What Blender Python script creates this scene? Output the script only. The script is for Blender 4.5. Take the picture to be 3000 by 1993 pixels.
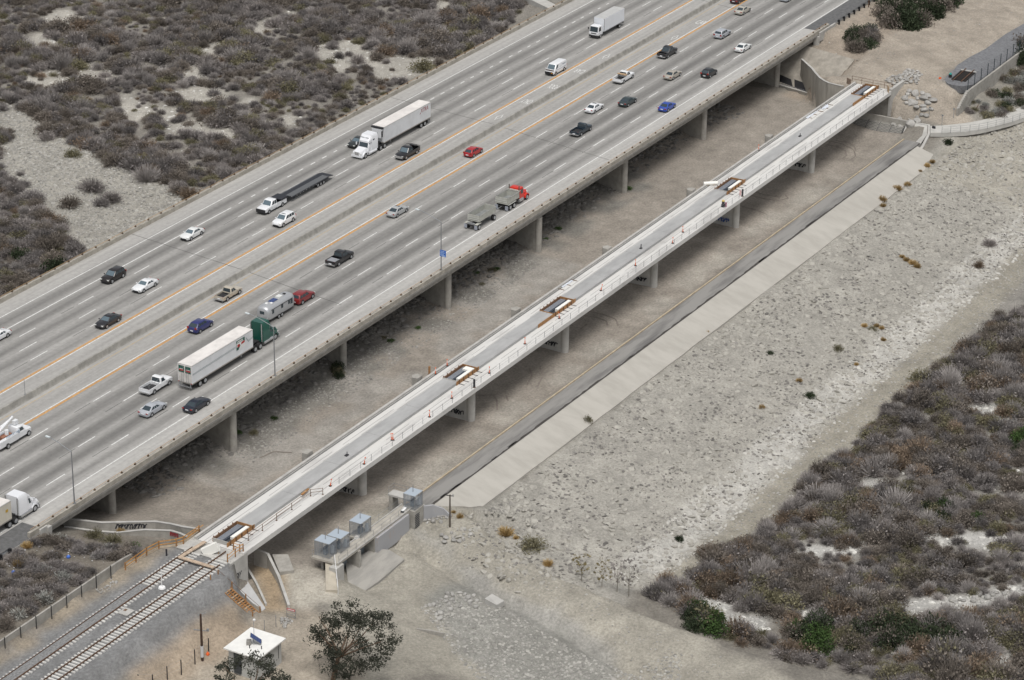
import bpy, bmesh, math, random
import numpy as np
from mathutils import Vector, Matrix
R = math.radians
random.seed(7); rng = np.random.default_rng(7)
for o in list(bpy.data.objects): bpy.data.objects.remove(o)
S = bpy.context.scene
# ------------------------------------------------------------------ camera
F_PX, PITCH, ROLL, HEAD = 8222.274, R(24.30353), R(0.65969), R(29.79386)
CAM = Vector((-417.465, -223.662, 178.744))
fw = Vector((math.cos(HEAD)*math.cos(PITCH), math.sin(HEAD)*math.cos(PITCH), -math.sin(PITCH)))
rt0 = Vector((math.sin(HEAD), -math.cos(HEAD), 0)); up0 = rt0.cross(fw)
rt = rt0*math.cos(ROLL)+up0*math.sin(ROLL); up = up0*math.cos(ROLL)-rt0*math.sin(ROLL)
cd = bpy.data.cameras.new('camera'); cam = bpy.data.objects.new('camera', cd); S.collection.objects.link(cam)
cam.matrix_world = Matrix(((rt.x, up.x, -fw.x, CAM.x), (rt.y, up.y, -fw.y, CAM.y), (rt.z, up.z, -fw.z, CAM.z), (0, 0, 0, 1)))
cd.sensor_fit = 'HORIZONTAL'; cd.sensor_width = 36; cd.lens = F_PX/3000*36; cd.clip_start = 1; cd.clip_end = 9000
S.camera = cam
# ------------------------------------------------------------------ sky, sun, exposure (overcast afternoon)
SUN_EL, SUN_AZ = R(66), R(215)          # azimuth measured from +x towards +y
W = bpy.data.worlds.new('World'); S.world = W; W.use_nodes = True
nt = W.node_tree; nt.nodes.clear()
sky = nt.nodes.new('ShaderNodeTexSky'); sky.sky_type = 'NISHITA'; sky.sun_disc = False
sky.sun_elevation = SUN_EL; sky.sun_rotation = R(90)-SUN_AZ; sky.dust_density = 4.0; sky.air_density = 1.0; sky.altitude = 100
hs = nt.nodes.new('ShaderNodeHueSaturation'); hs.inputs['Saturation'].default_value = 0.22
bg = nt.nodes.new('ShaderNodeBackground'); bg.inputs['Strength'].default_value = 0.10
wo = nt.nodes.new('ShaderNodeOutputWorld')
nt.links.new(sky.outputs[0], hs.inputs['Color']); nt.links.new(hs.outputs[0], bg.inputs[0]); nt.links.new(bg.outputs[0], wo.inputs[0])
sl = bpy.data.lights.new('sun', 'SUN'); sl.energy = 1.5; sl.angle = R(26); sl.color = (1.0, 0.97, 0.93)
so = bpy.data.objects.new('sun', sl); S.collection.objects.link(so)
sd = Vector((math.cos(SUN_EL)*math.cos(SUN_AZ), math.cos(SUN_EL)*math.sin(SUN_AZ), math.sin(SUN_EL)))
so.rotation_euler = sd.to_track_quat('Z', 'Y').to_euler(); so.location = (0, 0, 120)
S.view_settings.view_transform = 'Standard'; S.view_settings.look = 'None'; S.view_settings.gamma = 1.0
S.view_settings.use_curve_mapping = False; S.view_settings.exposure = 0.36
# ------------------------------------------------------------------ pixels of the photograph -> places
def P(px, py, z):
    d = fw*F_PX+rt*(px-1500)-up*(py-996.5); t = (z-CAM.z)/d.z
    return CAM+d*t
CROP = dict(c1=(0,660), c2=(500,660), c3=(0,992), c4=(500,992), c5=(1000,330), c6=(1500,330), c7=(1500,0), c8=(2000,0),
            d1=(0,1500), d2=(480,1480), d3=(880,1400), d4=(400,1661), d5=(2300,200), d6=(2500,0), d7=(1950,480), d8=(1450,820),
            e1=(1150,1020), e2=(750,1280), e3=(720,400))
def px(c, x, y): o = CROP[c]; return o[0]+x/4.722, o[1]+y/4.722
def Q(c, x, y, z): return P(*px(c, x, y), z)
GO = dict(g00=(0,0), g10=(1000,0), g20=(2000,0), g01=(0,665), g11=(1000,665), g21=(2000,665), g02=(0,1328), g12=(1000,1328), g22=(2000,1328))
def G(c, x, y, z): o = GO[c]; return P(o[0]+x/2.358, o[1]+y/2.358, z)
def zpix(X, py):                      # height at which the vertical through X reaches image row py
    lo, hi = -40, 40
    for _ in range(50):
        m = (lo+hi)/2; d = Vector((X.x, X.y, m))-CAM
        y = 996.5-F_PX*d.dot(up)/d.dot(fw)
        if y > py: lo = m
        else: hi = m
    return lo
# ------------------------------------------------------------------ materials
MATS = {}
def mat(name, col, rough=0.85, metal=0.0, var=0.0, scale=3.0, bump=0.0, bscale=None, col2=None, spec=0.3, coord='pos', rand=0.0, detail=4, coat=0.0, stretch=None, mixlo=0.35, mixhi=0.65):
    if name in MATS: return MATS[name]
    m = bpy.data.materials.new(name); m.use_nodes = True; n = m.node_tree.nodes; l = m.node_tree.links
    b = n['Principled BSDF']; b.inputs['Roughness'].default_value = rough; b.inputs['Metallic'].default_value = metal
    b.inputs['Specular IOR Level'].default_value = spec; b.inputs['Coat Weight'].default_value = coat
    c1 = (*col, 1)
    b.inputs['Base Color'].default_value = c1
    src = None
    if var or col2 or bump:
        if coord == 'pos': g = n.new('ShaderNodeNewGeometry'); co = g.outputs['Position']
        else: g = n.new('ShaderNodeTexCoord'); co = g.outputs['Object']
        if stretch:
            mp = n.new('ShaderNodeVectorMath'); mp.operation = 'MULTIPLY'; mp.inputs[1].default_value = stretch
            l.new(co, mp.inputs[0]); co = mp.outputs[0]
        tx = n.new('ShaderNodeTexNoise'); tx.inputs['Scale'].default_value = scale; tx.inputs['Detail'].default_value = detail; tx.inputs['Roughness'].default_value = 0.65
        l.new(co, tx.inputs['Vector'])
        rp = n.new('ShaderNodeValToRGB'); l.new(tx.outputs['Fac'], rp.inputs[0])
        a = col if col2 else tuple(max(0, c*(1-var)) for c in col); c2 = col2 if col2 else tuple(min(1, c*(1+var)) for c in col)
        rp.color_ramp.elements[0].position = mixlo; rp.color_ramp.elements[1].position = mixhi
        rp.color_ramp.elements[0].color = (*a, 1); rp.color_ramp.elements[1].color = (*c2, 1)
        src = rp.outputs[0]
        if bump:
            t2 = n.new('ShaderNodeTexNoise'); t2.inputs['Scale'].default_value = bscale or scale*4; t2.inputs['Detail'].default_value = 5
            l.new(co, t2.inputs['Vector'])
            bp = n.new('ShaderNodeBump'); bp.inputs['Strength'].default_value = bump; bp.inputs['Distance'].default_value = 0.1
            l.new(t2.outputs['Fac'], bp.inputs['Height']); l.new(bp.outputs[0], b.inputs['Normal'])
    if rand:
        oi = n.new('ShaderNodeObjectInfo'); mr = n.new('ShaderNodeMapRange'); mr.inputs[3].default_value = 1-rand; mr.inputs[4].default_value = 1+rand
        l.new(oi.outputs['Random'], mr.inputs[0])
        mx = n.new('ShaderNodeMix'); mx.data_type = 'RGBA'; mx.blend_type = 'MULTIPLY'; mx.inputs[0].default_value = 1
        if src is not None: l.new(src, mx.inputs[6])
        else: mx.inputs[6].default_value = c1
        l.new(mr.outputs[0], mx.inputs[7]); src = mx.outputs[2]
    if src is not None: l.new(src, b.inputs['Base Color'])
    MATS[name] = m; return m
# ------------------------------------------------------------------ objects
COL = S.collection
def tag(o, label=None, cat=None, group=None, kind=None):
    if label: o['label'] = label
    if cat: o['category'] = cat
    if group: o['group'] = group
    if kind: o['kind'] = kind
    return o
def thing(name, label, cat, loc=(0,0,0), rz=0.0, group=None):
    o = bpy.data.objects.new(name, None); COL.objects.link(o); o.location = loc; o.rotation_euler = (0,0,rz); o.empty_display_size = 0.3
    return tag(o, label, cat, group)
def link(name, me, parent=None, loc=None, rot=None, scale=None):
    o = bpy.data.objects.new(name, me); COL.objects.link(o)
    if parent is not None: o.parent = parent
    if loc is not None: o.location = loc
    if rot is not None: o.rotation_euler = rot
    if scale is not None: o.scale = scale
    return o
class MB:
    def __init__(s): s.v = []; s.f = []
    def add(s, vs, fs):
        b = len(s.v); s.v += [tuple(p) for p in vs]; s.f += [tuple(b+i for i in f) for f in fs]; return s
    def box(s, x0, x1, y0, y1, z0, z1):
        return s.add([(x0,y0,z0),(x1,y0,z0),(x1,y1,z0),(x0,y1,z0),(x0,y0,z1),(x1,y0,z1),(x1,y1,z1),(x0,y1,z1)],
                     [(3,2,1,0),(4,5,6,7),(0,1,5,4),(1,2,6,5),(2,3,7,6),(3,0,4,7)])
    def cbox(s, c, sz, rz=0.0, rx=0.0, ry=0.0):
        M = Matrix.Translation(c) @ Matrix.Rotation(rz,4,'Z') @ Matrix.Rotation(ry,4,'Y') @ Matrix.Rotation(rx,4,'X')
        h = [q/2 for q in sz]; v = [M @ Vector((a*h[0],b*h[1],c2*h[2])) for c2 in (-1,1) for a, b in ((-1,-1),(1,-1),(1,1),(-1,1))]
        return s.add(v, [(3,2,1,0),(4,5,6,7),(0,1,5,4),(1,2,6,5),(2,3,7,6),(3,0,4,7)])
    def prism(s, poly, z0, z1):           # z0, z1 numbers or lists
        n = len(poly); a = z0 if hasattr(z0,'__len__') else [z0]*n; b = z1 if hasattr(z1,'__len__') else [z1]*n
        ar = sum(poly[i][0]*poly[(i+1)%n][1]-poly[(i+1)%n][0]*poly[i][1] for i in range(n))
        idx = list(range(n)) if ar > 0 else list(range(n))[::-1]
        v = [(poly[i][0],poly[i][1],a[i]) for i in idx]+[(poly[i][0],poly[i][1],b[i]) for i in idx]
        return s.add(v, [tuple(range(n))[::-1], tuple(range(n,2*n))]+[(i,(i+1)%n,n+(i+1)%n,n+i) for i in range(n)])
    def extr(s, prof, y0, y1, axis='y'):  # profile in (x,z) extruded along y, or in (y,z) along x
        n = len(prof); ar = sum(prof[i][0]*prof[(i+1)%n][1]-prof[(i+1)%n][0]*prof[i][1] for i in range(n))
        pr = list(prof) if ar > 0 else list(prof)[::-1]
        if axis == 'y': v = [(a,y0,b) for a,b in pr]+[(a,y1,b) for a,b in pr]; fl = y1 > y0
        else: v = [(y0,a,b) for a,b in pr]+[(y1,a,b) for a,b in pr]; fl = y1 < y0
        fs = [tuple(range(n)), tuple(range(n,2*n))[::-1]]+[(i,n+i,n+(i+1)%n,(i+1)%n) for i in range(n)]
        if not fl: fs = [f[::-1] for f in fs]
        return s.add(v, fs)
    def tube(s, a, b, r, n=6, r2=None):
        a = Vector(a); b = Vector(b); d = (b-a).normalized(); r2 = r if r2 is None else r2
        u = d.orthogonal().normalized(); w = d.cross(u); v = []
        for p, q in ((a,r),(b,r2)):
            for i in range(n):
                t = 2*math.pi*i/n; v.append(p+u*(q*math.cos(t))+w*(q*math.sin(t)))
        return s.add(v, [tuple(range(n))[::-1], tuple(range(n,2*n))]+[(i,(i+1)%n,n+(i+1)%n,n+i) for i in range(n)])
    def path(s, pts, r, n=5):
        for a, b in zip(pts[:-1], pts[1:]): s.tube(a, b, r, n)
        return s
    def loft(s, rings, cap=True):
        n = len(rings[0]); b = len(s.v)
        for q in rings: s.v += [tuple(p) for p in q]
        for k in range(len(rings)-1):
            for i in range(n): s.f.append((b+k*n+i, b+k*n+(i+1)%n, b+(k+1)*n+(i+1)%n, b+(k+1)*n+i))
        if cap: s.f.append(tuple(b+i for i in range(n))[::-1]); s.f.append(tuple(b+(len(rings)-1)*n+i for i in range(n)))
        return s
    def wall(s, pts, th, zb, zt):         # vertical wall along a polyline; zb, zt per point
        n = len(pts); A = []; B = []
        for i, p in enumerate(pts):
            a = Vector(pts[max(0,i-1)][:2]); c = Vector(pts[min(n-1,i+1)][:2]); d = (c-a).normalized(); nn = Vector((-d.y,d.x))*th/2
            A.append((p[0]+nn.x,p[1]+nn.y)); B.append((p[0]-nn.x,p[1]-nn.y))
        rings = [[(A[i][0],A[i][1],zb[i]),(B[i][0],B[i][1],zb[i]),(B[i][0],B[i][1],zt[i]),(A[i][0],A[i][1],zt[i])] for i in range(n)]
        return s.loft(rings)
    def mesh(s, name, m, smooth=None):
        me = bpy.data.meshes.new(name); me.from_pydata(s.v, [], s.f); me.update()
        if m is not None: me.materials.append(m)
        if smooth is not None:
            me.shade_smooth(); me.set_sharp_from_angle(angle=R(smooth))
        return me
    def build(s, name, m, parent=None, world=False, smooth=None):
        if parent is not None:
            if world:
                L = parent.location
                if parent.parent is not None: L = L+parent.parent.location
                s.v = [(x-L.x,y-L.y,z-L.z) for x,y,z in s.v]
            return link(name, s.mesh(name, m, smooth), parent)
        a = np.array(s.v); c = (a.min(0)+a.max(0))/2; c[2] = a[:,2].min()
        s.v = [tuple(p) for p in (a-c)]
        return link(name, s.mesh(name, m, smooth), None, loc=tuple(c))
def copy_tree(o, parent=None):
    c = o.copy(); COL.objects.link(c); c.parent = parent
    for ch in KIDS.get(o.name, list(o.children)): copy_tree(ch, c)
    return c
KIDS = {}
def text_mesh(txt, size, m, name='lettering'):
    cu = bpy.data.curves.new(name, 'FONT'); cu.body = txt; cu.size = size; cu.align_x = 'CENTER'; cu.align_y = 'CENTER'; cu.offset = 0.0
    o = bpy.data.objects.new('tmp_text', cu); COL.objects.link(o); bpy.context.view_layer.update()
    me = bpy.data.meshes.new_from_object(o.evaluated_get(bpy.context.evaluated_depsgraph_get())); bpy.data.objects.remove(o)
    me.name = name; me.materials.clear(); me.materials.append(m); return me
def place_text(me, name, parent, o, ux, uy):       # lay text with local x along ux, y along uy, at o (parent local)
    ux = Vector(ux).normalized(); uy = Vector(uy).normalized(); n = ux.cross(uy)
    ob = link(name, me, parent)
    ob.matrix_local = Matrix(((ux.x,uy.x,n.x,o[0]),(ux.y,uy.y,n.y,o[1]),(ux.z,uy.z,n.z,o[2]),(0,0,0,1)))
    return ob
def smooth01(a, b, x):
    t = np.clip((x-a)/(b-a), 0, 1); return t*t*(3-2*t)
def vnoise(x, y, s, seed=0):                        # cheap value noise
    x = np.asarray(x, float)/s; y = np.asarray(y, float)/s; xi = np.floor(x).astype(np.int64); yi = np.floor(y).astype(np.int64); fx = x-xi; fy = y-yi
    def h(a, b):
        k = (a*374761393+b*668265263+seed*974634777) & 0xffffffff; k = ((k ^ (k >> 13))*1274126177) & 0xffffffff
        return ((k ^ (k >> 16)) & 0xffff)/65535.0
    fx = fx*fx*(3-2*fx); fy = fy*fy*(3-2*fy)
    return (h(xi,yi)*(1-fx)+h(xi+1,yi)*fx)*(1-fy)+(h(xi,yi+1)*(1-fx)+h(xi+1,yi+1)*fx)*fy
def fbm(x, y, s, seed=0, o=3): return sum(vnoise(x, y, s/2**i, seed+i)/2**i for i in range(o))/sum(1/2**i for i in range(o))
# ================================================================== terrain
ZB = -8.0
def yPathL(x): return -36.6-0.0105*(x+20)
def yPathR(x): return -39.97-0.0115*(x+20)
def yConc(x): return -44.65-0.012*(x+20)
def base_z(x, y):
    x = np.asarray(x, float); y = np.asarray(y, float)
    z = np.full(x.shape, ZB)
    a, b, c = yPathL(x), yPathR(x), yConc(x)
    z = np.where(y < a+2.5, ZB+(a+2.5-y)*.62, z); z = np.minimum(z, -6.75)
    z = np.where(y < b, -6.85-(b-y)*0.29, z)
    z = np.where(y < c, -8.15-(c-y)*0.145, z)
    z = np.maximum(z, -12.0+0.25*smooth01(-76, -100, y))
    z = np.where(y > a+2.5, ZB, z)
    return z
CT = []                                              # control points of the two ends
def ctl(c, *pts):
    for q in pts:
        v = (Q if c in CROP else G)(c, q[0], q[1], q[2]); CT.append((v.x, v.y, v.z))
# south-west end: embankment, tracks, yard, outlet channel, dirt ridge
ctl('d1', (100,560,-.3),(300,430,-.4),(600,390,-.9),(100,900,-.6),(600,700,-1.2),(1000,600,-1.6),(1400,560,-2.4),(1700,450,-3),(1900,440,-3.2),(1000,330,-2.2),(1300,420,-2.6),
    (370,1480,-.4),(900,1130,-.4),(1500,740,-.6),(1700,620,-1.2),(1900,510,-2.2),(2200,395,-3),(100,1300,-.5),(530,1568,-1.5),(930,1360,-1.5),(1320,1070,-1.5),(1510,945,-1.5),(1730,835,-1.5),(2030,625,-1.5),(2250,520,-1.5),(1700,1200,-1.4),
    (1300,230,-5),(1700,200,-5),(2100,190,-5))
ctl('d4', (200,600,-1.4),(0,1000,-1.5),(600,500,-1.5),(1000,220,-1.6),(300,1100,-3.0),(700,850,-2.8),(900,700,-2.8),(1300,560,-4.0),(100,1400,-3.4),(420,1560,-5.6),(800,1330,-5.6),(1000,1200,-5.6),(1500,800,-5.7),
    (700,1560,-6),(1200,1300,-6),(1000,1400,-6),(2200,1200,-6.2),(2200,800,-6.2),(2000,750,-6),(1700,700,-5.9))
ctl('d2', (300,650,-1.35),(600,650,-1.35),(100,900,-1.35),(780,880,-1.5),(1150,1060,-5.8),(1380,1450,-6.2),(1300,960,-6.5),(1250,800,-6.5),(1500,1300,-6.3),(1650,760,-5.6),(1800,1000,-5.9),(2000,1200,-6.1),(2150,950,-5.6),(1560,1480,-6.2))
ctl('d3', (150,1300,-5.6),(400,1350,-5.3),(100,950,-7),(600,500,-7.1),(1100,250,-6.9),(1800,340,-6.5),(1900,600,-6.7),(1750,690,-6.8),(2069,700,-6.7),(1400,790,-6.7),(1300,900,-7.3),(1100,1060,-7.0),(1430,1150,-8.2),(640,1450,-7.2),(900,1575,-8.4),(1300,1420,-8.6),(520,1480,-6.2))
ctl('g12', (400,900,-8.6),(600,780,-8.7),(700,930,-8.9),(820,1060,-9.2),(1000,1200,-9.6),(1300,1450,-10.2),(1500,1560,-10.5),(620,740,-9.0),(860,920,-9.4),(1100,1050,-9.9),(1700,1350,-10.8),
    (60,900,-6.5),(200,1050,-6.7),(450,1110,-7.7),(600,1220,-8.6),(750,1350,-9.3),(850,1540,-9.9),(300,1200,-6.8),(400,1400,-7.2),(520,1540,-7.5),(0,1000,-6.3),(0,1300,-6.2),(-100,1500,-6.2),
    (700,570,-7.0),(1000,570,-7.1),(1080,650,-7.3),(1300,790,-7.7),(1500,910,-8.0),(1800,1060,-8.5),(2200,1250,-9),(2350,1500,-9.9),(900,800,-8.7),(1200,960,-9.2),(1500,1150,-9.8),(1900,1400,-10.4),(2300,1565,-10.9),
    (1100,600,-7.5),(1350,775,-8.0),(1540,885,-8.3),(1900,1030,-8.8),(2350,1215,-9.3),(1300,560,-9.2),(1500,710,-10.6),(1900,900,-11.6),(2300,1050,-11.8),(1000,450,-7.4),(900,420,-7.0))
ctl('g22', (100,1300,-9.5),(500,1540,-10),(300,1335,-9.9),(700,1455,-10.3),(1200,1545,-10.7),(300,1190,-11.8),(800,1380,-11.8),(1300,1450,-11.7))
for x in (-112,-104,-96): CT += [(x, y, float(base_z(x, y))) for y in (60,30,0,-20,-32,-42,-50,-58,-66,-76,-90)]
CT += [(x, y, z) for x, y, z in ((-190,60,0),(-190,20,-.1),(-170,20,-.1),(-163,45,-.2),(-163,20,-.2),(-150,20,-6),(-150,45,-6),(-140,10,-8),(-140,40,-8),(-135,-10,-8),(-135,-28,-8),(-130,60,-8),(-140,80,-8),(-230,-20,-1),(-230,-40,-6),(-200,-60,-6.4),(-190,-90,-8),(-150,-120,-11.5),(-110,-140,-12),(-230,60,0),(-200,-28,-1.4))]
NL = len(CT)
# north-east end: bank, abutments, dirt plateau, trail
ctl('c8', (2100,360,-.4),(2250,310,-.4),(1950,640,-2.2),(2100,600,-1.8),(2000,770,-2.8),(1330,1180,-8.2),(1700,1290,-8.2),(1960,1365,-8.2),(1560,850,-3.0),(1650,820,-2.7),(1600,1020,-5),(1820,1180,-6),(1900,950,-1.6),(2050,1040,-1.5),(2220,1120,-1.5),(2361,900,-1.4))
ctl('d6', (100,150,-.4),(200,80,-.5),(300,900,-1.3),(1000,700,-1.3),(1500,300,-1.3),(900,900,-1.3),(1200,1100,-1.3),(2000,300,-1.2),(1500,900,-1.2),(1500,1170,-1.4),(800,1200,-1.7),(1400,1250,-1.9),(600,300,-1.5),(1100,100,-1.5))
ctl('d5', (1700,380,-2.7),(2000,420,-2.9),(1900,560,-3.8),(2200,600,-4.2),(1600,520,-3.7),(1500,640,-5),(2100,720,-5),(2050,830,-5.3),(2300,840,-5.3),(1700,800,-5.6))
ctl('g20', (1900,860,-5.3),(2150,820,-5.4),(2350,780,-5.5),(1920,725,-4.6),(2100,590,-4),(2280,430,-3.2),(2200,700,-4.9),(2345,650,-4.7),(1800,980,-6.5),(2100,950,-6.8),(2350,900,-6.8),(1760,1080,-7.7),(2000,1150,-8.5),(2300,1150,-9),(2350,1400,-10),(2000,1400,-9.6),(1800,1250,-8.9))
for x in (40,50): CT += [(x, y, float(base_z(x, y))) for y in (70,30,0,-20,-30,-42,-50,-58,-66,-76,-90)]
CT += [(58,-30,-8),(58,-10,-8),(60,10,-8),(66,25,-8),(70,45,-8),(80,60,-7.8),(95,45,-.3),(95,20,-.3),(120,20,-.1),(120,60,-2),(140,100,-6),(110,75,-7),(200,20,-.3),(200,-40,-1),(200,-70,-5),(140,-60,-6),(120,-60,-6.2),(170,-30,-1.2),(60,-80,-12),(90,-90,-10),(130,-90,-9),(200,110,-6),(86,30,-4),(84,10,-5),(80,-8,-5.5)]
CTa = np.array(CT)
def rbf(pts):
    d = np.linalg.norm(pts[:,None,:2]-pts[None,:,:2], axis=2); n = len(pts)
    A = np.zeros((n+3,n+3)); A[:n,:n] = d-0.6*np.eye(n); A[:n,n] = 1; A[:n,n+1:] = pts[:,:2]; A[n,:n] = 1; A[n+1:,:n] = pts[:,:2].T
    w = np.linalg.solve(A, np.r_[pts[:,2], 0, 0, 0])
    def f(x, y):
        out = np.full(x.shape, w[n])+w[n+1]*x+w[n+2]*y
        for i in range(n): out += w[i]*np.sqrt((x-pts[i,0])**2+(y-pts[i,1])**2)
        return out
    return f
rbfL = rbf(CTa[:NL]); rbfR = rbf(CTa[NL:])
def ground_z(x, y, rough=True):
    x = np.asarray(x, float); y = np.asarray(y, float); z = base_z(x, y)
    wl = smooth01(-100, -112, x); wr = smooth01(42, 52, x)
    m = wl > 0
    if m.any(): z[m] = (1-wl[m])*z[m]+wl[m]*np.clip(rbfL(x[m], y[m]), -13, 0.2)
    m = wr > 0
    if m.any(): z[m] = (1-wr[m])*z[m]+wr[m]*np.clip(rbfR(x[m], y[m]), -13, 0.2)
    far = smooth01(130, 260, np.abs(y-20))                        # distant plain
    z = z*(1-far)-9*far
    # freeway embankments and the track bed stay level
    lv = ((x < -160) | (x > 92.5))
    band = smooth01(-7.5, -4.8, y)*smooth01(58, 53, y)
    z = np.where(lv, z*(1-band)+(-0.25)*band, z)
    bx = (x < -152) & (y > -34) & (y < -18.6)
    z = np.where(bx, np.where(y > -31.5, -1.36, z), z)
    # ramp and underpass cut, gate bay, abutment pocket
    z = np.where((x > -152.6) & (x < -140) & (y < -16) & (y > -29.6), np.minimum(z, -6.6), z)
    z = np.where((x > -141) & (x < -125) & (y < -35.5) & (y > -46), np.minimum(z, -6.75-0.16*np.maximum(0,-39-y)), z)
    z = np.where((x > -154.3) & (x < -140) & (y < -29.9) & (y > -37), np.minimum(z, -5.95), z)
    z = np.where((x > 58.5) & (x < 64) & (y < -24.5) & (y > -35.2) & (x > 61), np.minimum(z, -9), z)
    z = np.where((x > 64) & (x < 69) & (y < -20) & (y > -36), np.minimum(z, -6.5), z)
    z = np.where((x > 62) & (x < 69.5) & (y > -30) & (y < -18), np.minimum(z, -7.6), z)
    # paved slope pocket under the freeway end
    pa, pb = Q('c8',1330,1180,-8.1), Q('c8',1960,1365,-8.1); d_ = (pb-pa).normalized(); n_ = Vector((-d_.y,d_.x,0)); n_ = n_ if n_.x > 0 else -n_
    u_ = (x-pa.x)*d_.x+(y-pa.y)*d_.y; v_ = (x-pa.x)*n_.x+(y-pa.y)*n_.y
    z = np.where((u_ > -26) & (u_ < (pb-pa).length+1.0) & (v_ > -.8) & (v_ < 9.3), np.minimum(z, -8.6+np.maximum(v_,0)*6/9.5), z)
    z = np.where(inpoly(x, y, [(50,12),(77.5,12),(79.2,-5),(75.2,-9.5),(70.8,-13.6),(68.6,-16.6),(66.3,-21),(62,-24),(50,-24)]), np.minimum(z, -8.05), z)
    def pdist(pl):                                   # distance to a polyline, side (>0 right of travel) and height along it
        best = np.full(x.shape, 1e9); side = np.zeros(x.shape); zz = np.zeros(x.shape)
        for a, b in zip(pl[:-1], pl[1:]):
            dx, dy = b.x-a.x, b.y-a.y; L2 = dx*dx+dy*dy; t_ = np.clip(((x-a.x)*dx+(y-a.y)*dy)/L2, 0, 1); ex, ey = x-a.x-t_*dx, y-a.y-t_*dy; d = np.hypot(ex, ey); k = d < best
            best = np.where(k, d, best); side = np.where(k, ex*dy-ey*dx, side); zz = np.where(k, a.z+(b.z-a.z)*t_, zz)
        return best, side, zz
    sw = (x < -95) & (y < -38)
    if sw.any():
        cr = [G('g12',*q) for q in ((1090,590,-7.2),(1180,660,-7.4),(1290,740,-7.6),(1400,800,-7.8),(1540,880,-8.0),(1700,935,-8.2),(1900,1030,-8.5),(2150,1130,-8.9),(2350,1210,-9.2))]+[G('g22',*q) for q in ((200,1290,-9.5),(400,1350,-9.8),(700,1440,-10.1),(1100,1520,-10.5))]
        d, sd_, zc = pdist(cr); ref = cr[4]+Vector((6,6,0)); far_side = np.sign((ref.x-cr[4].x)*(cr[5].y-cr[3].y)-(ref.y-cr[4].y)*(cr[5].x-cr[3].x))
        on = (np.sign(sd_) == far_side)
        z = np.where(sw & on & (d < 9), np.minimum(z, zc-np.clip(d*1.1,0,2.4)), z); z = np.where(sw & ~on & (d < 5), np.maximum(z, zc-d*.12), z)
        st = [G('g12',*q) for q in ((400,680,-8.4),(560,705,-8.8),(700,790,-9),(850,890,-9.3),(1000,960,-9.6),(1100,1020,-9.8),(1300,1120,-10.1),(1600,1290,-10.6),(1850,1430,-10.9),(2100,1560,-11.1))]
        d, _, _ = pdist(st); z = z-np.where(sw, .75*np.exp(-(d/.9)**2), 0)
    if rough:
        n1 = fbm(x, y, 9, 1)-.5; n2 = fbm(x, y, 1.9, 5)-.5
        amp = np.where(y > 52, .9, .28); amp = np.where((y < yConc(x)) & (y > -72) & (x > -125) & (x < 110), .55, amp); amp = np.where(bx | (lv & (y > -5) & (y < 54)), 0, amp)
        amp = np.where(y < -76, .9, amp)
        z = z+n1*amp+n2*amp*.45
        bed = (y < 50) & (y > -35) & (x > -140) & (x < 60)
        # rock and silt heaps left along the piers of the freeway
        hp = np.exp(-((y-4.5-1.5*np.sin(x/17))/4.2)**2)*(0.35+0.9*vnoise(x, y, 14, 31))*smooth01(-136,-120,x)*smooth01(66,40,x)
        z = np.where(bed, z+hp*1.2, z)
    return z
def gz(x, y): return float(ground_z(np.array([x]), np.array([y]))[0])
def inpoly(x, y, poly):
    r = np.zeros(x.shape, bool); n = len(poly); j = n-1
    for i in range(n):
        xi, yi = poly[i][0], poly[i][1]; xj, yj = poly[j][0], poly[j][1]
        c = ((yi > y) != (yj > y)) & (x < (xj-xi)*(y-yi)/(yj-yi+1e-12)+xi); r ^= c; j = i
    return r
def ppoly(z, *pts): return [tuple(P(a, b, z))[:2] for a, b in pts]
def gpoly(c, z, *pts): return [tuple((Q if c in CROP else G)(c, a, b, z))[:2] for a, b in pts]
def core(a, b, step, lo, hi):
    c = list(np.arange(a, b+1e-6, step)); s = step; v = a
    L = []
    while v > lo: s *= 1.35; v -= s; L.append(v)
    s = step; v = b; H = []
    while v < hi: s *= 1.35; v += s; H.append(v)
    return np.array(L[::-1]+c+H)
gx = core(-198, 178, 0.75, -6000, 6000); gy = core(-134, 182, 0.75, -6000, 6000)
GX, GY = np.meshgrid(gx, gy, indexing='ij'); GZ = ground_z(GX, GY)
# ---- surface colours (real albedo of each kind of ground)
BARE = {}                                            # bare patches inside the brush (photo pixels)
BARE['L'] = [(190,60,60,30),(120,130,45,30),(175,175,35,20),(250,205,55,32),(150,235,80,25),(330,230,30,25),(300,245,40,18),(375,300,25,30),(390,320,40,30),(560,215,40,30),(590,275,75,28),(620,145,25,40),(560,380,70,26),(660,395,50,20),(780,65,50,22),(960,140,50,28),(1010,160,60,50),(1115,150,50,14),(1130,185,90,22),(1230,195,60,25),(455,40,40,16),(700,20,40,14),(860,30,30,14),(480,330,45,20),(1160,215,55,18),(1290,20,40,14),(720,300,30,12),(850,350,35,14)]
BARE['R'] = [(2105,1790,60,38),(2190,1830,70,24),(2380,1800,45,20),(2640,1790,60,22),(2800,1770,120,26),(2960,1745,60,30),(2420,1620,90,16),(2550,1608,60,14),(2740,1592,60,14),(2880,1595,110,22),(2430,1425,40,14),(2560,1420,40,16),(2900,1200,60,18),(2950,1230,40,14),(2720,1580,20,8),(2940,1950,60,30)]
COBL = [(0,293),(140,373),(322,479),(424,522),(560,580),(420,670),(265,748),(195,690),(178,640),(106,585),(0,509)]
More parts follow.
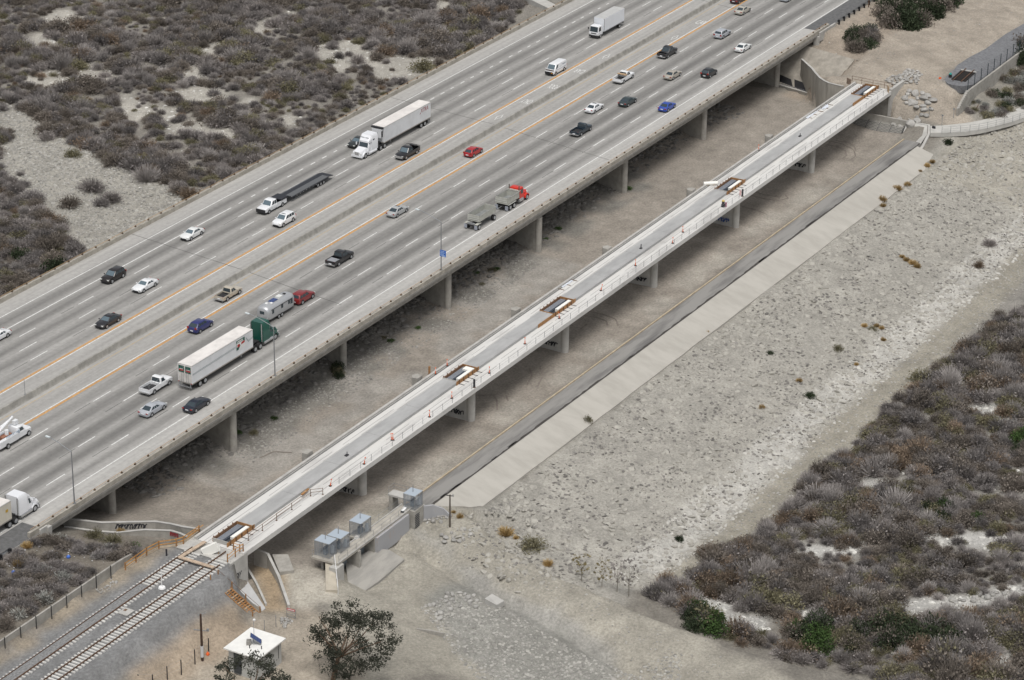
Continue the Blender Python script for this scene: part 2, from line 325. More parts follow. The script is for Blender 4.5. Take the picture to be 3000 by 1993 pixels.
def colours(X, Y, Z):
    n = X.shape; C = np.zeros(n+(3,)); wob = (fbm(X, Y, 3.0, 11)-.5)
    Xw = X+wob*3.0; Yw = Y+(fbm(X, Y, 3.0, 21)-.5)*3.0
    def put(m, c): C[m] = c
    put(np.ones(n, bool), (.205,.19,.165))                             # general dry ground
    put((Yw > 50), (.225,.21,.185))
    put((Yw < 52) & (Yw > -36) & (X > -150) & (X < 75), (.28,.252,.217))       # sandy bed
    put((Yw < 3) & (Yw > -13) & (X > -125) & (X < -25) & (fbm(X,Y,6,41) > .42), (.31,.29,.26))   # gravel strip
    put((Yw < 8) & (Yw > -6) & (X > -125) & (X < 20) & (fbm(X,Y,4,44) > .46), (.2,.19,.17))
    put((Yw < -30) & (Yw > -36.5) & (X > -135) & (X < 40) & (fbm(X,Y,4,43) > .5), (.34,.315,.275))
    rr = (Yw < -43.5) & (Yw > -71.5) & (X > -122)
    put(rr, (.33,.315,.28))
    put((Yw < -66) & (Yw > -71.8) & (X > -110), (.43,.415,.38))
    put((Yw < -71.8) & (Yw > -77.5) & (X > -115), (.29,.27,.225))
    put((Yw < -77.5) & (X > -110), (.235,.222,.2))
    put(inpoly(Xw, Yw, ppoly(-8, *COBL)), (.315,.30,.265))
    for cx, cy, a, b in BARE['L']:
        c = P(cx, cy, -8); e = P(cx+a, cy, -8); f = P(cx, cy+b, -8)
        u = np.array((e.x-c.x, e.y-c.y)); v = np.array((f.x-c.x, f.y-c.y)); D = np.linalg.inv(np.array([u,v]).T)
        p = D[0,0]*(Xw-c.x)+D[0,1]*(Yw-c.y); q = D[1,0]*(Xw-c.x)+D[1,1]*(Yw-c.y); put(p*p+q*q < 1.1, (.37,.35,.31))
    for cx, cy, a, b in BARE['R']:
        c = P(cx, cy, -12); e = P(cx+a, cy, -12); f = P(cx, cy+b, -12)
        u = np.array((e.x-c.x, e.y-c.y)); v = np.array((f.x-c.x, f.y-c.y)); D = np.linalg.inv(np.array([u,v]).T)
        p = D[0,0]*(Xw-c.x)+D[0,1]*(Yw-c.y); q = D[1,0]*(Xw-c.x)+D[1,1]*(Yw-c.y); put(p*p+q*q < 1.1, (.42,.41,.385))
    # dirt ridge, outlet channel and yard
    put(inpoly(Xw, Yw, gpoly('g12', -9.5, (100,520),(560,470),(850,470),(1080,580),(1540,880),(2000,1060),(2360,1205),(2600,1330),(3100,1520),(3200,1900),(1900,1800),(1300,1568),(860,1568),(520,1600),(0,1800),(-200,1568),(0,900))), (.315,.295,.25))
    put(inpoly(Xw, Yw, gpoly('g12', -11.5, (540,1110),(800,960),(1000,990),(1450,1260),(1900,1480),(1950,1700),(1200,1800),(850,1500),(700,1280))), (.255,.25,.225))
    put(inpoly(Xw, Yw, gpoly('g12', -11.3, (330,690),(520,690),(760,820),(860,900),(1090,1010),(1500,1200),(1900,1420),(1860,1460),(1450,1260),(1060,1075),(830,945),(700,840),(560,760))), (.30,.29,.265))
    put(inpoly(Xw, Yw, gpoly('d4', -6, (300,1700),(900,1330),(1250,1150),(1650,760),(2400,500),(3000,900),(3200,1700),(2600,2100),(300,2100))), (.34,.30,.245))
    put(inpoly(Xw, Yw, gpoly('d4', -4, (-500,1500),(0,1150),(600,850),(1080,620),(1330,480),(1650,700),(1500,800),(1000,1200),(600,1450),(200,1750))), (.33,.27,.205))
    put((X < -152.5) & (Y < -18.4) & (Y > -33.5), (.205,.205,.203))                        # ballast
    put((X < -152.5) & (Yw < -18.6) & (Yw > -20.4), (.29,.25,.195))
    put((X < -150) & (Yw > -18.2) & (Yw < -4.6), (.185,.165,.138))
    put(inpoly(Xw, Yw, gpoly('d2', -6.2, (1180,800),(1440,720),(1730,1400),(1720,1480),(1330,1500),(1420,1380))), (.36,.28,.19))
    put(inpoly(Xw, Yw, gpoly('d2', -6, (1560,930),(1880,900),(2200,1000),(2400,1100),(2350,1330),(2040,1360),(1780,1390))), (.43,.40,.34))
    put(inpoly(Xw, Yw, gpoly('d2', -5.5, (1900,800),(2200,780),(2250,1080),(2050,1080))), (.38,.35,.30))
    # north-east plateau
    put((X > 66) & (Yw < -5) & (Yw > -60) & (Z > -6.3), (.335,.295,.245))
    put((X > 72) & (Yw < -4.5) & (Yw > -16), (.31,.265,.215))
    put(inpoly(Xw, Yw, gpoly('d6', -1.3, (1270,1110),(1330,1030),(1450,900),(2361,330),(2700,100),(2700,600),(1680,1180),(1500,1200),(1350,1180))), (.175,.177,.182))
    put(inpoly(Xw, Yw, gpoly('g20', -5, (1900,760),(2080,620),(2358,470),(2600,500),(2500,800),(2050,830))), (.25,.235,.205))
    put((X > 45) & (Z < -5.6) & (Yw < -46) & (Yw > -72), (.335,.315,.27))
    for _ in range(2):
        K = C.copy()
        K[1:-1,1:-1] = (C[1:-1,1:-1]*2+C[:-2,1:-1]+C[2:,1:-1]+C[1:-1,:-2]+C[1:-1,2:])/6; C = K
    n2 = (fbm(X, Y, 5, 51)-.5); n3 = fbm(X, Y, 1.7, 61)-.5
    return np.clip(C*(1+n2[...,None]*.30+n3[...,None]*.30), 0, 1)
GC = colours(GX, GY, GZ)
nx, ny = GX.shape
me = bpy.data.meshes.new('ground')
me.vertices.add(nx*ny); me.vertices.foreach_set('co', np.stack([GX,GY,GZ],-1).reshape(-1).astype(np.float32))
I = np.arange(nx*ny).reshape(nx, ny); qd = np.stack([I[:-1,:-1],I[1:,:-1],I[1:,1:],I[:-1,1:]],-1).reshape(-1,4)
me.loops.add(len(qd)*4); me.polygons.add(len(qd)); me.loops.foreach_set('vertex_index', qd.reshape(-1).astype(np.int32))
me.polygons.foreach_set('loop_start', np.arange(0,len(qd)*4,4,dtype=np.int32)); me.polygons.foreach_set('loop_total', np.full(len(qd),4,np.int32))
me.update(calc_edges=True); me.validate(); me.shade_smooth()
ca = me.color_attributes.new('albedo', 'FLOAT_COLOR', 'POINT'); ca.data.foreach_set('color', np.concatenate([GC, np.ones(GC.shape[:2]+(1,))],-1).reshape(-1).astype(np.float32))
def ground_mat():
    m = bpy.data.materials.new('dry_ground'); m.use_nodes = True; n = m.node_tree.nodes; l = m.node_tree.links; b = n['Principled BSDF']
    b.inputs['Roughness'].default_value = .95; b.inputs['Specular IOR Level'].default_value = .15
    at = n.new('ShaderNodeAttribute'); at.attribute_name = 'albedo'; g = n.new('ShaderNodeNewGeometry')
    def noise(sc, dt, ro=.65):
        t = n.new('ShaderNodeTexNoise'); t.inputs['Scale'].default_value = sc; t.inputs['Detail'].default_value = dt; t.inputs['Roughness'].default_value = ro; l.new(g.outputs['Position'], t.inputs['Vector']); return t
    def ramp(src, a, b2, c1, c2):
        r = n.new('ShaderNodeMapRange'); r.inputs[1].default_value = a; r.inputs[2].default_value = b2; r.inputs[3].default_value = c1; r.inputs[4].default_value = c2; l.new(src, r.inputs[0]); return r.outputs[0]
    t1 = noise(2.6, 6, .75); t2 = noise(.35, 4); vo = n.new('ShaderNodeTexVoronoi'); vo.inputs['Scale'].default_value = 2.4; l.new(g.outputs['Position'], vo.inputs['Vector'])
    f1 = ramp(t1.outputs['Fac'], .3, .7, .68, 1.3); f2 = ramp(t2.outputs['Fac'], .3, .7, .86, 1.14); f3 = ramp(vo.outputs['Distance'], 0, .6, 1.05, .96)
    mm = n.new('ShaderNodeMath'); mm.operation = 'MULTIPLY'; l.new(f1, mm.inputs[0]); l.new(f2, mm.inputs[1])
    m2 = n.new('ShaderNodeMath'); m2.operation = 'MULTIPLY'; l.new(mm.outputs[0], m2.inputs[0]); l.new(f3, m2.inputs[1])
    mx = n.new('ShaderNodeVectorMath'); mx.operation = 'SCALE'; l.new(at.outputs['Color'], mx.inputs[0]); l.new(m2.outputs[0], mx.inputs['Scale'])
    l.new(mx.outputs[0], b.inputs['Base Color'])
    bp = n.new('ShaderNodeBump'); bp.inputs['Strength'].default_value = .55; bp.inputs['Distance'].default_value = .25; l.new(t1.outputs['Fac'], bp.inputs['Height']); l.new(bp.outputs[0], b.inputs['Normal'])
    return m
me.materials.append(ground_mat())
ground = tag(link('ground', me), kind='structure')
# concrete family
M_CONC = mat('old_concrete', (.33,.315,.285), .9, var=.16, scale=.9, detail=6)
M_CONC2 = mat('pale_concrete', (.42,.41,.385), .88, var=.13, scale=.7, detail=6)
M_CDARK = mat('weathered_concrete', (.27,.26,.24), .9, var=.2, scale=.7, detail=6)
M_STEEL = mat('galvanised_steel', (.33,.34,.35), .5, .6)
M_DARK = mat('dark_steel', (.035,.035,.04), .6)
M_RUST = mat('rusty_steel', (.13,.075,.045), .8, var=.3, scale=3)
M_WHITE = mat('white_paint', (.78,.78,.77), .55)
M_ORWOOD = mat('form_plywood', (.31,.165,.07), .8, var=.3, scale=2.0)
M_WOOD = mat('raw_timber', (.42,.30,.19), .8, var=.2, scale=2.0)
M_BLACK = mat('black_paint', (.02,.02,.022), .6)
# ================================================================== freeway
def road_mat(name, lanes=True):
    m = bpy.data.materials.new(name); m.use_nodes = True; n = m.node_tree.nodes; l = m.node_tree.links; b = n['Principled BSDF']
    b.inputs['Roughness'].default_value = .9; b.inputs['Specular IOR Level'].default_value = .2
    g = n.new('ShaderNodeNewGeometry'); sp = n.new('ShaderNodeSeparateXYZ'); l.new(g.outputs['Position'], sp.inputs[0])
    st = n.new('ShaderNodeVectorMath'); st.operation = 'MULTIPLY'; st.inputs[1].default_value = (.02, .55, 1); l.new(g.outputs['Position'], st.inputs[0])
    t0 = n.new('ShaderNodeTexNoise'); t0.inputs['Scale'].default_value = 2.2; t0.inputs['Detail'].default_value = 4; l.new(st.outputs[0], t0.inputs['Vector'])
    ad = n.new('ShaderNodeMath'); ad.operation = 'MULTIPLY_ADD'; ad.inputs[1].default_value = .9; l.new(t0.outputs['Fac'], ad.inputs[0]); l.new(sp.outputs['Y'], ad.inputs[2])
    mr = n.new('ShaderNodeMapRange'); mr.inputs[1].default_value = -4.3+.45; mr.inputs[2].default_value = 50.3+.45; l.new(ad.outputs[0], mr.inputs[0])
    rp = n.new('ShaderNodeValToRGB'); cr = rp.color_ramp; l.new(mr.outputs[0], rp.inputs[0])
    stops = [(-4.0,0.37),(-0.2,0.39),(0.9,0.3),(1.9,0.223),(3.3,0.345),(4.7,0.181),(5.5,0.168),(7.1,0.32),(8.3,0.181),(9.2,0.168),(10.9,0.315),(12.2,0.197),(13.1,0.197),(14.6,0.325),(16.4,0.223),(18.4,0.345),(20.4,0.31),(22.6,0.355),(25.7,0.335),(28.2,0.355),(29.8,0.231),(31.6,0.335),(33.4,0.197),(35.1,0.325),(36.9,0.181),(38.6,0.315),(40.4,0.172),(42.1,0.31),(44.0,0.176),(46.2,0.345),(49.4,0.375)]
    while len(cr.elements) > 1: cr.elements.remove(cr.elements[-1])
    for i, (y, v) in enumerate(stops):
        e = cr.elements[0] if i == 0 else cr.elements.new((y+4.3)/54.6)
        if i == 0: e.position = (y+4.3)/54.6
        v *= 1.03; e.color = (v, v*.975, v*.925, 1)
    t1 = n.new('ShaderNodeTexNoise'); t1.inputs['Scale'].default_value = 1.3; t1.inputs['Detail'].default_value = 7; t1.inputs['Roughness'].default_value = .7; l.new(g.outputs['Position'], t1.inputs['Vector'])
    m1 = n.new('ShaderNodeMapRange'); m1.inputs[1].default_value = .3; m1.inputs[2].default_value = .7; m1.inputs[3].default_value = .86; m1.inputs[4].default_value = 1.12; l.new(t1.outputs['Fac'], m1.inputs[0])
    s2 = n.new('ShaderNodeVectorMath'); s2.operation = 'MULTIPLY'; s2.inputs[1].default_value = (.06, 1.6, 1); l.new(g.outputs['Position'], s2.inputs[0])
    t2 = n.new('ShaderNodeTexNoise'); t2.inputs['Scale'].default_value = 1.0; t2.inputs['Detail'].default_value = 5; l.new(s2.outputs[0], t2.inputs['Vector'])
    m2 = n.new('ShaderNodeMapRange'); m2.inputs[1].default_value = .3; m2.inputs[2].default_value = .7; m2.inputs[3].default_value = .88; m2.inputs[4].default_value = 1.1; l.new(t2.outputs['Fac'], m2.inputs[0])
    mm = n.new('ShaderNodeMath'); mm.operation = 'MULTIPLY'; l.new(m1.outputs[0], mm.inputs[0]); l.new(m2.outputs[0], mm.inputs[1])
    mx = n.new('ShaderNodeVectorMath'); mx.operation = 'SCALE'; l.new(rp.outputs[0], mx.inputs[0]); l.new(mm.outputs[0], mx.inputs['Scale']); l.new(mx.outputs[0], b.inputs['Base Color'])
    return m
M_ROAD = road_mat('worn_road_concrete')
M_PAINT = mat('white_road_paint', (.66,.66,.64), .7, var=.22, scale=2.5)
M_ORANGE = mat('yellow_road_paint', (.56,.27,.045), .7, var=.25, scale=2.0)
M_YFADE = mat('faded_yellow_paint', (.43,.305,.15), .8, var=.3, scale=1.0, col2=(.41,.37,.30))
M_TAR = mat('black_contrast_paint', (.075,.075,.075), .9, var=.4, scale=3)
M_JOINT = mat('joint_rubber', (.07,.068,.065), .9)
M_ASPH = mat('grey_asphalt', (.12,.12,.12), .9, var=.2, scale=1.5)
X0, X1 = -160.0, 92.3
fb = thing('freeway_bridge', 'long concrete freeway bridge carrying twelve lanes over the dry river bed', 'bridge', (-34, 22, -8))
deck = MB().extr([(-4.3,0),(50.1,0),(50.1,-.35),(49.4,-.5),(49.2,-1.55),(-3.35,-1.55),(-3.5,-.5),(-4.3,-.35)], X0, X1, 'x').build('deck', M_ROAD, fb, True)
MB().box(X0, X1, -4.34, -4.303, -.36, -.02).build('fascia_strip', M_CDARK, fb, True)
MB().box(X0+.1, X1-.1, -3.56, -3.36, -1.54, -.46).build('edge_girder', M_CONC, fb, True)
road = tag(MB().box(X1+.02, 900, -4.3, 50.1, -.35, 0).build('road', M_ROAD), kind='structure')
road2 = tag(MB().box(-900, X0-.02, -4.3, 50.1, -.35, 0).build('road', M_ROAD), kind='structure')
for a, b, r_, y1 in ((X1+.03, 600, road, -.25), (-600, X0-.03, road2, -.5)):
    MB().box(a, b, -4.25, y1, .001, .006).build('asphalt_shoulder', M_ASPH, r_, True)
XA, XB = -330, 330                                   # painted lines run on along the approaches
def strip(name, m, y, w, a=XA, b=XB, z=.011): return MB().box(a, b, y-w/2, y+w/2, .0075, z).build(name, m, deck, True)
strip('edge_line', M_PAINT, 0, .17); strip('edge_line', M_PAINT, 45.78, .16)
strip('carpool_line', M_PAINT, 18.68, .16); strip('carpool_line', M_PAINT, 27.80, .16)
for y in (18.36, 18.13, 28.07, 28.31): strip('yellow_line', M_ORANGE, y, .15)
strip('faded_line', M_YFADE, 22.1, .16)
DASH = {}
def dash_piece(name, m, x, y, ln, w, top):
    k = (name, round(ln,2), w)
    if k not in DASH: DASH[k] = MB().box(0, ln, -w/2, w/2, 0, top).mesh(name, m)
    link(name, DASH[k], deck, (x-fb.location.x, y-fb.location.y, .0075-fb.location.z))
def dashes(y, xs, ln, w=.15, lead=4.0):
    for x in xs:
        if x < -205 or x > 150: continue
        dash_piece('lane_dash', M_PAINT, x, y, ln+random.choice((-.15,0,.15)), w, .0035)
        if lead and random.random() < .8: dash_piece('contrast_dash', M_TAR, x-lead-.35, y, random.choice((3.2,3.7,4.0)), .085, .003)
def seq(x0, per=14.63, lo=-250, hi=200):
    k = math.ceil((lo-x0)/per); out = []
    while x0+k*per < hi: out.append(x0+k*per); k += 1
    return out
dashes(3.5, [x for x in seq(-135.2) if x < -12]+[x for x in seq(-6.3) if x > -8], 4.2, .17)
dashes(7.2, seq(Q('c6',868,415,0).x), 3.9); dashes(10.9, seq(Q('c6',655,345,0).x), 4.0); dashes(14.6, seq(Q('c6',325,350,0).x), 4.1)
dashes(31.62, seq(Q('c2',405,545,0).x), 4.1); dashes(35.1, seq(Q('c2',275,447,0).x), 4.0); dashes(38.6, seq(Q('c2',255,272,0).x), 4.0)
xa = Q('e3',65,835,0).x; xb = Q('e3',890,388,0).x; per = (xb-xa)/5
strip('aux_line', M_PAINT, 42.08, .19, XA, xa-6); dashes(42.08, [xa+k*per for k in range(-1, 50)], 1.25, .2, 0)
# expansion joints
for pts in ([Q('c1',1830,125,0),Q('c2',990,618,0)], [Q('c2',1095,655,0),Q('c2',1745,890,0),Q('c2',2361,1100,0),Q('d8',0,0,0)], [G('g10',345,675,0),G('g10',1055,860,0)], [Q('c5',2260,212,0),Q('c6',0,248,0),Q('c6',1340,655,0)], [Q('c8',130,-30,0),Q('c8',350,25,0)], [Q('c8',490,65,0),Q('c8',730,125,0),Q('c8',1000,200,0)]):
    if pts[-1].y < -4: pts = pts[:-1]
    m = MB()
    for a, b in zip(pts[:-1], pts[1:]): m.add([(a.x-.05,a.y,.0125),(b.x-.05,b.y,.0125),(b.x+.05,b.y,.0125),(a.x+.05,a.y,.0125)], [(0,1,2,3)])
    m.build('expansion_joint', M_JOINT, deck, True)
# carpool words and diamonds
def diamond(c, L=3.6, Wd=1.05, t=.14):
    a = MB(); o = [(L/2,0),(0,Wd/2),(-L/2,0),(0,-Wd/2)]; k = [(x*(1-2.2*t/L*1.6),y*(1-2.2*t/Wd)) for x, y in o]
    for i in range(4):
        j = (i+1)%4; a.add([(c.x+o[i][0],c.y+o[i][1],.013),(c.x+o[j][0],c.y+o[j][1],.013),(c.x+k[j][0],c.y+k[j][1],.013),(c.x+k[i][0],c.y+k[i][1],.013)], [(0,1,2,3)])
    a.build('diamond_marking', M_PAINT, deck, True)
diamond(Q('c5',2180,65,0)); diamond(Q('c7',1303,785,0)); diamond(Q('c7',2250,522,0))
def word(t, c, flip, L=2.3, Wd=2.0):
    me = text_mesh(t, 1.0, M_PAINT, 'road_word'); a = np.array([v.co[:] for v in me.vertices]); s = a.max(0)-a.min(0)
    for v in me.vertices: v.co.x *= Wd/s[0]; v.co.y *= L/s[1]
    dl = deck.location+fb.location*0
    o = place_text(me, 'road_word', deck, (c.x-fb.location.x, c.y-fb.location.y, .013-fb.location.z), (0,-1,0) if flip else (0,-1,0), (1,0,0))
    if flip: o.rotation_euler.z += math.pi
word('CAR', Q('c7',940,985,0), True); word('POOL', Q('c7',578,1200,0), True); word('ONLY', Q('c7',208,1405,0), True); word('CAR', Q('c8',250,315,0), False)
# parapets with pipe rail and posts, median barrier
M_PARA = mat('stained_parapet_concrete', (.36,.335,.29), .9, var=.2, scale=.8, detail=6)
M_POST = mat('brown_rail_post', (.10,.07,.05), .8)
M_PIPE = mat('tan_pipe_rail', (.40,.27,.15), .7)
def parapet(y0, y1, h, yp, a, b, sp, ph):
    pr = MB().box(a, b, y0, y1, .008, h); p = pr.build('parapet', M_PARA, fb, True)
    MB().tube((a+.5,yp,h+.27),(b-.5,yp,h+.27),.035,5).build('pipe_rail', M_PIPE, p, False) if False else None
    r_ = MB().tube((a+.5,yp,h+.27),(b-.5,yp,h+.27),.04,5); r_.v = [(x-fb.location.x,y-fb.location.y,z-fb.location.z) for x,y,z in r_.v]; link('pipe_rail', r_.mesh('pipe_rail', M_PIPE), p)
    pm = MB().box(-.11,.11,-.13,.13,-.02,.20).box(-.05,.05,-.05,.05,.20,.33).mesh('post', M_POST)
    x = a+ph
    while x < b: link('post', pm, p, (x-fb.location.x, yp-fb.location.y, h-fb.location.z)); x += sp
parapet(-4.3, -3.86, .72, -4.0, X0-3, X1+3.5, 3.04, 2.2); parapet(49.3, 49.72, .78, 49.5, X0, 140, 3.6, 1.5)
M_MED = mat('median_concrete', (.30,.29,.265), .9, var=.2, scale=.7, detail=6)
MB().extr([(22.88,0.008),(22.98,.2),(23.12,.95),(23.42,.95),(23.56,.2),(23.66,.008)], -330, 330, 'x').build('median_barrier', M_MED, fb, True)
# piers: skewed walls with a rounded nose column
SK = .16
def scrawl(name, parent, o, ux, uz, L, H, m, n=9, t=.07, seed=1):        # sprayed strokes on a wall face
    r_ = random.Random(seed); ux = Vector(ux).normalized(); uz = Vector(uz).normalized(); nn = ux.cross(uz).normalized(); a = MB()
    for k in range(n):
        cx = (k+.5)/n*L+r_.uniform(-.1,.1)*L/n; pts = []
        ph = r_.uniform(0,6); w = L/n*r_.uniform(.35,.75)
        for i in range(9):
            u = i/8; pts.append((cx+w*math.sin(ph+u*r_.uniform(3.5,5.5)), H*(.1+.8*abs(math.sin(ph*.7+u*3.2)))))
        for p, q in zip(pts[:-1], pts[1:]):
            d = Vector((q[0]-p[0], q[1]-p[1])); 
            if d.length < 1e-3: continue
            s = Vector((-d.y,d.x)).normalized()*t*r_.uniform(.6,1.4)
            V = [(p[0]+s.x,p[1]+s.y),(p[0]-s.x,p[1]-s.y),(q[0]-s.x,q[1]-s.y),(q[0]+s.x,q[1]+s.y)]
            e = .012+.0015*k+.0002*len(a.f)%.001
            a.add([Vector(o)+ux*v[0]+uz*v[1]+nn*e for v in V], [(0,1,2,3)])
    return a.build(name, m, parent, True)
M_TAGB = mat('black_spray', (.03,.03,.035), .8); M_TAGU = mat('blue_spray', (.05,.09,.25), .8); M_TAGR = mat('red_spray', (.32,.04,.05), .8); M_TAGP = mat('violet_spray', (.12,.10,.22), .8); M_TAGL = mat('sky_spray', (.08,.25,.5), .8); M_TAGW = mat('white_spray', (.6,.6,.6), .8)
for k, (ax, ay) in enumerate(((330,1527),(684,1322),(1005,1074),(1311.7,902.5),(1576.8,737),(1827.6,561.9),(2059.4,407),(2274,252))):
    b = P(ax, ay, -8); x = b.x; y = b.y
    m = MB(); t = .5
    m.prism([(x-t,y+.3),(x+t,y+.3),(x+t+SK*46,y+46),(x-t+SK*46,y+46)], -10, -1.5)
    ring = []
    for i in range(16):
        ang = math.pi*2*i/16; ring.append((x+.62*math.cos(ang), y+.62*math.sin(ang)))
    m.prism(ring, -10, -1.52)
    pier = m.build('pier', M_CONC, fb, True, smooth=50)
    # face seen from the camera is the -x side
    cols = [M_TAGB, M_TAGB, M_TAGB, M_TAGU, M_TAGU, M_TAGP, M_TAGU, M_TAGB]
    def onpier(o_, L, H, mm, n, t_, sd):
        f = scrawl('graffiti', fb, o_, (-SK,-1,0), (0,0,1), L, H, mm, n, t_, sd)
    for j in range(2): onpier((x-t+SK*(7+5*j)-.02, y+7+5*j, -7.6), 4.5, 1.8+.4*j, cols[k] if j == 0 else M_TAGB, 7, .12, 10*k+j)
# end bents of the bridge
MB().box(X0-.5, X0+1.0, -3.3, 48.5, -6, -1.56).build('abutment', M_CONC, fb, True)
MB().box(X0-1.2, X0+.4, -4.6, -4.35, -3.4, .5).box(X0+.1, X0+.8, -4.95, -4.36, -3.6, .35).build('abutment_post', M_CONC2, fb, True)
MB().box(X1-1.2, X1+.4, -3.3, 48.5, -6, -1.56).build('abutment', M_CONC, fb, True)
MB().prism([(X1-2.5,-3.6),(X1-1.9,-3.6),(X1-1.9,-4.7),(X1-2.5,-4.7)], -4.2, -.4).box(X1-1.8, X1+6, -4.7, -4.36, -1.6, .3).build('abutment_post', M_CONC2, fb, True)
# roadside guard rails on the approaches
def guard(name, pts, label):
    t = thing(name, label, 'guardrail', (pts[0].x, pts[0].y, -.25)); L = t.location
    for p in pts: MB().box(p.x-.12-L.x, p.x+.12-L.x, p.y-.16-L.y, p.y+.16-L.y, -.1, .95).box(p.x-.2-L.x, p.x+.2-L.x, p.y-.02-L.y, p.y+.3-L.y, .45, .9).build('post', M_BLACK, t)
    r_ = MB()
    for a, b in zip(pts[:-1], pts[1:]): r_.add([(a.x-L.x,a.y-L.y+.32,.5),(b.x-L.x,b.y-L.y+.32,.5),(b.x-L.x,b.y-L.y+.38,.66),(a.x-L.x,a.y-L.y+.38,.66),(a.x-L.x,a.y-L.y+.32,.82),(b.x-L.x,b.y-L.y+.32,.82)], [(0,1,2,3),(3,2,5,4)])
    r_.build('rail_beam', M_STEEL, t)
guard('guard_rail', [Vector((x,-4.75,0)) for x in np.arange(-167.6,-205,-1.92)], 'steel guard rail with black blocks beside the trash strewn brush bank')
guard('guard_rail', [Vector((x,-4.9,0)) for x in np.arange(99.5,170,2.6)], 'steel guard rail with black blocks above the bare dirt bank')
# street lights on the right parapet
def lamp(base_px, top_py, arm_px, label):
    b = P(*base_px, .72); b.y = -4.05; h = zpix(b, top_py)
    t = thing('street_light', label, 'street light', (b.x, b.y, .72), 0, 'street lights along the freeway bridge')
    MB().box(-.16,.16,-.2,.2,0,.12).tube((0,0,.1),(0,0,h-.72),.11,8,.07).build('pole', M_STEEL, t, smooth=60)
    # arm reaches out over the lanes, its end found at the lamp head's height
    e = P(*arm_px, h+.9); d = Vector((e.x-b.x, e.y-b.y, .9))
    if d.length > 6.5: d *= 6.2/d.length
    pts = [Vector((0,0,h-.72)), Vector((d.x*.55,d.y*.55,h-.72+.65)), Vector((d.x*.86,d.y*.86,h-.72+.88)), Vector((d.x,d.y,h-.72+.9))]
    MB().path(pts, .05, 6).build('arm', M_STEEL, t)
    e = pts[-1]; a = math.atan2(d.y, d.x); MB().cbox((e.x+.2*math.cos(a),e.y+.2*math.sin(a),e.z),(.75,.3,.14),a).build('lamp_head', mat('lamp_glass',(.6,.65,.66),.4), t)
    return t
lamp((215.6,1475), 1323.7, (142.9,1281), 'grey street light with curved arm near the white semi truck')
lamp((791.6,1098), 958.6, (727.7,919.4), 'grey street light with curved arm beside the green semi truck')
l3 = lamp((1281,789), 650.8, (1225.5,614.8), 'grey street light carrying a small blue sign')
sgn = thing('road_sign', 'small blue road sign with white lines fixed to a light pole', 'sign', (l3.location.x-.16, l3.location.y, 3.2))
zt = zpix(l3.location, 731); zb_ = zpix(l3.location, 750); hs_ = zt-zb_
sgn.location.z = zb_
MB().box(-.02,.02,-1.0,.12,0,hs_).build('sign_panel', mat('blue_sign', (.03,.13,.46), .5), sgn)
for k, (za, a, b) in enumerate(((.82,-.72,.02),(.60,-.86,.04),(.40,-.62,.0),(.22,-.8,.05),(.09,-.9,-.2))):
    MB().box(-.026,-.021,a,b,za*hs_-.035,za*hs_+.045).build('text_line', mat('sign_white', (.45,.58,.8), .5), sgn)
b = Q('c3',374,785,.95); hgt = zpix(b, 992+570/4.722)-.95
t = thing('median_sign_post', 'thin steel sign post standing on the median barrier', 'post', (b.x, 23.27, .95)); MB().tube((0,0,0),(0,0,hgt),.045,6).build('post', M_STEEL, t); MB().box(-.02,.02,-.02,.02,hgt*.55,hgt).build('sign_edge', M_DARK, t); MB().box(-.12,.12,-.1,.1,0,.08).build('base_plate', M_STEEL, t)
b = Q('d6',210,110,-.4); hgt = zpix(b, -30)-b.z
t = thing('roadside_post', 'tall thin brown post beside the guard rail above the dirt bank', 'post', (b.x,b.y,gz(b.x,b.y)-.1)); MB().tube((0,0,0),(0,0,hgt),.09,6).build('post', M_RUST, t); MB().tube((0,0,0),(0,0,.15),.16,6).build('footing', M_CONC, t)
# ================================================================== unfinished light rail bridge
RB0, RB1, RZ = -150.0, 69.3, -1.2
rb = thing('rail_bridge', 'narrow unfinished concrete rail bridge running beside the freeway bridge', 'bridge', (-40, -26, -8))
M_RDECK = mat('pale_deck_concrete', (.60,.59,.565), .88, scale=.35, detail=8, col2=(.40,.39,.375), stretch=(.25,1.6,1), mixlo=.48, mixhi=.72)
M_PLINTH = mat('grey_plinth_concrete', (.35,.35,.345), .88, var=.12, scale=.6, detail=7, stretch=(.35,1,1))
MB().extr([(-29.75,RZ),(-21.6,RZ),(-21.6,-1.9),(-22.3,-2.05),(-23.3,-3.1),(-28.1,-3.1),(-29.2,-2.05),(-29.75,-1.95)], RB0, RB1, 'x').build('deck', M_RDECK, rb, True)
MB().box(RB0, RB1, -22.0, -21.62, RZ+.004, RZ+.32).build('edge_beam', M_CONC2, rb, True)
MB().box(RB0, RB1, -22.32, -22.06, RZ+.004, RZ+.012).build('drain_slot', mat('dark_slot', (.16,.16,.155), .9), rb, True)
for y in (-23.2, -23.75, -27.75, -28.55): 
    m = MB(); x = RB0+.2
    while x < RB1-3:
        L = random.uniform(4,14); m.box(x, min(RB1-.2,x+L), y-.035, y+.035, RZ+.004, RZ+.009); x += L+random.uniform(.5,5)
    tag(m.build('deck_seam', mat('seam_dirt', (.26,.25,.24), .9), rb, True), kind='stuff')
HATCH = [(-149.3,-143.9), (-90.0,-84.4), (-60.4,-54.0), (2.2,8.7), (61.8,68.6)]
edges = [RB0]+[v for h in HATCH for v in h]+[RB1]
for a, b in zip(edges[::2], edges[1::2]):
    if b-a < 1.2: continue
    n = max(1, round((b-a)/11)); w = (b-a)/n
    for k in range(n): MB().box(a+k*w+.02, a+(k+1)*w-.02, -26.85, -24.35, RZ+.004, -.75).build('plinth', M_PLINTH, rb, True)
RPX = []
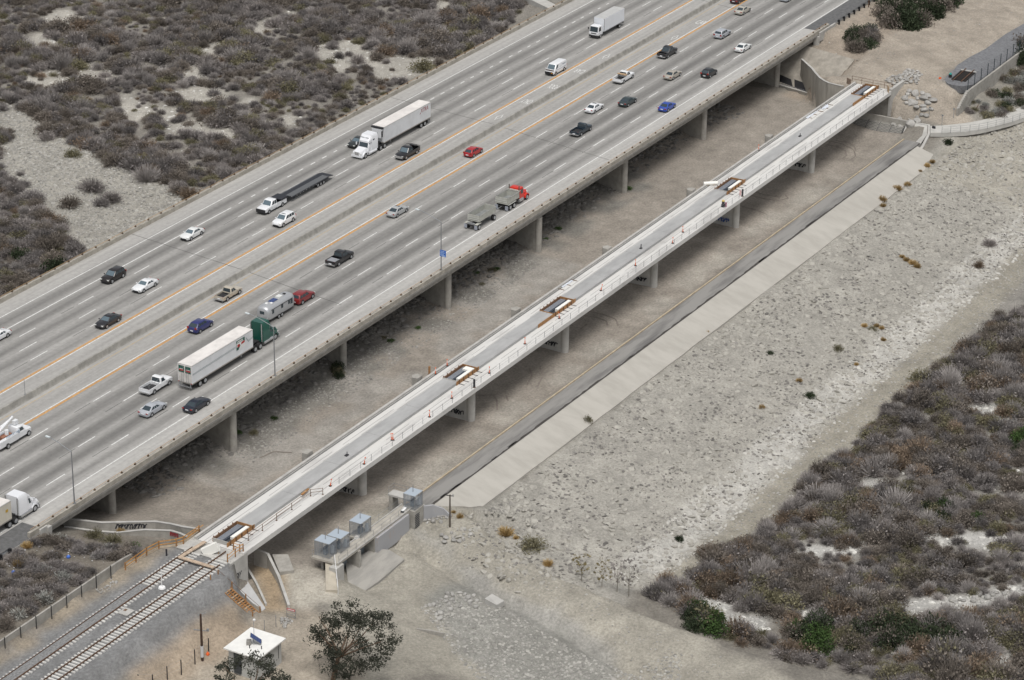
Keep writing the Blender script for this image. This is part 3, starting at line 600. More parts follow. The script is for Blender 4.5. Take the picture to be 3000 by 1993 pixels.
for c, ax, ay in (('e2',1440,850),('e1',1075,990),('d8',1000,1000),('d7',990,880),('d5',390,1440)):
    b = Q(c, ax, ay, -8); RPX.append(b.x)
b = G('g11', 2165, 415, -8); RPX.append(b.x)
for k, x in enumerate(sorted(RPX)):
    y = -27.6; m = MB(); t = .52
    m.prism([(x-t,y),(x+t,y),(x+t-.1,y+6.2),(x-t-.1,y+6.2)], -10, -3.02)
    ring = [(x+.68*math.cos(2*math.pi*i/18), y+.68*math.sin(2*math.pi*i/18)) for i in range(18)]
    m.prism(ring, -10, -3.0)
    p_ = m.build('pier', M_CONC2, rb, True, smooth=50)
    scrawl('graffiti', rb, (x-t-.12, y+4, -7.4), (0.0,-1,0), (0,0,1), 3.0, 1.0, M_TAGU if k == 4 else M_TAGB, 6, .09, 200+k)
NUB = [Q('e2',702,200,-.5),Q('e1',335,388,-.5),Q('d8',285,398,-.5),Q('d7',352,350,-.5),G('g11',1835,140,-.5),G('g20',597,935,-.5)]
for q in NUB: MB().prism([(q.x-.75,q.y-.55),(q.x+.75,q.y-.55),(q.x+.75,q.y+.35),(q.x,q.y+.85),(q.x-.75,q.y+.35)], -10, -.5).build('pier_nose', M_CONC, rb, True)
# abutments
MB().prism([(-153.4,-29.8),(-149.2,-29.8),(-149.2,-20.8),(-153.4,-20.8)], -7.2, -1.38).build('abutment', M_CONC2, rb, True)
scrawl('graffiti', rb, (-152.3,-29.8,-4.6), (1,0,0), (0,0,1), 1.6, 1.3, M_TAGB, 4, .07, 301)
MB().box(68.6, 75.0, -29.9, -29.3, -6.4, -.85).build('wing_wall', M_CONC2, rb, True)
MB().box(68.9, 70.4, -29.28, -21.2, -7.2, -1.98).build('abutment', M_CONC, rb, True)
# fine post and wire railing along the right edge
m = MB().tube((0,0,0),(0,0,1.05),.035,5); pm = m.mesh('rail_post', M_STEEL); x = -126.5
while x < RB1-.5: link('rail_post', pm, rb, (x+40, -29.5+26, RZ+8)); x += 2.78
for z in (.55, 1.02): MB().tube((-126.5,-29.5,RZ+z),(RB1-.6,-29.5,RZ+z),.014,4).build('rail_wire', M_STEEL, rb, True)
# brown pipe railing near the western end
pr = [Q('d2',1170,490,RZ),Q('d2',1365,355,RZ),Q('d2',1560,215,RZ),Q('d2',1770,65,RZ),Q('e2',285,1155,RZ),Q('e2',495,1010,RZ),Q('e2',755,820,RZ),Q('e2',925,800,RZ)]
t = thing('pipe_railing', 'rusty brown pipe railing along the western walkway of the rail bridge', 'railing', (pr[0].x,pr[0].y,RZ)); L = t.location
for q in pr: MB().tube((q.x-L.x,q.y-L.y,0),(q.x-L.x,q.y-L.y,1.05),.045,6).box(q.x-L.x-.1,q.x-L.x+.1,q.y-L.y-.1,q.y-L.y+.1,0,.05).build('post', M_RUST, t)
for z in (.55, 1.0):
    for a, b in zip(pr[:-1], pr[1:]): MB().tube((a.x-L.x,a.y-L.y,z),(b.x-L.x,b.y-L.y,z),.035,5).build('rail', M_RUST, t)
# closure hatches: timber forms with pipes and foam inside
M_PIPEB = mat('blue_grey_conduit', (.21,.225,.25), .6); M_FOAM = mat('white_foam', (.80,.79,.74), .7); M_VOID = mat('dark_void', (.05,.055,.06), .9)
HL = ['timber closure form with grey conduits and cream foam by the railway tracks', 'timber closure form holding a T of white foam on the rail bridge', 'timber closure form with a white foam bar and long side boards on the rail bridge', 'timber closure form beside the loose white foam roll on the rail bridge', 'timber closure form with a blue conduit bundle by the eastern abutment of the rail bridge']
for k, (a, b) in enumerate(HATCH):
    t = thing('closure_form', HL[k], 'formwork', ((a+b)/2, -25.6, RZ+.005)); h = (b-a)/2
    MB().box(-h+.02, h-.02, -1.2, 1.2, 0, .04).build('form_floor', M_VOID, t)
    for y in (.95, .72, .49, .26): MB().tube((-h+.12,y,.2),(h-.12,y,.2),.105,8).build('conduit', M_PIPEB, t, smooth=60)
    MB().box(-h+.1, h-.1, -.2, 0, .05, .28).build('cable_tray', mat('tray_navy',(.055,.065,.085),.7), t)
    fx = (-h*.45, h*.9) if k != 1 else (-h*.7, h*.5)
    MB().box(fx[0], fx[1], -1.02, -.45, .05, .5).build('foam_bar', M_FOAM, t)
    if k == 1: MB().box(h*.5, h*.88, -1.05, .45, .12, .56).build('foam_bar', M_FOAM, t)
    MB().box(-h-(5.2 if k in (2,4) else .5), h+.5, -1.36, -1.29, .02, .62).build('side_board', M_ORWOOD, t)
    MB().box(-h-.1, h+.1, 1.26, 1.34, .02, .56).build('side_board', mat('brown_form_board',(.22,.13,.08),.85,var=.3,scale=3), t)
    MB().box(h+.0, h+.08, -1.28, 1.25, .02, .60).build('end_board', M_ORWOOD, t); MB().box(-h-.08, -h, -1.28, 1.25, .02, .56).build('end_board', M_CONC2 if k in (0,1,3) else M_ORWOOD, t)
    x = -h+.2
    while x < h:
        MB().box(x-.05, x+.05, -1.46, -1.37, .0, .72).build('stake', M_RUST, t)
        MB().cbox((x+.05,-1.85,.06),(.06,.9,.06)).build('brace', M_DARK, t); x += 1.3
    x = -h+.3
    while x < h: MB().box(x-.06, x+.06, 1.35, 1.47, .0, .66).build('stake', M_RUST, t); x += 1.1
# loose foam
t = thing('foam_block', 'cream foam slab propped on the ballast at the western bridge end', 'foam block', tuple(Q('d2',700,670,-1.3)), R(28)); MB().cbox((.1,.5,.55),(.5,2.3,1.25),0,R(-28),0).build('slab', M_FOAM, t); MB().box(-.15,.35,-.6,-.5,0,.1).build('chock', M_WOOD, t)
q = Q('d7',525,300,RZ); q2 = Q('d7',715,290,RZ); d = q2-q
t = thing('foam_roll', 'long white foam roll lying on the left edge of the rail bridge', 'foam roll', tuple((q+q2)/2), math.atan2(d.y,d.x)); hl = d.length/2
MB().tube((-hl,0,.34),(hl,0,.34),.34,12).build('roll', M_FOAM, t, smooth=40)
MB().box(-hl*.5,-hl*.4,-.35,.35,0,.08).box(hl*.4,hl*.5,-.35,.35,0,.08).build('bearer', M_WOOD, t)
# orange delineator posts
M_DELO = mat('orange_plastic', (.75,.13,.03), .5); M_RUB = mat('rubber_base', (.03,.03,.03), .8)
pole_m = MB().tube((0,0,.06),(0,0,1.02),.075,8,.055).tube((0,0,1.02),(0,0,1.1),.09,8).mesh('delineator_pole', M_DELO); base_m = MB().tube((0,0,0),(0,0,.09),.24,8,.2).mesh('rubber_base', M_RUB); band_m = MB().tube((0,0,.62),(0,0,.74),.078,8,.075).tube((0,0,.82),(0,0,.92),.072,8,.068).mesh('reflective_band', mat('band_white',(.8,.75,.7),.5))
DL = [('e1',755,248,0),('e1',595,362,0),('e1',1340,350,0),('e1',820,697,0),('e1',512,955,0),('e1',8,1275,5),('e2',1882,48,12),('e2',1495,378,-16),('e2',1028,682,-16),('d8',415,888,0),('d8',890,537,8),('d8',1465,150,-20),('d7',240,948,5),('d7',97,1102,-3)]
pts = [(Q(c,a,b,RZ),tl) for c,a,b,tl in DL]+[(P(1861.7,779,RZ),0),(G('g20',524,1040,RZ),0)]
for q, tl in pts:
    t = thing('delineator_post', 'tilted orange delineator post on a black base on the rail bridge' if abs(tl) > 10 else 'upright orange delineator post on a black base on the rail bridge', 'delineator', (q.x,q.y,RZ+.01), 0, 'orange delineator posts along the rail bridge')
    link('delineator_pole', pole_m, t, rot=(0,R(-tl)*.6,0)); link('reflective_band', band_m, t, rot=(0,R(-tl)*.6,0)); link('rubber_base', base_m, t)
    t.rotation_euler.z = R(-60)
q = Q('d7',1033,448,RZ)
t = thing('warning_flag', 'red and white warning paddle leaning by the bridge edge', 'flag', tuple(q)); MB().box(-.02,.02,-.13,.13,.15,1.1).build('paddle', mat('flag_red',(.6,.1,.1),.6), t); MB().box(-.03,.03,-.05,.05,0,1.15).build('staff', M_WHITE, t)
for c, x, y in (('e1',510,365),('e1',1130,545),('d7',1062,452)):
    q = Q(c,x,y,RZ); t = thing('timber_post', {510:'short brown timber post beside an orange delineator on the bridge edge',1130:'short grey timber post at the railing beyond the T shaped foam',1062:'short dark timber post beside the red warning paddle'}[x], 'post', tuple(q)); MB().box(-.12,.12,-.12,.12,0,1.35).build('post', M_ORWOOD if x == 510 else M_DARK, t); MB().box(-.2,.2,-.2,.2,0,.05).build('base_plate', M_RUST, t)
q = Q('d7',795,598,RZ)
t = thing('water_cooler', 'yellow topped water cooler on a dark stand at the bridge edge', 'cooler', tuple(q)); MB().box(-.25,.25,-.25,.25,0,.55).build('stand', M_DARK, t); MB().tube((0,0,.55),(0,0,1.1),.24,12,.26).build('jug', mat('jug_dark',(.05,.045,.05),.5), t, smooth=50); MB().tube((0,0,1.1),(0,0,1.28),.28,12,.2).build('lid', mat('jug_yellow',(.6,.45,.14),.5), t, smooth=50); MB().box(.27,.4,-.5,-.2,0,.8).build('cup_holder', mat('jug_pink',(.35,.1,.17),.5), t)
for k, (c, pp) in enumerate((('d5',[(285,690),(320,700),(470,580),(500,560)]),('d5',[(505,560),(590,500),(600,545),(520,575)]),('d8',[(940,110),(1080,20),(1060,10),(920,100)]))):
    pts = [Q(c,a,b,RZ) for a,b in pp]; c0 = sum(pts, Vector())/4
    t = thing('plastic_sheet', ['long strip of white plastic sheet on the left walkway','crumpled white plastic sheet near the strip of sheeting','white pipe bundle on crossbars along the left walkway'][k], 'sheet', tuple(c0))
    MB().prism([(p.x-c0.x,p.y-c0.y) for p in pts], .02, .12).build('sheet', mat('white_sheet',(.62,.65,.70),.6,var=.2,scale=3), t)
    for j in range(3): MB().cbox((-2.5+j*2.2,.0,.04),(.1,1.6,.08)).build('bearer', M_RUST, t)
q = Q('e2',680,765,-.75); t = thing('timber_offcut', 'short orange timber offcut on the plinth edge', 'timber', tuple(q), R(5)); MB().box(-1.0,1.0,-.15,.15,0,.12).build('board', M_ORWOOD, t); MB().box(-.1,.1,-.16,.16,.12,.14).build('cleat', M_WOOD, t)
for c, x, y, lb in (('e2',1255,262,'small dark cable box standing on the grey plinth near a tilted delineator'),('d5',205,945,'small dark cable box standing on the grey plinth towards the trash rack'),):
    q = Q(c,x,y,-.75); t = thing('cable_box', lb, 'box', tuple(q)); MB().box(-.3,.3,-.2,.2,0,.16).build('box', M_DARK, t); MB().tube((.1,0,.16),(.1,0,.6),.06,6).build('conduit_stub', M_DARK, t)
q = P(1000+2070/2.358,665+150/2.358,-.75); t = thing('cable_box', 'small dark cable stub on the grey plinth between two delineators', 'box', tuple(q)); MB().box(-.25,.25,-.2,.2,0,.12).build('box', M_DARK, t); MB().tube((0,0,.12),(0,0,.8),.08,6).build('conduit_stub', M_DARK, t)
# eastern end barrier of pipe and boards
pr = [Q('d5',915,190,RZ),Q('d5',1048,225,RZ),Q('d5',1202,255,RZ),Q('d5',1360,290,RZ),Q('d5',1470,300,RZ)]
t = thing('end_barrier', 'rusty pipe barrier with plywood panels closing the eastern bridge end', 'barrier', (pr[0].x+.4,pr[0].y,RZ)); L = t.location
for q in pr: MB().tube((q.x+.4-L.x,q.y-L.y,0),(q.x+.4-L.x,q.y-L.y,1.15),.045,6).build('post', M_RUST, t)
for z in (.55,1.1): MB().tube((pr[0].x+.4-L.x,pr[0].y-L.y,z),(pr[-1].x+.4-L.x,pr[-1].y-L.y,z),.035,5).build('rail', M_RUST, t)
q = Q('d5',1430,330,RZ); MB().cbox((q.x-L.x,q.y-L.y+.1,.6),(1.5,.06,1.2),R(35)).build('plywood_panel', M_WOOD, t); q = Q('d5',880,225,RZ); MB().cbox((q.x-L.x,q.y-L.y,.6),(1.4,.06,1.2),R(60)).build('plywood_panel', mat('weathered_ply',(.27,.20,.15),.85,var=.3,scale=3), t)
# ================================================================== western end: tracks, walls, stairs
M_TIE = mat('concrete_tie', (.56,.55,.52), .85, var=.12, scale=2, rand=.12)
M_RAILT = mat('rusty_rail', (.115,.065,.04), .7, var=.25, scale=2)
def track(name, label, yc, x0, x1, rail_x1, tie_len, ty):
    t = thing(name, label, 'railway track', ((x0+x1)/2, yc, -1.36)); L = t.location
    tm = MB().extr([(-.13,0),(.13,0),(.10,.17),(-.10,.17)], -tie_len/2, tie_len/2, 'y').mesh('tie', M_TIE); x = x0
    while x < x1: link('tie', tm, t, (x-L.x+random.uniform(-.03,.03), ty+random.uniform(-.04,.04), -.03)); x += .66
    for y in (-.74,.74):
        e = rail_x1 if y < 0 else rail_x1+3.4
        MB().extr([(y-.07,.14),(y+.07,.14),(y+.02,.18),(y+.035,.30),(y-.035,.30),(y-.02,.18)], x0-L.x, e-L.x, 'x').build('rail', M_RAILT, t)
    return t
track('railway_track', 'railway track on bright concrete ties leading towards the rail bridge', -28.17, -214, -152.2, -154.2, 2.6, 0)
tr2 = track('railway_track', 'railway track half buried in grey ballast beside the wall', -23.65, -214, -153, -155.5, 2.5, -.05)
m = MB(); xs = np.arange(-214,-163,.75)
rings = [[(x,-24.55+random.uniform(-.05,.05),-1.36),(x,-24.3,-1.165),(x,-23.65,-1.15+random.uniform(-.01,.02)),(x,-23.0,-1.165),(x,-22.15+random.uniform(-.1,.1),-1.33)] for x in xs]
m.loft(rings, False); M_BALL = mat('grey_ballast', (.21,.21,.208), .95, var=.35, scale=3.5, bump=.5, detail=6)
tag(m.build('ballast', M_BALL), kind='stuff')
# timber mats laid over the tracks
q0, q1, q2 = Q('d2',215,735,-1.05), Q('d2',570,512,-1.05), Q('d2',690,880,-1.05)
for a, b, lb in ((q0,q1,'long timber mat lying along the far track at the bridge end'),(q0,q2,'long timber mat lying across both tracks at the bridge end')):
    d = b-a; t = thing('timber_mat', lb, 'timber', tuple((a+b)/2-Vector((0,0,.0 if b is q1 else -.1))), math.atan2(d.y,d.x)); h = d.length/2
    for j in range(2): MB().box(-h,h,-.27+j*.28,-.01+j*.28,0,.14).build('plank', mat('pale_plank',(.46,.36,.27),.8,var=.2,scale=2), t)
# white round based marker pole
q = Q('d1',2240,1055,-1.3); h = zpix(q, 1500+790/4.722)-q.z
t = thing('marker_pole', 'thin white pole on a round white base between the two tracks', 'pole', tuple(q)); MB().tube((0,0,.2),(0,0,h),.05,6).build('pole', M_WHITE, t); MB().tube((0,0,0),(0,0,.22),.5,12,.42).build('base', M_WHITE, t, smooth=40)
q = Q('d1',1745,1390,-1.3); t = thing('pull_box', 'flat concrete pull box with an open hatch between the tracks', 'utility box', tuple(q)); MB().box(-.8,.8,-.75,.75,0,.14).build('box', M_CONC2, t); MB().box(.0,.5,.1,.5,.141,.15).build('hatch', M_RUST, t)
q = Q('d1',2305,610,-1.4); t = thing('bollard', 'short dark stub post beside the timber guard rail', 'post', tuple(q)); MB().tube((0,0,0),(0,0,.95),.12,8).build('post', M_DARK, t); MB().tube((0,0,.9),(0,0,1.0),.14,8).build('cap', M_DARK, t)
# retaining wall with fence posts
t = thing('retaining_wall', 'long low concrete wall dividing the tracks from the brush bank', 'wall', (-200,-18.2,-1.9)); L = t.location
pts = [(-240,-18.2),(-163.2,-18.2),(-160.6,-17.9),(-158,-17.3)]
MB().wall([(a-L.x,b-L.y) for a,b in pts], .3, [-.3]*4, [1.95,1.95,1.6,.9]).build('wall', M_CONC, t)
t = thing('fence', 'row of black fence posts standing along the low concrete wall', 'fence', (-200,-18.75,-1.45)); pm = MB().tube((0,0,0),(0,0,2.05),.07,6).mesh('post', M_BLACK); fm = MB().tube((0,0,-.02),(0,0,.1),.2,8,.14).mesh('footing', M_CONC2)
q = Q('d1',1510,930,-1.5); xx = q.x
while xx > -230: link('post', pm, t, (xx+200,0,0)); link('footing', fm, t, (xx+200,0,0)); xx -= 3.07
MB().tube((-30,0,1.85),(q.x+200,0,1.85),.012,4).build('wire', M_DARK, t)
# orange timber guard rail
gp = [Q('d1',1735,815,-1.45),Q('d1',1883,712,-1.45),Q('d1',2030,605,-1.45),Q('d1',2200,515,-1.45),Q('d2',175,575,-1.45),Q('d2',272,545,-1.45),Q('d2',490,395,-1.45)]
t = thing('timber_guard_rail', 'orange timber guard rail bending around the end of the tracks', 'railing', tuple(gp[0])); L = t.location; M_OT = mat('orange_timber', (.50,.25,.07), .8, var=.2, scale=2)
for q in gp: MB().box(q.x-L.x-.07,q.x-L.x+.07,q.y-L.y-.07,q.y-L.y+.07,0,1.25).build('post', M_ORWOOD, t)
for a, b in zip(gp[:-1], gp[1:]):
    for z in (.62,1.12):
        d = b-a; c = (a+b)/2-L; MB().cbox((c.x,c.y,z),(d.length+.1,.05,.11),math.atan2(d.y,d.x)).build('rail', M_OT, t)
    d = b-a; c = (a+b)/2-L; MB().cbox((c.x,c.y+.12,.16),(d.length+.1,.12,.36),math.atan2(d.y,d.x)).build('kick_board', mat('pale_board',(.50,.42,.32),.85,var=.15,scale=2), t)
pr = [Q('d2',330,430,-1.1),Q('d2',545,275,-1.1)]; MB().tube(pr[0]-L,pr[1]-L,.05,5).build('rail', M_OT, t)
# graffiti covered trail walls
def pwall(name, label, top, zt, zb, th, m=M_CONC):
    pts = [(Q if c in CROP else G)(c,a,b,z) for (c,a,b),z in zip(top,zt)]; o = Vector((pts[0].x,pts[0].y,min(zb)))
    t = thing(name, label, 'wall', tuple(o)); MB().wall([(p.x-o.x,p.y-o.y) for p in pts], th, [z-o.z for z in zb], [z-o.z for z in zt]).build('wall', m, t)
    MB().wall([(p.x-o.x,p.y-o.y) for p in pts], th+.08, [z-o.z+.004 for z in zt], [z-o.z+.1 for z in zt]).build('coping', M_CONC2, t)
    return t, pts
t, wp = pwall('trail_wall', 'concrete trail wall with a long black graffiti tag', [('d1',700,60),('d1',880,92),('d1',1400,150),('d1',2150,136),('d1',2361,168),('d2',250,300),('d2',500,337)], [-3,-3,-3,-2.9,-2.7,-2.3,-2], [-6.5]*7, .3)
a, b = wp[2], wp[3]; d = (b-a).normalized(); nrm = Vector((-d.y,d.x,0)); nrm = nrm if nrm.dot(CAM-a) > 0 else -nrm
s0 = a+d*2.0+nrm*.17; ux = d if d.cross(Vector((0,0,1))).dot(nrm) > 0 else -d
if ux.dot(d) < 0: s0 = a+d*6.2+nrm*.17
scrawl('graffiti', t, (s0.x,s0.y,-4.05), ux, (0,0,1), 4.2, .95, M_TAGB, 11, .075, 401)
t, wp = pwall('trail_wall', 'curved concrete trail wall with red graffiti near the rail abutment', [('d1',890,207),('d1',1300,265),('d1',1620,290),('d1',1990,250),('d1',2361,262),('d2',220,392),('d2',325,440)], [-3.6,-3.5,-3.3,-2.8,-2.5,-2.0,-1.9], [-6.5]*7, .28)
a, b = wp[4], wp[5]; d = (b-a).normalized(); nrm = Vector((-d.y,d.x,0)); nrm = nrm if nrm.dot(CAM-a) > 0 else -nrm
ux = d if d.cross(Vector((0,0,1))).dot(nrm) > 0 else -d; s0 = (a if ux.dot(d) > 0 else b)+nrm*.16
scrawl('graffiti', t, (s0.x,s0.y,-3.3), ux, (0,0,1), (b-a).length*.9, .8, M_TAGR, 7, .085, 402)
# ramp walls, apron and slab by the western abutment
t, _ = pwall('ramp_wall', 'tall concrete wall along the far side of the tan trail ramp', [('d2',1250,600),('d2',1440,680),('d2',1590,985),('d2',1730,1390)], [-4.2,-4.4,-5.0,-5.8], [-7.5]*4, .3, M_CONC2)
t, _ = pwall('ramp_wall', 'low concrete kerb wall along the near side of the trail ramp', [('d2',1150,860),('d2',1280,1080),('d2',1412,1370)], [-5.6,-5.6,-5.7], [-7.5]*3, .22, M_CONC2)
m = MB(); pp = [Q('d2',905,1125,-5.7),Q('d2',1150,1045,-5.7),Q('d2',1405,1430,-5.9),Q('d2',1330,1492,-5.9)]
tag(m.prism([(p.x,p.y) for p in pp], -6.9, [-5.65,-5.65,-5.85,-5.85]).build('sloped_slab', mat('new_concrete',(.46,.46,.455),.85,var=.06,scale=.8)), 'smooth pale concrete slab between the abutment and the trail ramp', 'slab')
m = MB(); pp = [Q('d2',1500,690,-5.3),Q('d2',1720,690,-5.3),Q('d2',1800,905,-5.5),Q('d2',1600,930,-5.5)]
tag(m.prism([(p.x,p.y) for p in pp], -7, [-5.2,-5.2,-5.45,-5.45]).build('concrete_apron', M_CONC), 'flat grey concrete apron beside the trail ramp', 'slab')
scrawl('graffiti', rb, (-149.15,-27.9,-4.4), (0,1,0), (0,0,1), 2.2, 1.6, M_TAGL, 9, .28, 403)
# timber stairs
t = thing('timber_stairs', 'long open orange timber stairs climbing from the yard to the tracks', 'stairs', (-156.6,-33,-6)); a = Vector((-.4,3.0,4.35)); b = Vector((.45,-2.95,.15)); n = 20
for k in range(n):
    p = a.lerp(b, (k+.5)/n); MB().cbox((p.x,p.y,p.z),(1.5,.20,.07),0).build('tread', M_ORWOOD if k%3 else M_WOOD, t)
for off in (-.72,0,.72): 
    p, q = a+Vector((off,0,0)), b+Vector((off,0,0)); m = MB(); m.add([p+Vector((-.05,0,-.2)),p+Vector((.05,0,-.2)),p+Vector((.05,0,.12)),p+Vector((-.05,0,.12)),q+Vector((-.05,0,-.2)),q+Vector((.05,0,-.2)),q+Vector((.05,0,.12)),q+Vector((-.05,0,.12))],[(0,1,2,3),(7,6,5,4),(0,4,5,1),(1,5,6,2),(2,6,7,3),(3,7,4,0)]); m.build('stringer', M_ORWOOD, t)
for k in (0,.33,.66,1):
    p = a.lerp(b, k)
    for off in (.85,-.85) if k in (0,1) else (.85,): MB().box(p.x+off-.06,p.x+off+.06,p.y-.06,p.y+.06,p.z-.5,p.z+1.0).build('post', M_ORWOOD, t)
MB().tube(a+Vector((.85,0,.95)),b+Vector((.85,0,.95)),.03,5).build('handrail', M_RUST, t)
# pale block steps down the side of the abutment
for k in range(15):
    f = k/14; q = Q('d2',880,830,-1.5).lerp(Q('d2',812,1050,-3.6), f); MB().cbox((q.x,q.y,q.z),(.5,.3,.16)).build('block_step', M_CONC2, rb, True)
# orange scaffold guards at the bridge end
gp = [Q('d2',965,620,-1.2),Q('d2',1052,650,-1.2),Q('d2',1098,640,-1.2),Q('d2',990,705,-1.2),Q('d2',882,800,-1.4)]
t = thing('timber_barricade', 'small orange timber barricade at the western corner of the rail bridge', 'barricade', tuple(gp[0])); L = t.location
for q in gp: MB().box(q.x-L.x-.06,q.x-L.x+.06,q.y-L.y-.06,q.y-L.y+.06,-.1,1.15).build('post', M_ORWOOD, t)
for i, j in ((0,1),(1,2),(2,3),(3,4)):
    for z in (.55,1.05): MB().tube(gp[i]-L+Vector((0,0,z)),gp[j]-L+Vector((0,0,z)),.04,4).build('rail', M_OT, t)
# ================================================================== little white roofed building in the yard
zr = -2.9; A = Q('d4',1195,1125,zr); B = Q('d4',2075,995,zr); C_ = Q('d4',1590,840,zr); D_ = Q('d4',1680,1280,zr)
bx0, bx1 = (A.x+D_.x)/2, (B.x+C_.x)/2; by0, by1 = (B.y+D_.y)/2, (A.y+C_.y)/2; cx, cy = (bx0+bx1)/2, (by0+by1)/2
t = thing('pump_house', 'small flat roofed pump house with a bright white roof in the yard', 'building', (cx,cy,-6.3)); hx, hy = (bx1-bx0)/2, (by1-by0)/2; zz = zr+6.3
MB().box(-hx+.45,hx-.45,-hy+.45,hy-.45,-.6,zz-.12).build('wall', mat('painted_block_wall',(.45,.45,.43),.85,var=.08,scale=1), t)
MB().box(-hx,hx,-hy,hy,zz-.12,zz+.06).build('roof', mat('white_roof',(.74,.735,.70),.7,var=.05,scale=1.2), t)
MB().box(-hx+.2,-hx+.447,.3,1.3,.2,zz-.3).build('door', mat('dark_door',(.05,.055,.06),.6), t); MB().box(-1.0,-.96,-hy+.44,-hy+.449,0,zz-.5).build('wall_joint', M_DARK, t); MB().box(1.9,1.98,-hy+.42,-hy+.449,.9,zz-.3).build('vent_slot', M_DARK, t)
sp = thing('solar_panel', 'blue solar panel tilted on a small frame on the white roof', 'solar panel', (cx-.1,cy-.15,zz-6.3+.06), R(32))
MB().cbox((0,-.1,.75),(1.1,1.75,.05),0,R(38),0).build('frame', M_STEEL, sp)
for s in (-1,1): MB().cbox((0,-.1+s*.42*math.cos(R(38))-.018,.785+s*.42*math.sin(R(38))),(1.0,.8,.03),0,R(38),0).build('panel', mat('solar_cell',(.025,.05,.16),.25,spec=.6), sp)
MB().tube((-.3,.2,0),(-.3,.25,.9),.04,5).tube((.3,.2,0),(.3,.25,.9),.04,5).tube((0,-.5,0),(0,-.5,.4),.04,5).build('stand', M_STEEL, sp)
MB().box(-.45,.35,.5,1.1,0,.5).build('battery_box', M_CDARK, sp)
an = thing('antenna_mast', 'thin antenna mast with a small white box on the white roof', 'antenna', (cx+.6,cy+.5,zz-6.3+.06)); MB().tube((0,0,0),(0,0,2.9),.035,5).build('mast', M_STEEL, an); MB().cbox((.05,-.05,2.9),(.25,.25,.2)).build('sensor', M_WHITE, an); MB().cbox((0,0,.4),(.35,.3,.45)).build('case', M_WHITE, an)
for k, (x, y) in enumerate(((-1.4,-.2),(-.8,-1.6))): v = MB().tube((0,0,0),(0,0,.35),.06,6).tube((0,0,.35),(0,0,.42),.09,6); o = v.build('roof_vent', M_DARK, t); o.location = (x,y,zz+.06)
# utility pole, yard fence, gate, rocks
q = Q('d4',912,1310,-5.7); h = zpix(q, 1661+655/4.722)-q.z
t = thing('utility_pole', 'dark brown timber utility pole with a white wrap near its foot', 'utility pole', tuple(q)); MB().tube((0,0,-.3),(0,0,h),.19,10,.13).build('pole', mat('creosote_timber',(.06,.038,.028),.85,var=.3,scale=3), t, smooth=60)
MB().tube((0,0,.7),(0,0,2.3),.215,10,.205).build('wrap', mat('white_wrap',(.55,.55,.55),.7), t, smooth=60); MB().cbox((0,0,h*.66),(.1,2.0,.1),R(20)).build('cross_arm', M_STEEL, t); MB().cbox((.3,-.8,h*.68),(.25,.25,.3)).build('insulator', M_STEEL, t); MB().cbox((.3,0,h-.1),(1.2,.06,.06),R(-25)).build('top_bracket', M_STEEL, t)
fp = [Q('d4',30,1700,-5.6),Q('d4',228,1700,-5.6),Q('d4',428,1585,-5.6),Q('d4',622,1495,-5.6),Q('d4',810,1352,-5.6),Q('d4',1000,1205,-5.7)]
t = thing('fence', 'row of dark fence posts at the foot of the tan track bank', 'fence', tuple(fp[-1])); L = t.location
for q in fp: MB().tube((q.x-L.x,q.y-L.y,-.2),(q.x-L.x,q.y-L.y,2.3),.075,6).build('post', M_BLACK, t)
for z in (1.0,1.7,2.2):
    for a, b in zip(fp[:-1],fp[1:]): MB().tube(a-L+Vector((0,0,z)),b-L+Vector((0,0,z)),.01,3).build('wire', M_STEEL, t)
for k, (c, x, y, yt) in enumerate((('d4',1770,890,820),('d4',1930,825,700))):
    q = Q(c,x,y,-6); t = thing('fence_post', ['thin steel post behind the white roof','thin steel post beside the heap of broken rock'][k], 'post', tuple(q)); MB().tube((0,0,-.2),(0,0,1.6),.045,5).build('post', M_STEEL, t); MB().tube((0,0,1.55),(0,0,1.65),.06,5).build('cap', M_STEEL, t)
q = Q('d4',2140,700,-6.1); t = thing('trail_gate', 'small grey trail gate with a red lettered board', 'gate', tuple(q), R(-85))
for x in (-.65,.65): MB().tube((x,0,0),(x,0,1.35),.04,5).build('post', M_STEEL, t)
for z in (.1,.5,.9): MB().tube((-.65,0,z),(.65,0,z),.03,5).build('bar', M_STEEL, t)
MB().box(-.62,.62,-.04,-.02,1.0,1.32).build('board', mat('board_red',(.5,.12,.12),.6), t)
MB().box(-.5,.5,-.046,-.041,1.1,1.2).build('text_line', M_WHITE, t)
q = Q('d4',985,1228,-5.6); t = thing('litter_bag', 'small orange bag lying at the foot of the utility pole', 'bag', tuple(q)); MB().loft([[(.3*s*math.cos(i),.25*s*math.sin(i),z) for i in np.arange(0,6.28,.9)] for s,z in ((.7,0),(1,.15),(.85,.35),(.3,.5))]).build('sack', M_DELO, t, smooth=60); MB().tube((0,0,.48),(0,0,.6),.05,5).build('knot', M_DELO, t)
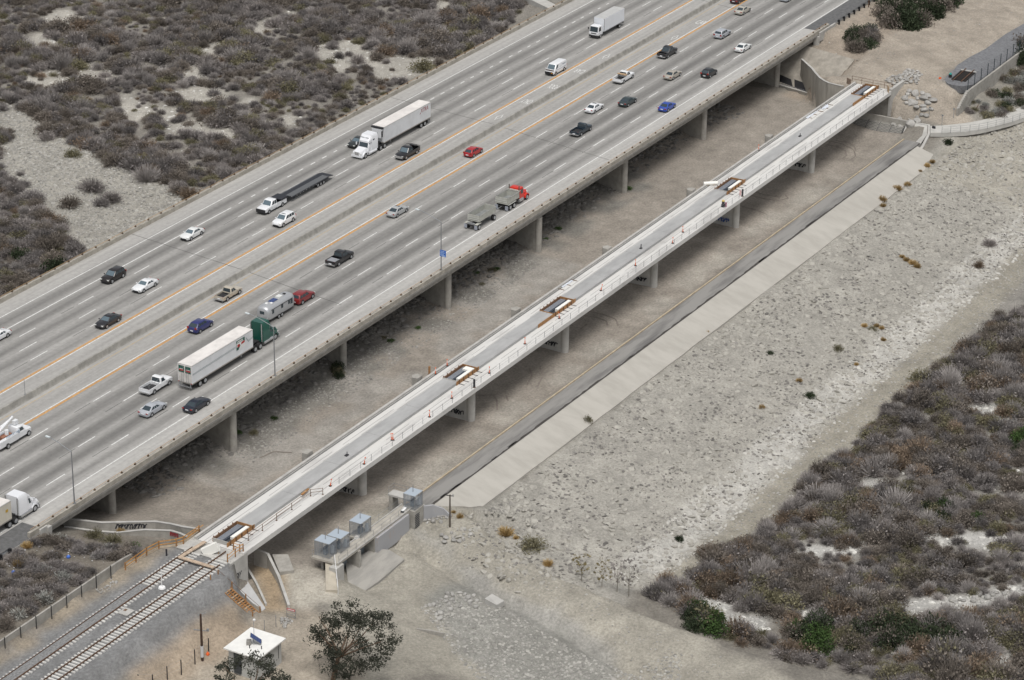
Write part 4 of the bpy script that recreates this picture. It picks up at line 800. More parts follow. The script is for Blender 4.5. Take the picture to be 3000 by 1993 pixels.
# ================================================================== service road, concrete slope
M_PATH = mat('worn_service_road', (.255,.247,.232), .92, scale=.45, detail=8, col2=(.135,.13,.125), stretch=(.16,1.1,1), mixlo=.44, mixhi=.66)
xs = np.arange(-119, 60.1, 3.0)
m = MB(); m.loft([[(x,yPathR(x),-7.2),(x,yPathL(x),-7.2),(x,yPathL(x),-6.4),(x,yPathR(x),-6.4)] for x in xs]); tag(m.build('service_road', M_PATH), kind='structure')
sr = bpy.data.objects['service_road']
m = MB(); m.loft([[(x,yPathL(x)+.02,-7.3),(x,yPathL(x)+.24,-7.3),(x,yPathL(x)+.24,-6.22),(x,yPathL(x)+.02,-6.22)] for x in xs]); m.build('kerb', mat('tan_kerb',(.42,.35,.25),.9,var=.15,scale=1), sr, True)
m = MB(); xc_ = np.arange(-119,60,.6); m.loft([[(x,yPathR(x)+.02,-6.6),(x,yPathR(x)+w_,-6.6),(x,yPathR(x)+w_,-6.392),(x,yPathR(x)+.02,-6.392)] for x,w_ in zip(xc_, .2+.3*vnoise(xc_,xc_*0,1.1,4))]); m.build('edge_crack', mat('crack_dirt',(.06,.055,.05),.95,var=.3,scale=3), sr, True)
for c, a, b in (('d8',(1850,1085),(1950,1010)),('d7',(1940,875),(2090,765)),('d7',(1450,1230),(1530,1185)),('d7',(1290,1370),(1405,1275)),('e1',(1590,1385),(1730,1285)),('e1',(1370,1560),(1455,1490)),('d3',(1915,295),(2240,65)),):
    p, q = Q(c,*a,-6.4), Q(c,*b,-6.4); d = q-p; n = Vector((-d.y,d.x,0)).normalized()*.22; o = MB()
    o.add([p-n*.3+d*.05,p+n*1.2+d*.12,q+n*1.2-d*.1,q-n*.2-d*.03], [(0,1,2,3)]); o.v = [(x,y,-6.392) for x,y,z in o.v]; o.build('tar_patch', mat('tar_patch',(.135,.13,.125),.9,var=.2,scale=2), sr, True)
M_SLOPE = mat('pale_slope_concrete', (.425,.405,.365), .92, scale=.5, detail=6, col2=(.37,.352,.315), stretch=(.8,.15,1), mixlo=.4, mixhi=.62)
m = MB(); xs2 = np.arange(-121, 56.1, 3.0); yw = lambda x: -.18*vnoise(np.array([x]),np.array([0]),3.5,9)[0]
m.loft([[(x,yConc(x)+yw(x),-8.6),(x,yPathR(x)-.02,-7.4),(x,yPathR(x)-.02,-6.43),(x,yConc(x)+yw(x),-7.9)] for x in xs2])
cs = tag(m.build('concrete_slope', M_SLOPE), kind='structure')
k = 0
for x in np.arange(-112,56,5.5): MB().add([(x-.02,yPathR(x)-.1,-6.448),(x+.02,yPathR(x)-.1,-6.448),(x+.02,yConc(x)+.2,-7.846),(x-.02,yConc(x)+.2,-7.846)],[(0,3,2,1)]).build('slab_joint', mat('joint_line',(.33,.315,.285),.9), cs, True)
# ================================================================== outlet gate structure
M_GATEC = mat('gate_concrete', (.40,.375,.33), .9, var=.15, scale=.7, detail=6)
M_BLUEC = mat('stained_wall', (.36,.36,.37), .9, scale=.5, detail=5, col2=(.42,.31,.22), stretch=(1,1,.5), mixlo=.55, mixhi=.72)
M_MESH = mat('blue_grey_mesh', (.24,.27,.31), .6)
g = thing('outlet_gate', 'concrete outlet gate structure with a long walkway above the spillway', 'gate structure', (-132,-38,-6.8)); GL = g.location
def gb(name, m, *b, par=None): return MB().box(*b).build(name, m, g, True)
gb('walkway', M_GATEC, -141.7,-122.6,-39.25,-37.35,-4.28,-4.0); gb('walkway_edge', M_CONC2, -141.7,-122.6,-39.29,-39.1,-3.99,-3.88); gb('walkway_edge', M_CONC2, -137,-122.6,-37.5,-37.31,-3.99,-3.88)
gb('gate_platform', M_GATEC, -141.75,-136.9,-37.34,-35.0,-4.3,-4.02); gb('gate_platform', M_GATEC, -134.3,-131.3,-37.34,-36.0,-4.3,-4.02)
gb('side_wall', M_BLUEC, -132.4,-124.2,-39.6,-39.2,-7.2,-4.29); gb('bay_pier', M_CONC2, -142.6,-140.8,-39.6,-38.4,-7.4,-4.3); gb('bay_pier', M_CONC, -136.9,-136.4,-39.5,-35.6,-7.4,-4.3); gb('bay_pier', M_CONC, -132.6,-132.1,-39.2,-35.6,-7.4,-4.31)
gb('back_wall', M_CDARK, -141,-132.2,-36.4,-36.0,-7.4,-4.32)
for a, b in ((-140.7,-137.0),(-136.3,-132.7)): gb('gate_leaf', mat('gate_steel',(.21,.23,.25),.6), a,b,-37.6,-37.45,-7.2,-5.2 if a < -138 else -5.6)
gb('stair_tower', M_CDARK, -124.15,-122.7,-39.4,-37.4,-7.4,-4.32); gb('cross_walkway', M_CONC2, -121.0,-119.4,-38.4,-34.0,-4.28,-4.0); gb('cross_column', M_CONC, -121.0,-119.5,-34.8,-34.2,-7.2,-4.29)
gb('tower_base', M_CONC, -123.6,-121.1,-40.1,-38.2,-7.4,-4.05)
for k in range(9): MB().tube((-123.5,-40.16,-6.9+k*.28),(-122.4,-40.16,-6.9+k*.28),.045,5).build('ladder_rung', M_DARK, g, True)
MB().wall([(-121.2,-40.0),(-119.6,-40.6),(-118.4,-41.6),(-118.2,-42.8)],.35,[-8]*4,[-4.2,-4.6,-5.4,-6.3]).build('curved_wall', M_BLUEC, g, True)
def handrail(pts, h=1.05, nm='handrail', par=None, zs=(.5,1.05), sp=2.0):
    for a, b in zip(pts[:-1],pts[1:]):
        d = b-a; n = max(1,int(d.length/sp))
        for k in range(n+1): c = a+d*k/n; MB().tube(c,c+Vector((0,0,h)),.03,5).build('rail_post', M_STEEL, par or g, True)
        for z in zs: MB().tube(a+Vector((0,0,z)),b+Vector((0,0,z)),.022,4).build(nm, M_STEEL, par or g, True)
handrail([Vector((-141.4,-39.2,-4)),Vector((-124.2,-39.2,-4))]); handrail([Vector((-131.2,-37.4,-4)),Vector((-123.4,-37.4,-4))]); handrail([Vector((-141.7,-38.6,-4)),Vector((-141.7,-35.1,-4))], sp=1.2); handrail([Vector((-119.45,-38.2,-4)),Vector((-119.45,-34.1,-4)),Vector((-120.9,-34.1,-4))], sp=1.4)
def cage(x0,x1,y0,y1,lb):
    t = thing('gate_cage', lb, 'cage', ((x0+x1)/2,(y0+y1)/2,-3.99), 0, 'mesh cages over the gate hoists'); hx, hy, h = (x1-x0)/2, (y1-y0)/2, 2.25
    for sx in (-1,1):
        for sy in (-1,1): MB().box(sx*hx-.04,sx*hx+.04,sy*hy-.04,sy*hy+.04,0,h).build('corner_post', M_STEEL, t)
    MB().box(-hx-.05,hx+.05,-hy-.05,hy+.05,h,h+.04).build('roof', mat('cage_roof',(.36,.41,.46),.6), t)
    for ax, pos in (('x',-hx),('x',hx),('y',-hy),('y',hy)):
        m = MB(); n = 9; w = hy if ax == 'x' else hx
        for k in range(1,n):
            u = -w+2*w*k/n
            if ax == 'x': m.box(pos-.012,pos+.012,u-.012,u+.012,0,h)
            else: m.box(u-.012,u+.012,pos-.012,pos+.012,0,h)
        for k in range(1,10):
            z = h*k/10
            if ax == 'x': m.box(pos-.01,pos+.01,-w,w,z-.012,z+.012)
            else: m.box(-w,w,pos-.01,pos+.01,z-.012,z+.012)
        tag(m.build('mesh_panel', M_MESH, t), kind='stuff')
    MB().tube((0,0,.9),(0,0,h+1.15),.05,6).build('hoist_stem', M_STEEL, t); MB().box(-.3,.3,-.25,.25,.1,.95).build('hoist', mat('hoist_grey',(.2,.23,.25),.5), t); MB().tube((-.45,0,1.1),(.45,0,1.1),.16,8).build('motor', mat('motor_dark',(.08,.09,.10),.5), t)
    MB().box(hx*.4,hx*.8,-hy*.8,-hy*.5,.2,1.3).build('control_box', mat('box_pale',(.5,.53,.55),.5), t)
cage(-141.2,-139.4,-37.5,-35.2,'mesh hoist cage on the outer corner of the gate platform'); cage(-139.1,-137.0,-38.0,-35.9,'mesh hoist cage next to the outer corner cage of the gate'); cage(-134.1,-131.6,-38.0,-36.2,'mesh hoist cage halfway along the gate walkway'); cage(-123.4,-121.4,-40.0,-38.2,'mesh hoist cage on the tower where the service road ends')
q = Q('d3',785,835,-4); t = thing('white_box', 'small white box on the gate walkway beside the middle cage', 'box', tuple(q)); MB().box(-.4,.4,-.2,.2,0,.3).build('box', M_WHITE, t); MB().box(-.42,.42,-.22,.22,.3,.34).build('lid', M_CONC2, t)
q = Q('d3',1435,450,-4); t = thing('white_bench', 'long white trough lying across the walkway near the tower cage', 'trough', tuple(q), R(15)); MB().box(-.8,.8,-.22,.22,.0,.12).box(-.8,.8,-.24,-.18,.12,.3).box(-.8,.8,.18,.24,.12,.3).build('trough', M_WHITE, t); MB().box(-.85,-.8,-.24,.24,0,.3).build('end_plate', M_DARK, t)
pts = [Q('d3',1010,985,-6.55),Q('d3',1230,1010,-6.75),Q('d3',1440,1140,-8.0),Q('d3',1090,1440,-8.1),Q('d3',860,1600,-8.2),Q('d3',660,1480,-7.3),Q('d3',630,1200,-6.6)]
tag(MB().prism([(p.x,p.y) for p in pts], -9, [p.z+.15 for p in pts]).build('spillway_apron', mat('spillway_concrete',(.345,.33,.30),.92,scale=.4,detail=6,col2=(.27,.26,.24),stretch=(.5,2,1),mixlo=.4,mixhi=.62)), 'broken edged sloping concrete apron below the outlet gate', 'slab')
pts = [Q('d3',345,1130,-4.4),Q('d3',470,1140,-4.3),Q('d3',515,1580,-6.0),Q('d3',350,1580,-6.0)]
tag(MB().prism([(p.x,p.y) for p in pts], -7, [-4.3,-4.3,-5.7,-5.7]).build('access_ramp', mat('dusty_ramp',(.42,.38,.31),.92,var=.12,scale=.8)), 'pale concrete access ramp leading to the gate platform', 'ramp')
a, b = Q('d3',475,1150,-4.1), Q('d3',522,1590,-5.9)
t = thing('ramp_railing', 'white pipe railing beside the pale access ramp', 'railing', tuple(b)); 
for k in range(5): c = a.lerp(b,k/4)-b; MB().tube(c+Vector((0,0,-.3)),c+Vector((0,0,.95)),.04,5).build('post', M_WHITE, t)
for z in (.45,.9): MB().tube(a-b+Vector((0,0,z)),Vector((0,0,z)),.035,5).build('rail', M_WHITE, t)
q = Q('d3',2069,690,-6.7); h = zpix(q, 1400+235/4.722)-q.z
t = thing('utility_pole', 'lone thin timber pole at the start of the rock slope', 'utility pole', tuple(q)); MB().tube((0,0,-.4),(0,0,h),.14,8,.10).build('pole', mat('grey_timber',(.09,.075,.06),.85), t, smooth=60); MB().cbox((0,0,h-.15),(.08,1.1,.1),R(15)).build('cross_arm', M_DARK, t); MB().cbox((.05,-.45,h),(.12,.12,.3)).build('insulator', M_STEEL, t)
q = G('g12',1055,1040,-9.7); t = tag(MB().prism([(q.x-.9,q.y-.9),(q.x+.9,q.y-1.1),(q.x+1.0,q.y+.9),(q.x-.8,q.y+1.0)],q.z-.4,[q.z+.5,q.z+.35,q.z+.8,q.z+.9]).build('concrete_block', M_CONC2), 'tilted square concrete block stranded in the outlet channel', 'block')
q = G('g12',620,1232,-8.5); MBo = MB().wall([(q.x-1.0,q.y+1.6),(q.x-.2,q.y-.2),(q.x+.4,q.y-1.7)],.25,[q.z-.8]*3,[q.z+.5,q.z+.35,q.z+.1]); tag(MBo.build('buried_wall', M_CONC), 'short piece of concrete wall poking out of the channel bank', 'wall')
# ================================================================== eastern end
def rayplane(c, x, y, p0, n):
    ax, ay = px(c,x,y); d = fw*F_PX+rt*(ax-1500)-up*(ay-996.5); t = (p0-CAM).dot(n)/d.dot(n); return CAM+d*t
A = Q('c8',1330,1180,-8.1); B = Q('c8',1960,1365,-8.1); dr = (B-A).normalized(); A2 = A-dr*26; inl = Vector((-dr.y,dr.x,0)); inl = inl if inl.x > 0 else -inl
T1, T2 = B+inl*9.5+Vector((0,0,6)), A2+inl*9.5+Vector((0,0,6)); nrm = (B-A2).cross(T2-A2).normalized(); nrm = nrm if nrm.z > 0 else -nrm
m = MB(); dn = -nrm*.35; m.add([A2,B,T1,T2,A2+dn,B+dn,T1+dn,T2+dn],[(0,1,2,3),(7,6,5,4),(0,4,5,1),(1,5,6,2),(2,6,7,3),(3,7,4,0)])
t = thing('paved_slope', 'paved concrete slope with black painted panels under the freeway end', 'slope', tuple(A)); m.v = [(x-A.x,y-A.y,z-A.z) for x,y,z in m.v]; bm_ = m.build('slab', mat('stained_paving',(.31,.285,.245),.92,var=.22,scale=.5,detail=6), t)
for pp in ([(1318,1020),(1500,1098),(1522,1198),(1316,1122)],[(1545,1098),(1727,1165),(1727,1278),(1548,1212)]):
    v = [rayplane('c8',a,b,A+nrm*.02,nrm)-A for a,b in pp]; MB().add(v,[(0,1,2,3)]).build('painted_panel', M_BLACK, t)
MB().add([q-A for q in (A2+nrm*.3-inl*.2,B+nrm*.3-inl*.2,B+nrm*.3+inl*.3,A2+nrm*.3+inl*.3,A2-Vector((0,0,1)),B-Vector((0,0,1)))],[(0,1,2,3),(4,5,1,0)]).build('toe_kerb', M_CONC2, t)
o_ = rayplane('c8',1330,1190,A+nrm*.03,nrm); scrawl('graffiti', t, tuple(o_), dr, inl*.85+Vector((0,0,.53)), 8, .9, mat('grey_spray',(.12,.12,.13),.8), 12, .06, 501)
t, _ = pwall('curved_wall', 'tall curved concrete wing wall sweeping from the freeway bank to the rail abutment', [('c8',1650,820),('c8',1720,885),('c8',1790,950),('c8',1850,1025),('c8',1900,1080),('c8',1960,1120),('c8',2020,1150),('c8',2120,1175),('c8',2230,1197)], [-2.6,-2.4,-2.1,-1.8,-1.6,-1.45,-1.35,-1.3,-1.3], [-8.6]*9, .35, mat('streaked_concrete',(.36,.34,.30),.9,var=.2,scale=.5,detail=6,stretch=(1,1,.2)))
# trash rack with its head wall
t = thing('trash_rack', 'sloping steel trash rack of four grid panels set in a concrete head wall', 'trash rack', (62.5,-30,-8.2)); L = t.location
P0, P1 = Vector((61.0,0,-8.15)), Vector((64.0,0,-6.0)); ys = np.linspace(-25.0,-34.9,5)
for k in range(4):
    m = MB(); ya, yb = ys[k]-.07, ys[k+1]+.07
    for j in range(10):
        y = ya+(yb-ya)*j/9; m.tube(Vector((P0.x-L.x,y-L.y,P0.z-L.z)),Vector((P1.x-L.x,y-L.y,P1.z-L.z)),.05,4)
    for j in range(12):
        p = P0.lerp(P1,j/11); m.tube(Vector((p.x-L.x,ya-L.y,p.z-L.z+.02)),Vector((p.x-L.x,yb-L.y,p.z-L.z+.02)),.05,4)
    tag(m.build('rack_panel', mat('rack_steel',(.40,.385,.35),.7), t), kind='stuff')
for y in ys: MB().tube(Vector((P0.x-L.x-.05,y-L.y,P0.z-L.z)),Vector((P1.x-L.x,y-L.y,P1.z-L.z)),.075,5).build('rack_beam', M_DARK, t)
MB().box(64.0-L.x,64.5-L.x,-35.2-L.y,-21-L.y,-.6,3.3).build('head_wall', M_CONC, t); MB().box(60.9-L.x,64.3-L.x,-35.25-L.y,-34.95-L.y,-.8,.9).build('cheek', M_CONC2, t)
MB().add([(P0.x+.25-L.x,-25-L.y,P0.z-.2-L.z),(P0.x+.25-L.x,-34.9-L.y,P0.z-.2-L.z),(P1.x-L.x-.02,-34.9-L.y,P1.z-.28-L.z),(P1.x-L.x-.02,-25-L.y,P1.z-.28-L.z)],[(0,1,2,3)]).build('dark_backing', M_VOID, t)  # dark sheet standing in for the shade behind the grid
w = [Vector((64.2,-35.2,-5.0)),Vector((64.6,-39.6,-5.0)),Vector((61.5,-40.9,-5.6)),Vector((57.5,-41.3,-6.9)),Vector((55.0,-41.2,-7.6))]
t = thing('wing_wall', 'pale rounded concrete wing wall where the service road meets the trail', 'wall', (62,-38,-7.8)); L = t.location
MB().wall([(p.x-L.x,p.y-L.y) for p in w],.5,[-1]*5,[p.z-L.z for p in w]).build('wall', M_CONC2, t, smooth=60)
MB().add([tuple(q-L) for q in (Vector((64.0,-35.3,-5.1)),Vector((64.3,-39.4,-5.1)),Vector((61.3,-40.6,-5.75)),Vector((57.4,-41.0,-6.3)),Vector((58.2,-36.0,-7.4)),Vector((61,-35.3,-7.9)))],[(5,4,3,2),(5,2,1,0)]).build('sloped_fill', mat('clean_concrete',(.46,.45,.42),.9,var=.1,scale=.6), t)
# trail with railing
top = [('g20',1712,872),('g20',1800,868),('g20',1950,852),('g20',2060,833),('g20',2150,808),('g20',2260,770),('g20',2360,733),('g20',2500,680)]; bot = [('g20',1712,918),('g20',1800,920),('g20',1950,913),('g20',2060,897),('g20',2150,876),('g20',2260,848),('g20',2360,815),('g20',2500,770)]
ta = [G(c,a,b,-5.2) for c,a,b in top]; tb = [G(c,a,b,-5.2) for c,a,b in bot]
m = MB(); m.loft([[(b.x,b.y,-6.0),(a.x,a.y,-6.0),(a.x,a.y,-5.17),(b.x,b.y,-5.17)] for a,b in zip(ta,tb)]); tag(m.build('path', mat('trail_concrete',(.45,.44,.41),.9,var=.1,scale=.5)), kind='structure')
t = thing('trail_railing', 'steel post and rail fence along the pale concrete trail', 'railing', tuple(tb[1])); L = t.location
rp = [G('g20',x,y,-5.17) for x,y in ((1790,922),(1850,920),(1918,914),(1983,908),(2045,901),(2105,890),(2163,876),(2220,862),(2278,846),(2328,828),(2380,812),(2440,790))]
for q in rp: MB().tube(q-L,q-L+Vector((0,0,1.35)),.04,5).build('post', M_STEEL, t)
for z in (.45,.85,1.3):
    for a, b in zip(rp[:-1],rp[1:]): MB().tube(a-L+Vector((0,0,z)),b-L+Vector((0,0,z)),.025,4).build('rail', M_STEEL, t)
q = G('g20',1733,905,-5.17); MB().box(q.x-L.x-.05,q.x-L.x+.05,q.y-L.y-.35,q.y-L.y+.35,.5,1.0).build('notice', M_DARK, t)
for k, (x, y, yt) in enumerate(((1790,905,800),(1703,850,795),(1870,860,790))):
    q = G('g20',x,y-35,-5.1); t = thing('fence_post', ['thin steel post with a small plate beside the trail','thin steel post at the corner of the pale wing wall','thin steel post at the lower end of the long retaining wall'][k], 'post', tuple(q)); MB().tube((0,0,0),(0,0,2.3),.05,5).build('post', M_STEEL, t); MB().cbox((0,0,2.1),(.05,.4,.3)).build('plate', M_STEEL, t)
# long retaining wall with fence
t = thing('retaining_wall', 'long retaining wall with stepped end holding up the gravel bed', 'wall', (90,-42.6,-5.5)); L = t.location
MB().wall([(71.5-L.x,-42.5-L.y),(73.2-L.x,-42.6-L.y),(75.8-L.x,-42.6-L.y),(84-L.x,-42.65-L.y),(110-L.x,-42.7-L.y),(150-L.x,-42.7-L.y)],.4,[-2]*6,[2.2,3.4,4.5,4.5,4.5,4.5]).build('wall', M_CONC, t)
for k in range(9): MB().box(71.6-L.x+k*.5,72.0-L.x+k*.5,-.28,.28,2.3+k*.27,2.42+k*.27).build('cap_block', M_CONC2, t)
t = thing('fence', 'dark mesh fence with tall posts along the gravel bed', 'fence', (90,-42.45,-1)); pm = MB().tube((0,0,0),(0,0,2.5),.07,6).mesh('post', mat('green_black_paint',(.02,.035,.04),.6)); x = 76.5
while x < 140: link('post', pm, t, (x-90,0,0)); x += 3.5
for z in np.linspace(.15,2.45,12): MB().tube((-13.5,0,z),(48,0,z),.012,3).build('wire', M_DARK, t)
gp_ = [Q('d6',a,b,-1.2) for a,b in ((1265,1110),(1290,1060),(1400,960),(1440,905),(1600,800),(1830,680),(2100,480),(2361,330),(2700,110),(3000,0))]
gp_ += [Vector((x,-42.2,-1.2)) for x in (165,140,120,100,86)]+[Q('d6',a,b,-1.2) for a,b in ((1660,1175),(1500,1200),(1360,1180),(1290,1150))]
tag(MB().prism([(q.x,q.y) for q in gp_], -2.6, -1.14).build('gravel_bed', mat('blue_grey_gravel',(.165,.168,.175),.95,var=.25,scale=2.2,bump=.4,detail=7)), kind='structure')
# old track panel, cone and small things on the plateau
q = Q('d6',1520,1060,-1.13); t = thing('track_panel', 'dark discarded track panel of timber ties and two rails on the gravel bed', 'track panel', tuple(q), R(3))
for k in range(11): MB().box(-2.9+k*.55,-2.6+k*.55,-1.5,1.5,0,.2).build('tie', mat('black_tie',(.03,.026,.024),.9), t)
MB().box(3.2,3.6,-1.5,1.6,0,.2).build('tie', M_CONC2, t)
for y in (-.85,.85): MB().box(-3.9,4.2,y-.07,y+.07,.2,.36).build('rail', M_RAILT, t)
q = Q('d6',1190,1095,-1.3); t = thing('traffic_cone', 'orange traffic cone lying on the bare dirt plateau', 'traffic cone', tuple(q), R(40)); MB().tube((-.35,0,.2),(.5,0,.1),.2,8,.05).build('cone', M_DELO, t); MB().cbox((-.37,0,.25),(.05,.5,.5)).build('base', M_DELO, t)
q = Q('d6',1340,1075,-1.2); t = thing('drum', 'small black drum with a teal lid beside the track panel', 'drum', tuple(q)); MB().tube((0,0,0),(0,0,.7),.38,10,.3).build('drum', M_BLACK, t, smooth=40); MB().tube((0,0,.7),(0,0,.95),.26,10,.18).build('lid', mat('teal_plastic',(.03,.35,.30),.5), t, smooth=40)
q = G('g20',1845,1118,-8.3); t = thing('litter_bag', 'small red bag lying on the mud slope below the trail', 'bag', tuple(q)); MB().loft([[(.35*s*math.cos(i),.3*s*math.sin(i),z) for i in np.arange(0,6.28,.9)] for s,z in ((.7,0),(1,.2),(.8,.4),(.2,.5))]).build('sack', mat('red_plastic',(.6,.05,.03),.5), t, smooth=60); MB().tube((0,0,.45),(0,0,.6),.05,5).build('knot', M_WHITE, t)
# structure by the far side of the freeway
p0, p1, p2, p3 = P(1556,0,-4.6), P(1616,29,-4.6), P(1636,18,-4.6), P(1602,0,-4.6)
e = (p0-p1)*1.5
tag(MB().prism([(q.x,q.y) for q in (p1,p2,p3+e,p0+e)], -8.6, -4.6).build('channel_wall', M_CONC2), 'broad pale concrete wall running off beyond the far parapet of the freeway', 'wall')
for k, (x, y) in enumerate(((1572.5,24),(1594.5,33))):
    q = P(x,y,-7.6); t = thing('fence_post', ['thin dark post standing in front of the broad pale wall','thin dark post between the broad pale wall and the far parapet'][k], 'post', tuple(q)); MB().tube((0,0,-.3),(0,0,2.6),.06,5).build('post', M_DARK, t); MB().tube((0,0,-.3),(0,0,.1),.12,5).build('footing', M_CONC, t)
# ================================================================== vehicles
M_GLASS = mat('tinted_glass', (.035,.05,.06), .12, spec=.7); M_GLASSL = mat('sky_lit_glass', (.10,.14,.165), .12, spec=.8)
M_TYRE = mat('tyre_rubber', (.022,.022,.023), .85); M_RIM = mat('alloy_rim', (.42,.43,.44), .4, .5); M_TRIM = mat('black_trim', (.03,.03,.032), .6)
M_HEAD = mat('headlight_lens', (.62,.63,.60), .2, spec=.7); M_TAIL = mat('taillight_lens', (.30,.025,.02), .3); M_PLATE = mat('licence_plate', (.65,.66,.68), .5); M_CHROME = mat('chrome', (.5,.5,.5), .25, .7); M_AMB = mat('amber_lens', (.65,.25,.02), .3)
PAINT = {}
def paint(name, c, rough=.3): return mat('car_paint_'+name, c, rough, spec=.5, coat=.4, coord='obj')
WM = {}
def wheel(parent, x, y, r, w, rim=True, dual=False, rimmat=None):
    k = (round(r,2), round(w,2)); s = 1 if y > 0 else -1
    if k not in WM: WM[k] = (MB().tube((0,-w/2,0),(0,w/2,0),r*.94,16).tube((0,-w*.36,0),(0,w*.36,0),r,16).mesh('wheel', M_TYRE, 50), MB().tube((0,-.02,0),(0,.02,0),r*.62,12).tube((0,-.04,0),(0,.04,0),r*.18,8).mesh('rim', M_RIM, 50))
    o = link('wheel', WM[k][0], parent, (x,y,r))
    if rim: link('rim', WM[k][1], o, (0,s*w*.5,0))
    return o
def rings_body(L, W, st):
    out = []
    for fx, zb, zs, wf in st:
        x = fx*L; w = W/2*wf; zm = zb+(zs-zb)*.5
        r = [(w*.86,zb),(w*.985,zb+.10),(w,zm),(w*.965,zs-.07),(w*.82,zs)]
        out.append([(x,y,z) for y,z in r]+[(x,-y,z) for y,z in r[::-1]])
    return out
class Cab:
    def __init__(s, xr0, xr1, xf1, xf0, zb, zr, wb, wr, c=.1):
        s.a = (xr0,xr1,xf1,xf0,zb,zr,wb,wr,c)
    def ring(s, v):
        xr0,xr1,xf1,xf0,zb,zr,wb,wr,c = s.a; x0 = xr0+(xr1-xr0)*v; x1 = xf0+(xf1-xf0)*v; w = wb+(wr-wb)*v; z = zb+(zr-zb)*v
        return [(x0,-w+c,z),(x0+c,-w,z),(x1-c,-w,z),(x1,-w+c,z),(x1,w-c,z),(x1-c,w,z),(x0+c,w,z),(x0,w-c,z)]
    def mesh(s, mb):
        xr0,xr1,xf1,xf0,zb,zr,wb,wr,c = s.a; r = s.ring(1); cx = (xr1+xf1)/2
        top = [(cx+(x-cx)*.86, y*.86, zr+.05) for x,y,z in r]
        mb.loft([s.ring(-.12), s.ring(0), s.ring(.94), [(cx+(x-cx)*.985,y*.985,zr) for x,y,z in r], top])
        return mb
    def pane(s, side, u0, u1, v0, v1, off=.012):
        out = []
        for u, v in ((u0,v0),(u1,v0),(u1,v1),(u0,v1)):
            xr0,xr1,xf1,xf0,zb,zr,wb,wr,c = s.a; x0 = xr0+(xr1-xr0)*v; x1 = xf0+(xf1-xf0)*v; w = wb+(wr-wb)*v; z = zb+(zr-zb)*v
            if side == 'f': out.append((x1+off, (w-c)*u, z+off*.5))
            elif side == 'r': out.append((x0-off, (w-c)*u, z+off*.5))
            else:
                k = 1 if side == 'l' else -1; out.append((x0+c+(x1-x0-2*c)*u, k*(w+off), z))
        fs = [(0,1,2,3)] if side in ('f','r') else [(0,1,2,3)]
        return MB().add(out, fs)
KINDS = {
 'sedan': dict(L=4.8,W=1.84,H=1.45,st=[(-.5,.40,.58,.80),(-.487,.28,.80,.92),(-.45,.24,.95,.97),(-.30,.22,.99,1),(-.05,.22,.96,1),(.2,.22,.97,1),(.36,.24,.89,.99),(.45,.26,.78,.95),(.49,.30,.62,.86),(.5,.36,.52,.8)], cab=(-.37,-.19,.05,.21), win=((.06,.36),(.40,.62),(.66,.92)), wh=(-.29,.30)),
 'coupe': dict(L=4.75,W=1.84,H=1.38,st=[(-.5,.40,.58,.82),(-.487,.28,.82,.93),(-.45,.24,.96,.98),(-.30,.22,.98,1),(-.05,.22,.95,1),(.2,.22,.96,1),(.36,.24,.88,.99),(.45,.26,.78,.95),(.49,.30,.62,.87),(.5,.36,.52,.8)], cab=(-.36,-.20,.02,.18), win=((.12,.42),(.47,.9)), wh=(-.29,.31)),
 'suv': dict(L=4.75,W=1.9,H=1.72,st=[(-.5,.45,.70,.84),(-.487,.32,1.0,.94),(-.45,.28,1.08,.98),(-.30,.26,1.08,1),(-.05,.26,1.06,1),(.2,.26,1.08,1),(.36,.28,1.02,.99),(.45,.30,.92,.95),(.49,.34,.74,.87),(.5,.40,.6,.8)], cab=(-.475,-.40,.06,.22), win=((.05,.30),(.34,.62),(.66,.93)), wh=(-.29,.31)),
 'hatch': dict(L=4.4,W=1.77,H=1.5,st=[(-.5,.42,.65,.82),(-.487,.30,.92,.93),(-.45,.26,1.0,.98),(-.30,.24,1.0,1),(-.05,.24,.97,1),(.2,.24,.98,1),(.36,.26,.90,.99),(.45,.28,.78,.95),(.49,.32,.62,.86),(.5,.38,.52,.8)], cab=(-.475,-.33,.06,.26), win=((.08,.34),(.38,.62),(.66,.92)), wh=(-.29,.32)),
 'van': dict(L=5.6,W=2.0,H=2.08,st=[(-.5,.45,.80,.90),(-.49,.34,1.1,.96),(-.45,.30,1.15,.99),(-.30,.28,1.15,1),(0,.28,1.15,1),(.3,.28,1.13,1),(.40,.30,1.06,.98),(.46,.32,.98,.94),(.49,.36,.8,.88),(.5,.42,.62,.84)], cab=(-.485,-.47,.26,.385), win=((.80,.95),), wh=(-.28,.32)),
 'pickup': dict(L=5.7,W=1.98,H=1.86,st=[(-.03,.42,1.08,1),(.05,.34,1.1,1),(.2,.34,1.12,1),(.3,.36,1.12,1),(.42,.36,1.06,.98),(.475,.38,.98,.93),(.495,.42,.8,.88),(.5,.46,.66,.84)], cab=(-.04,-.015,.14,.245), win=((.06,.46),(.52,.92)), wh=(-.30,.325), bed=(-.5,-.045)),
}
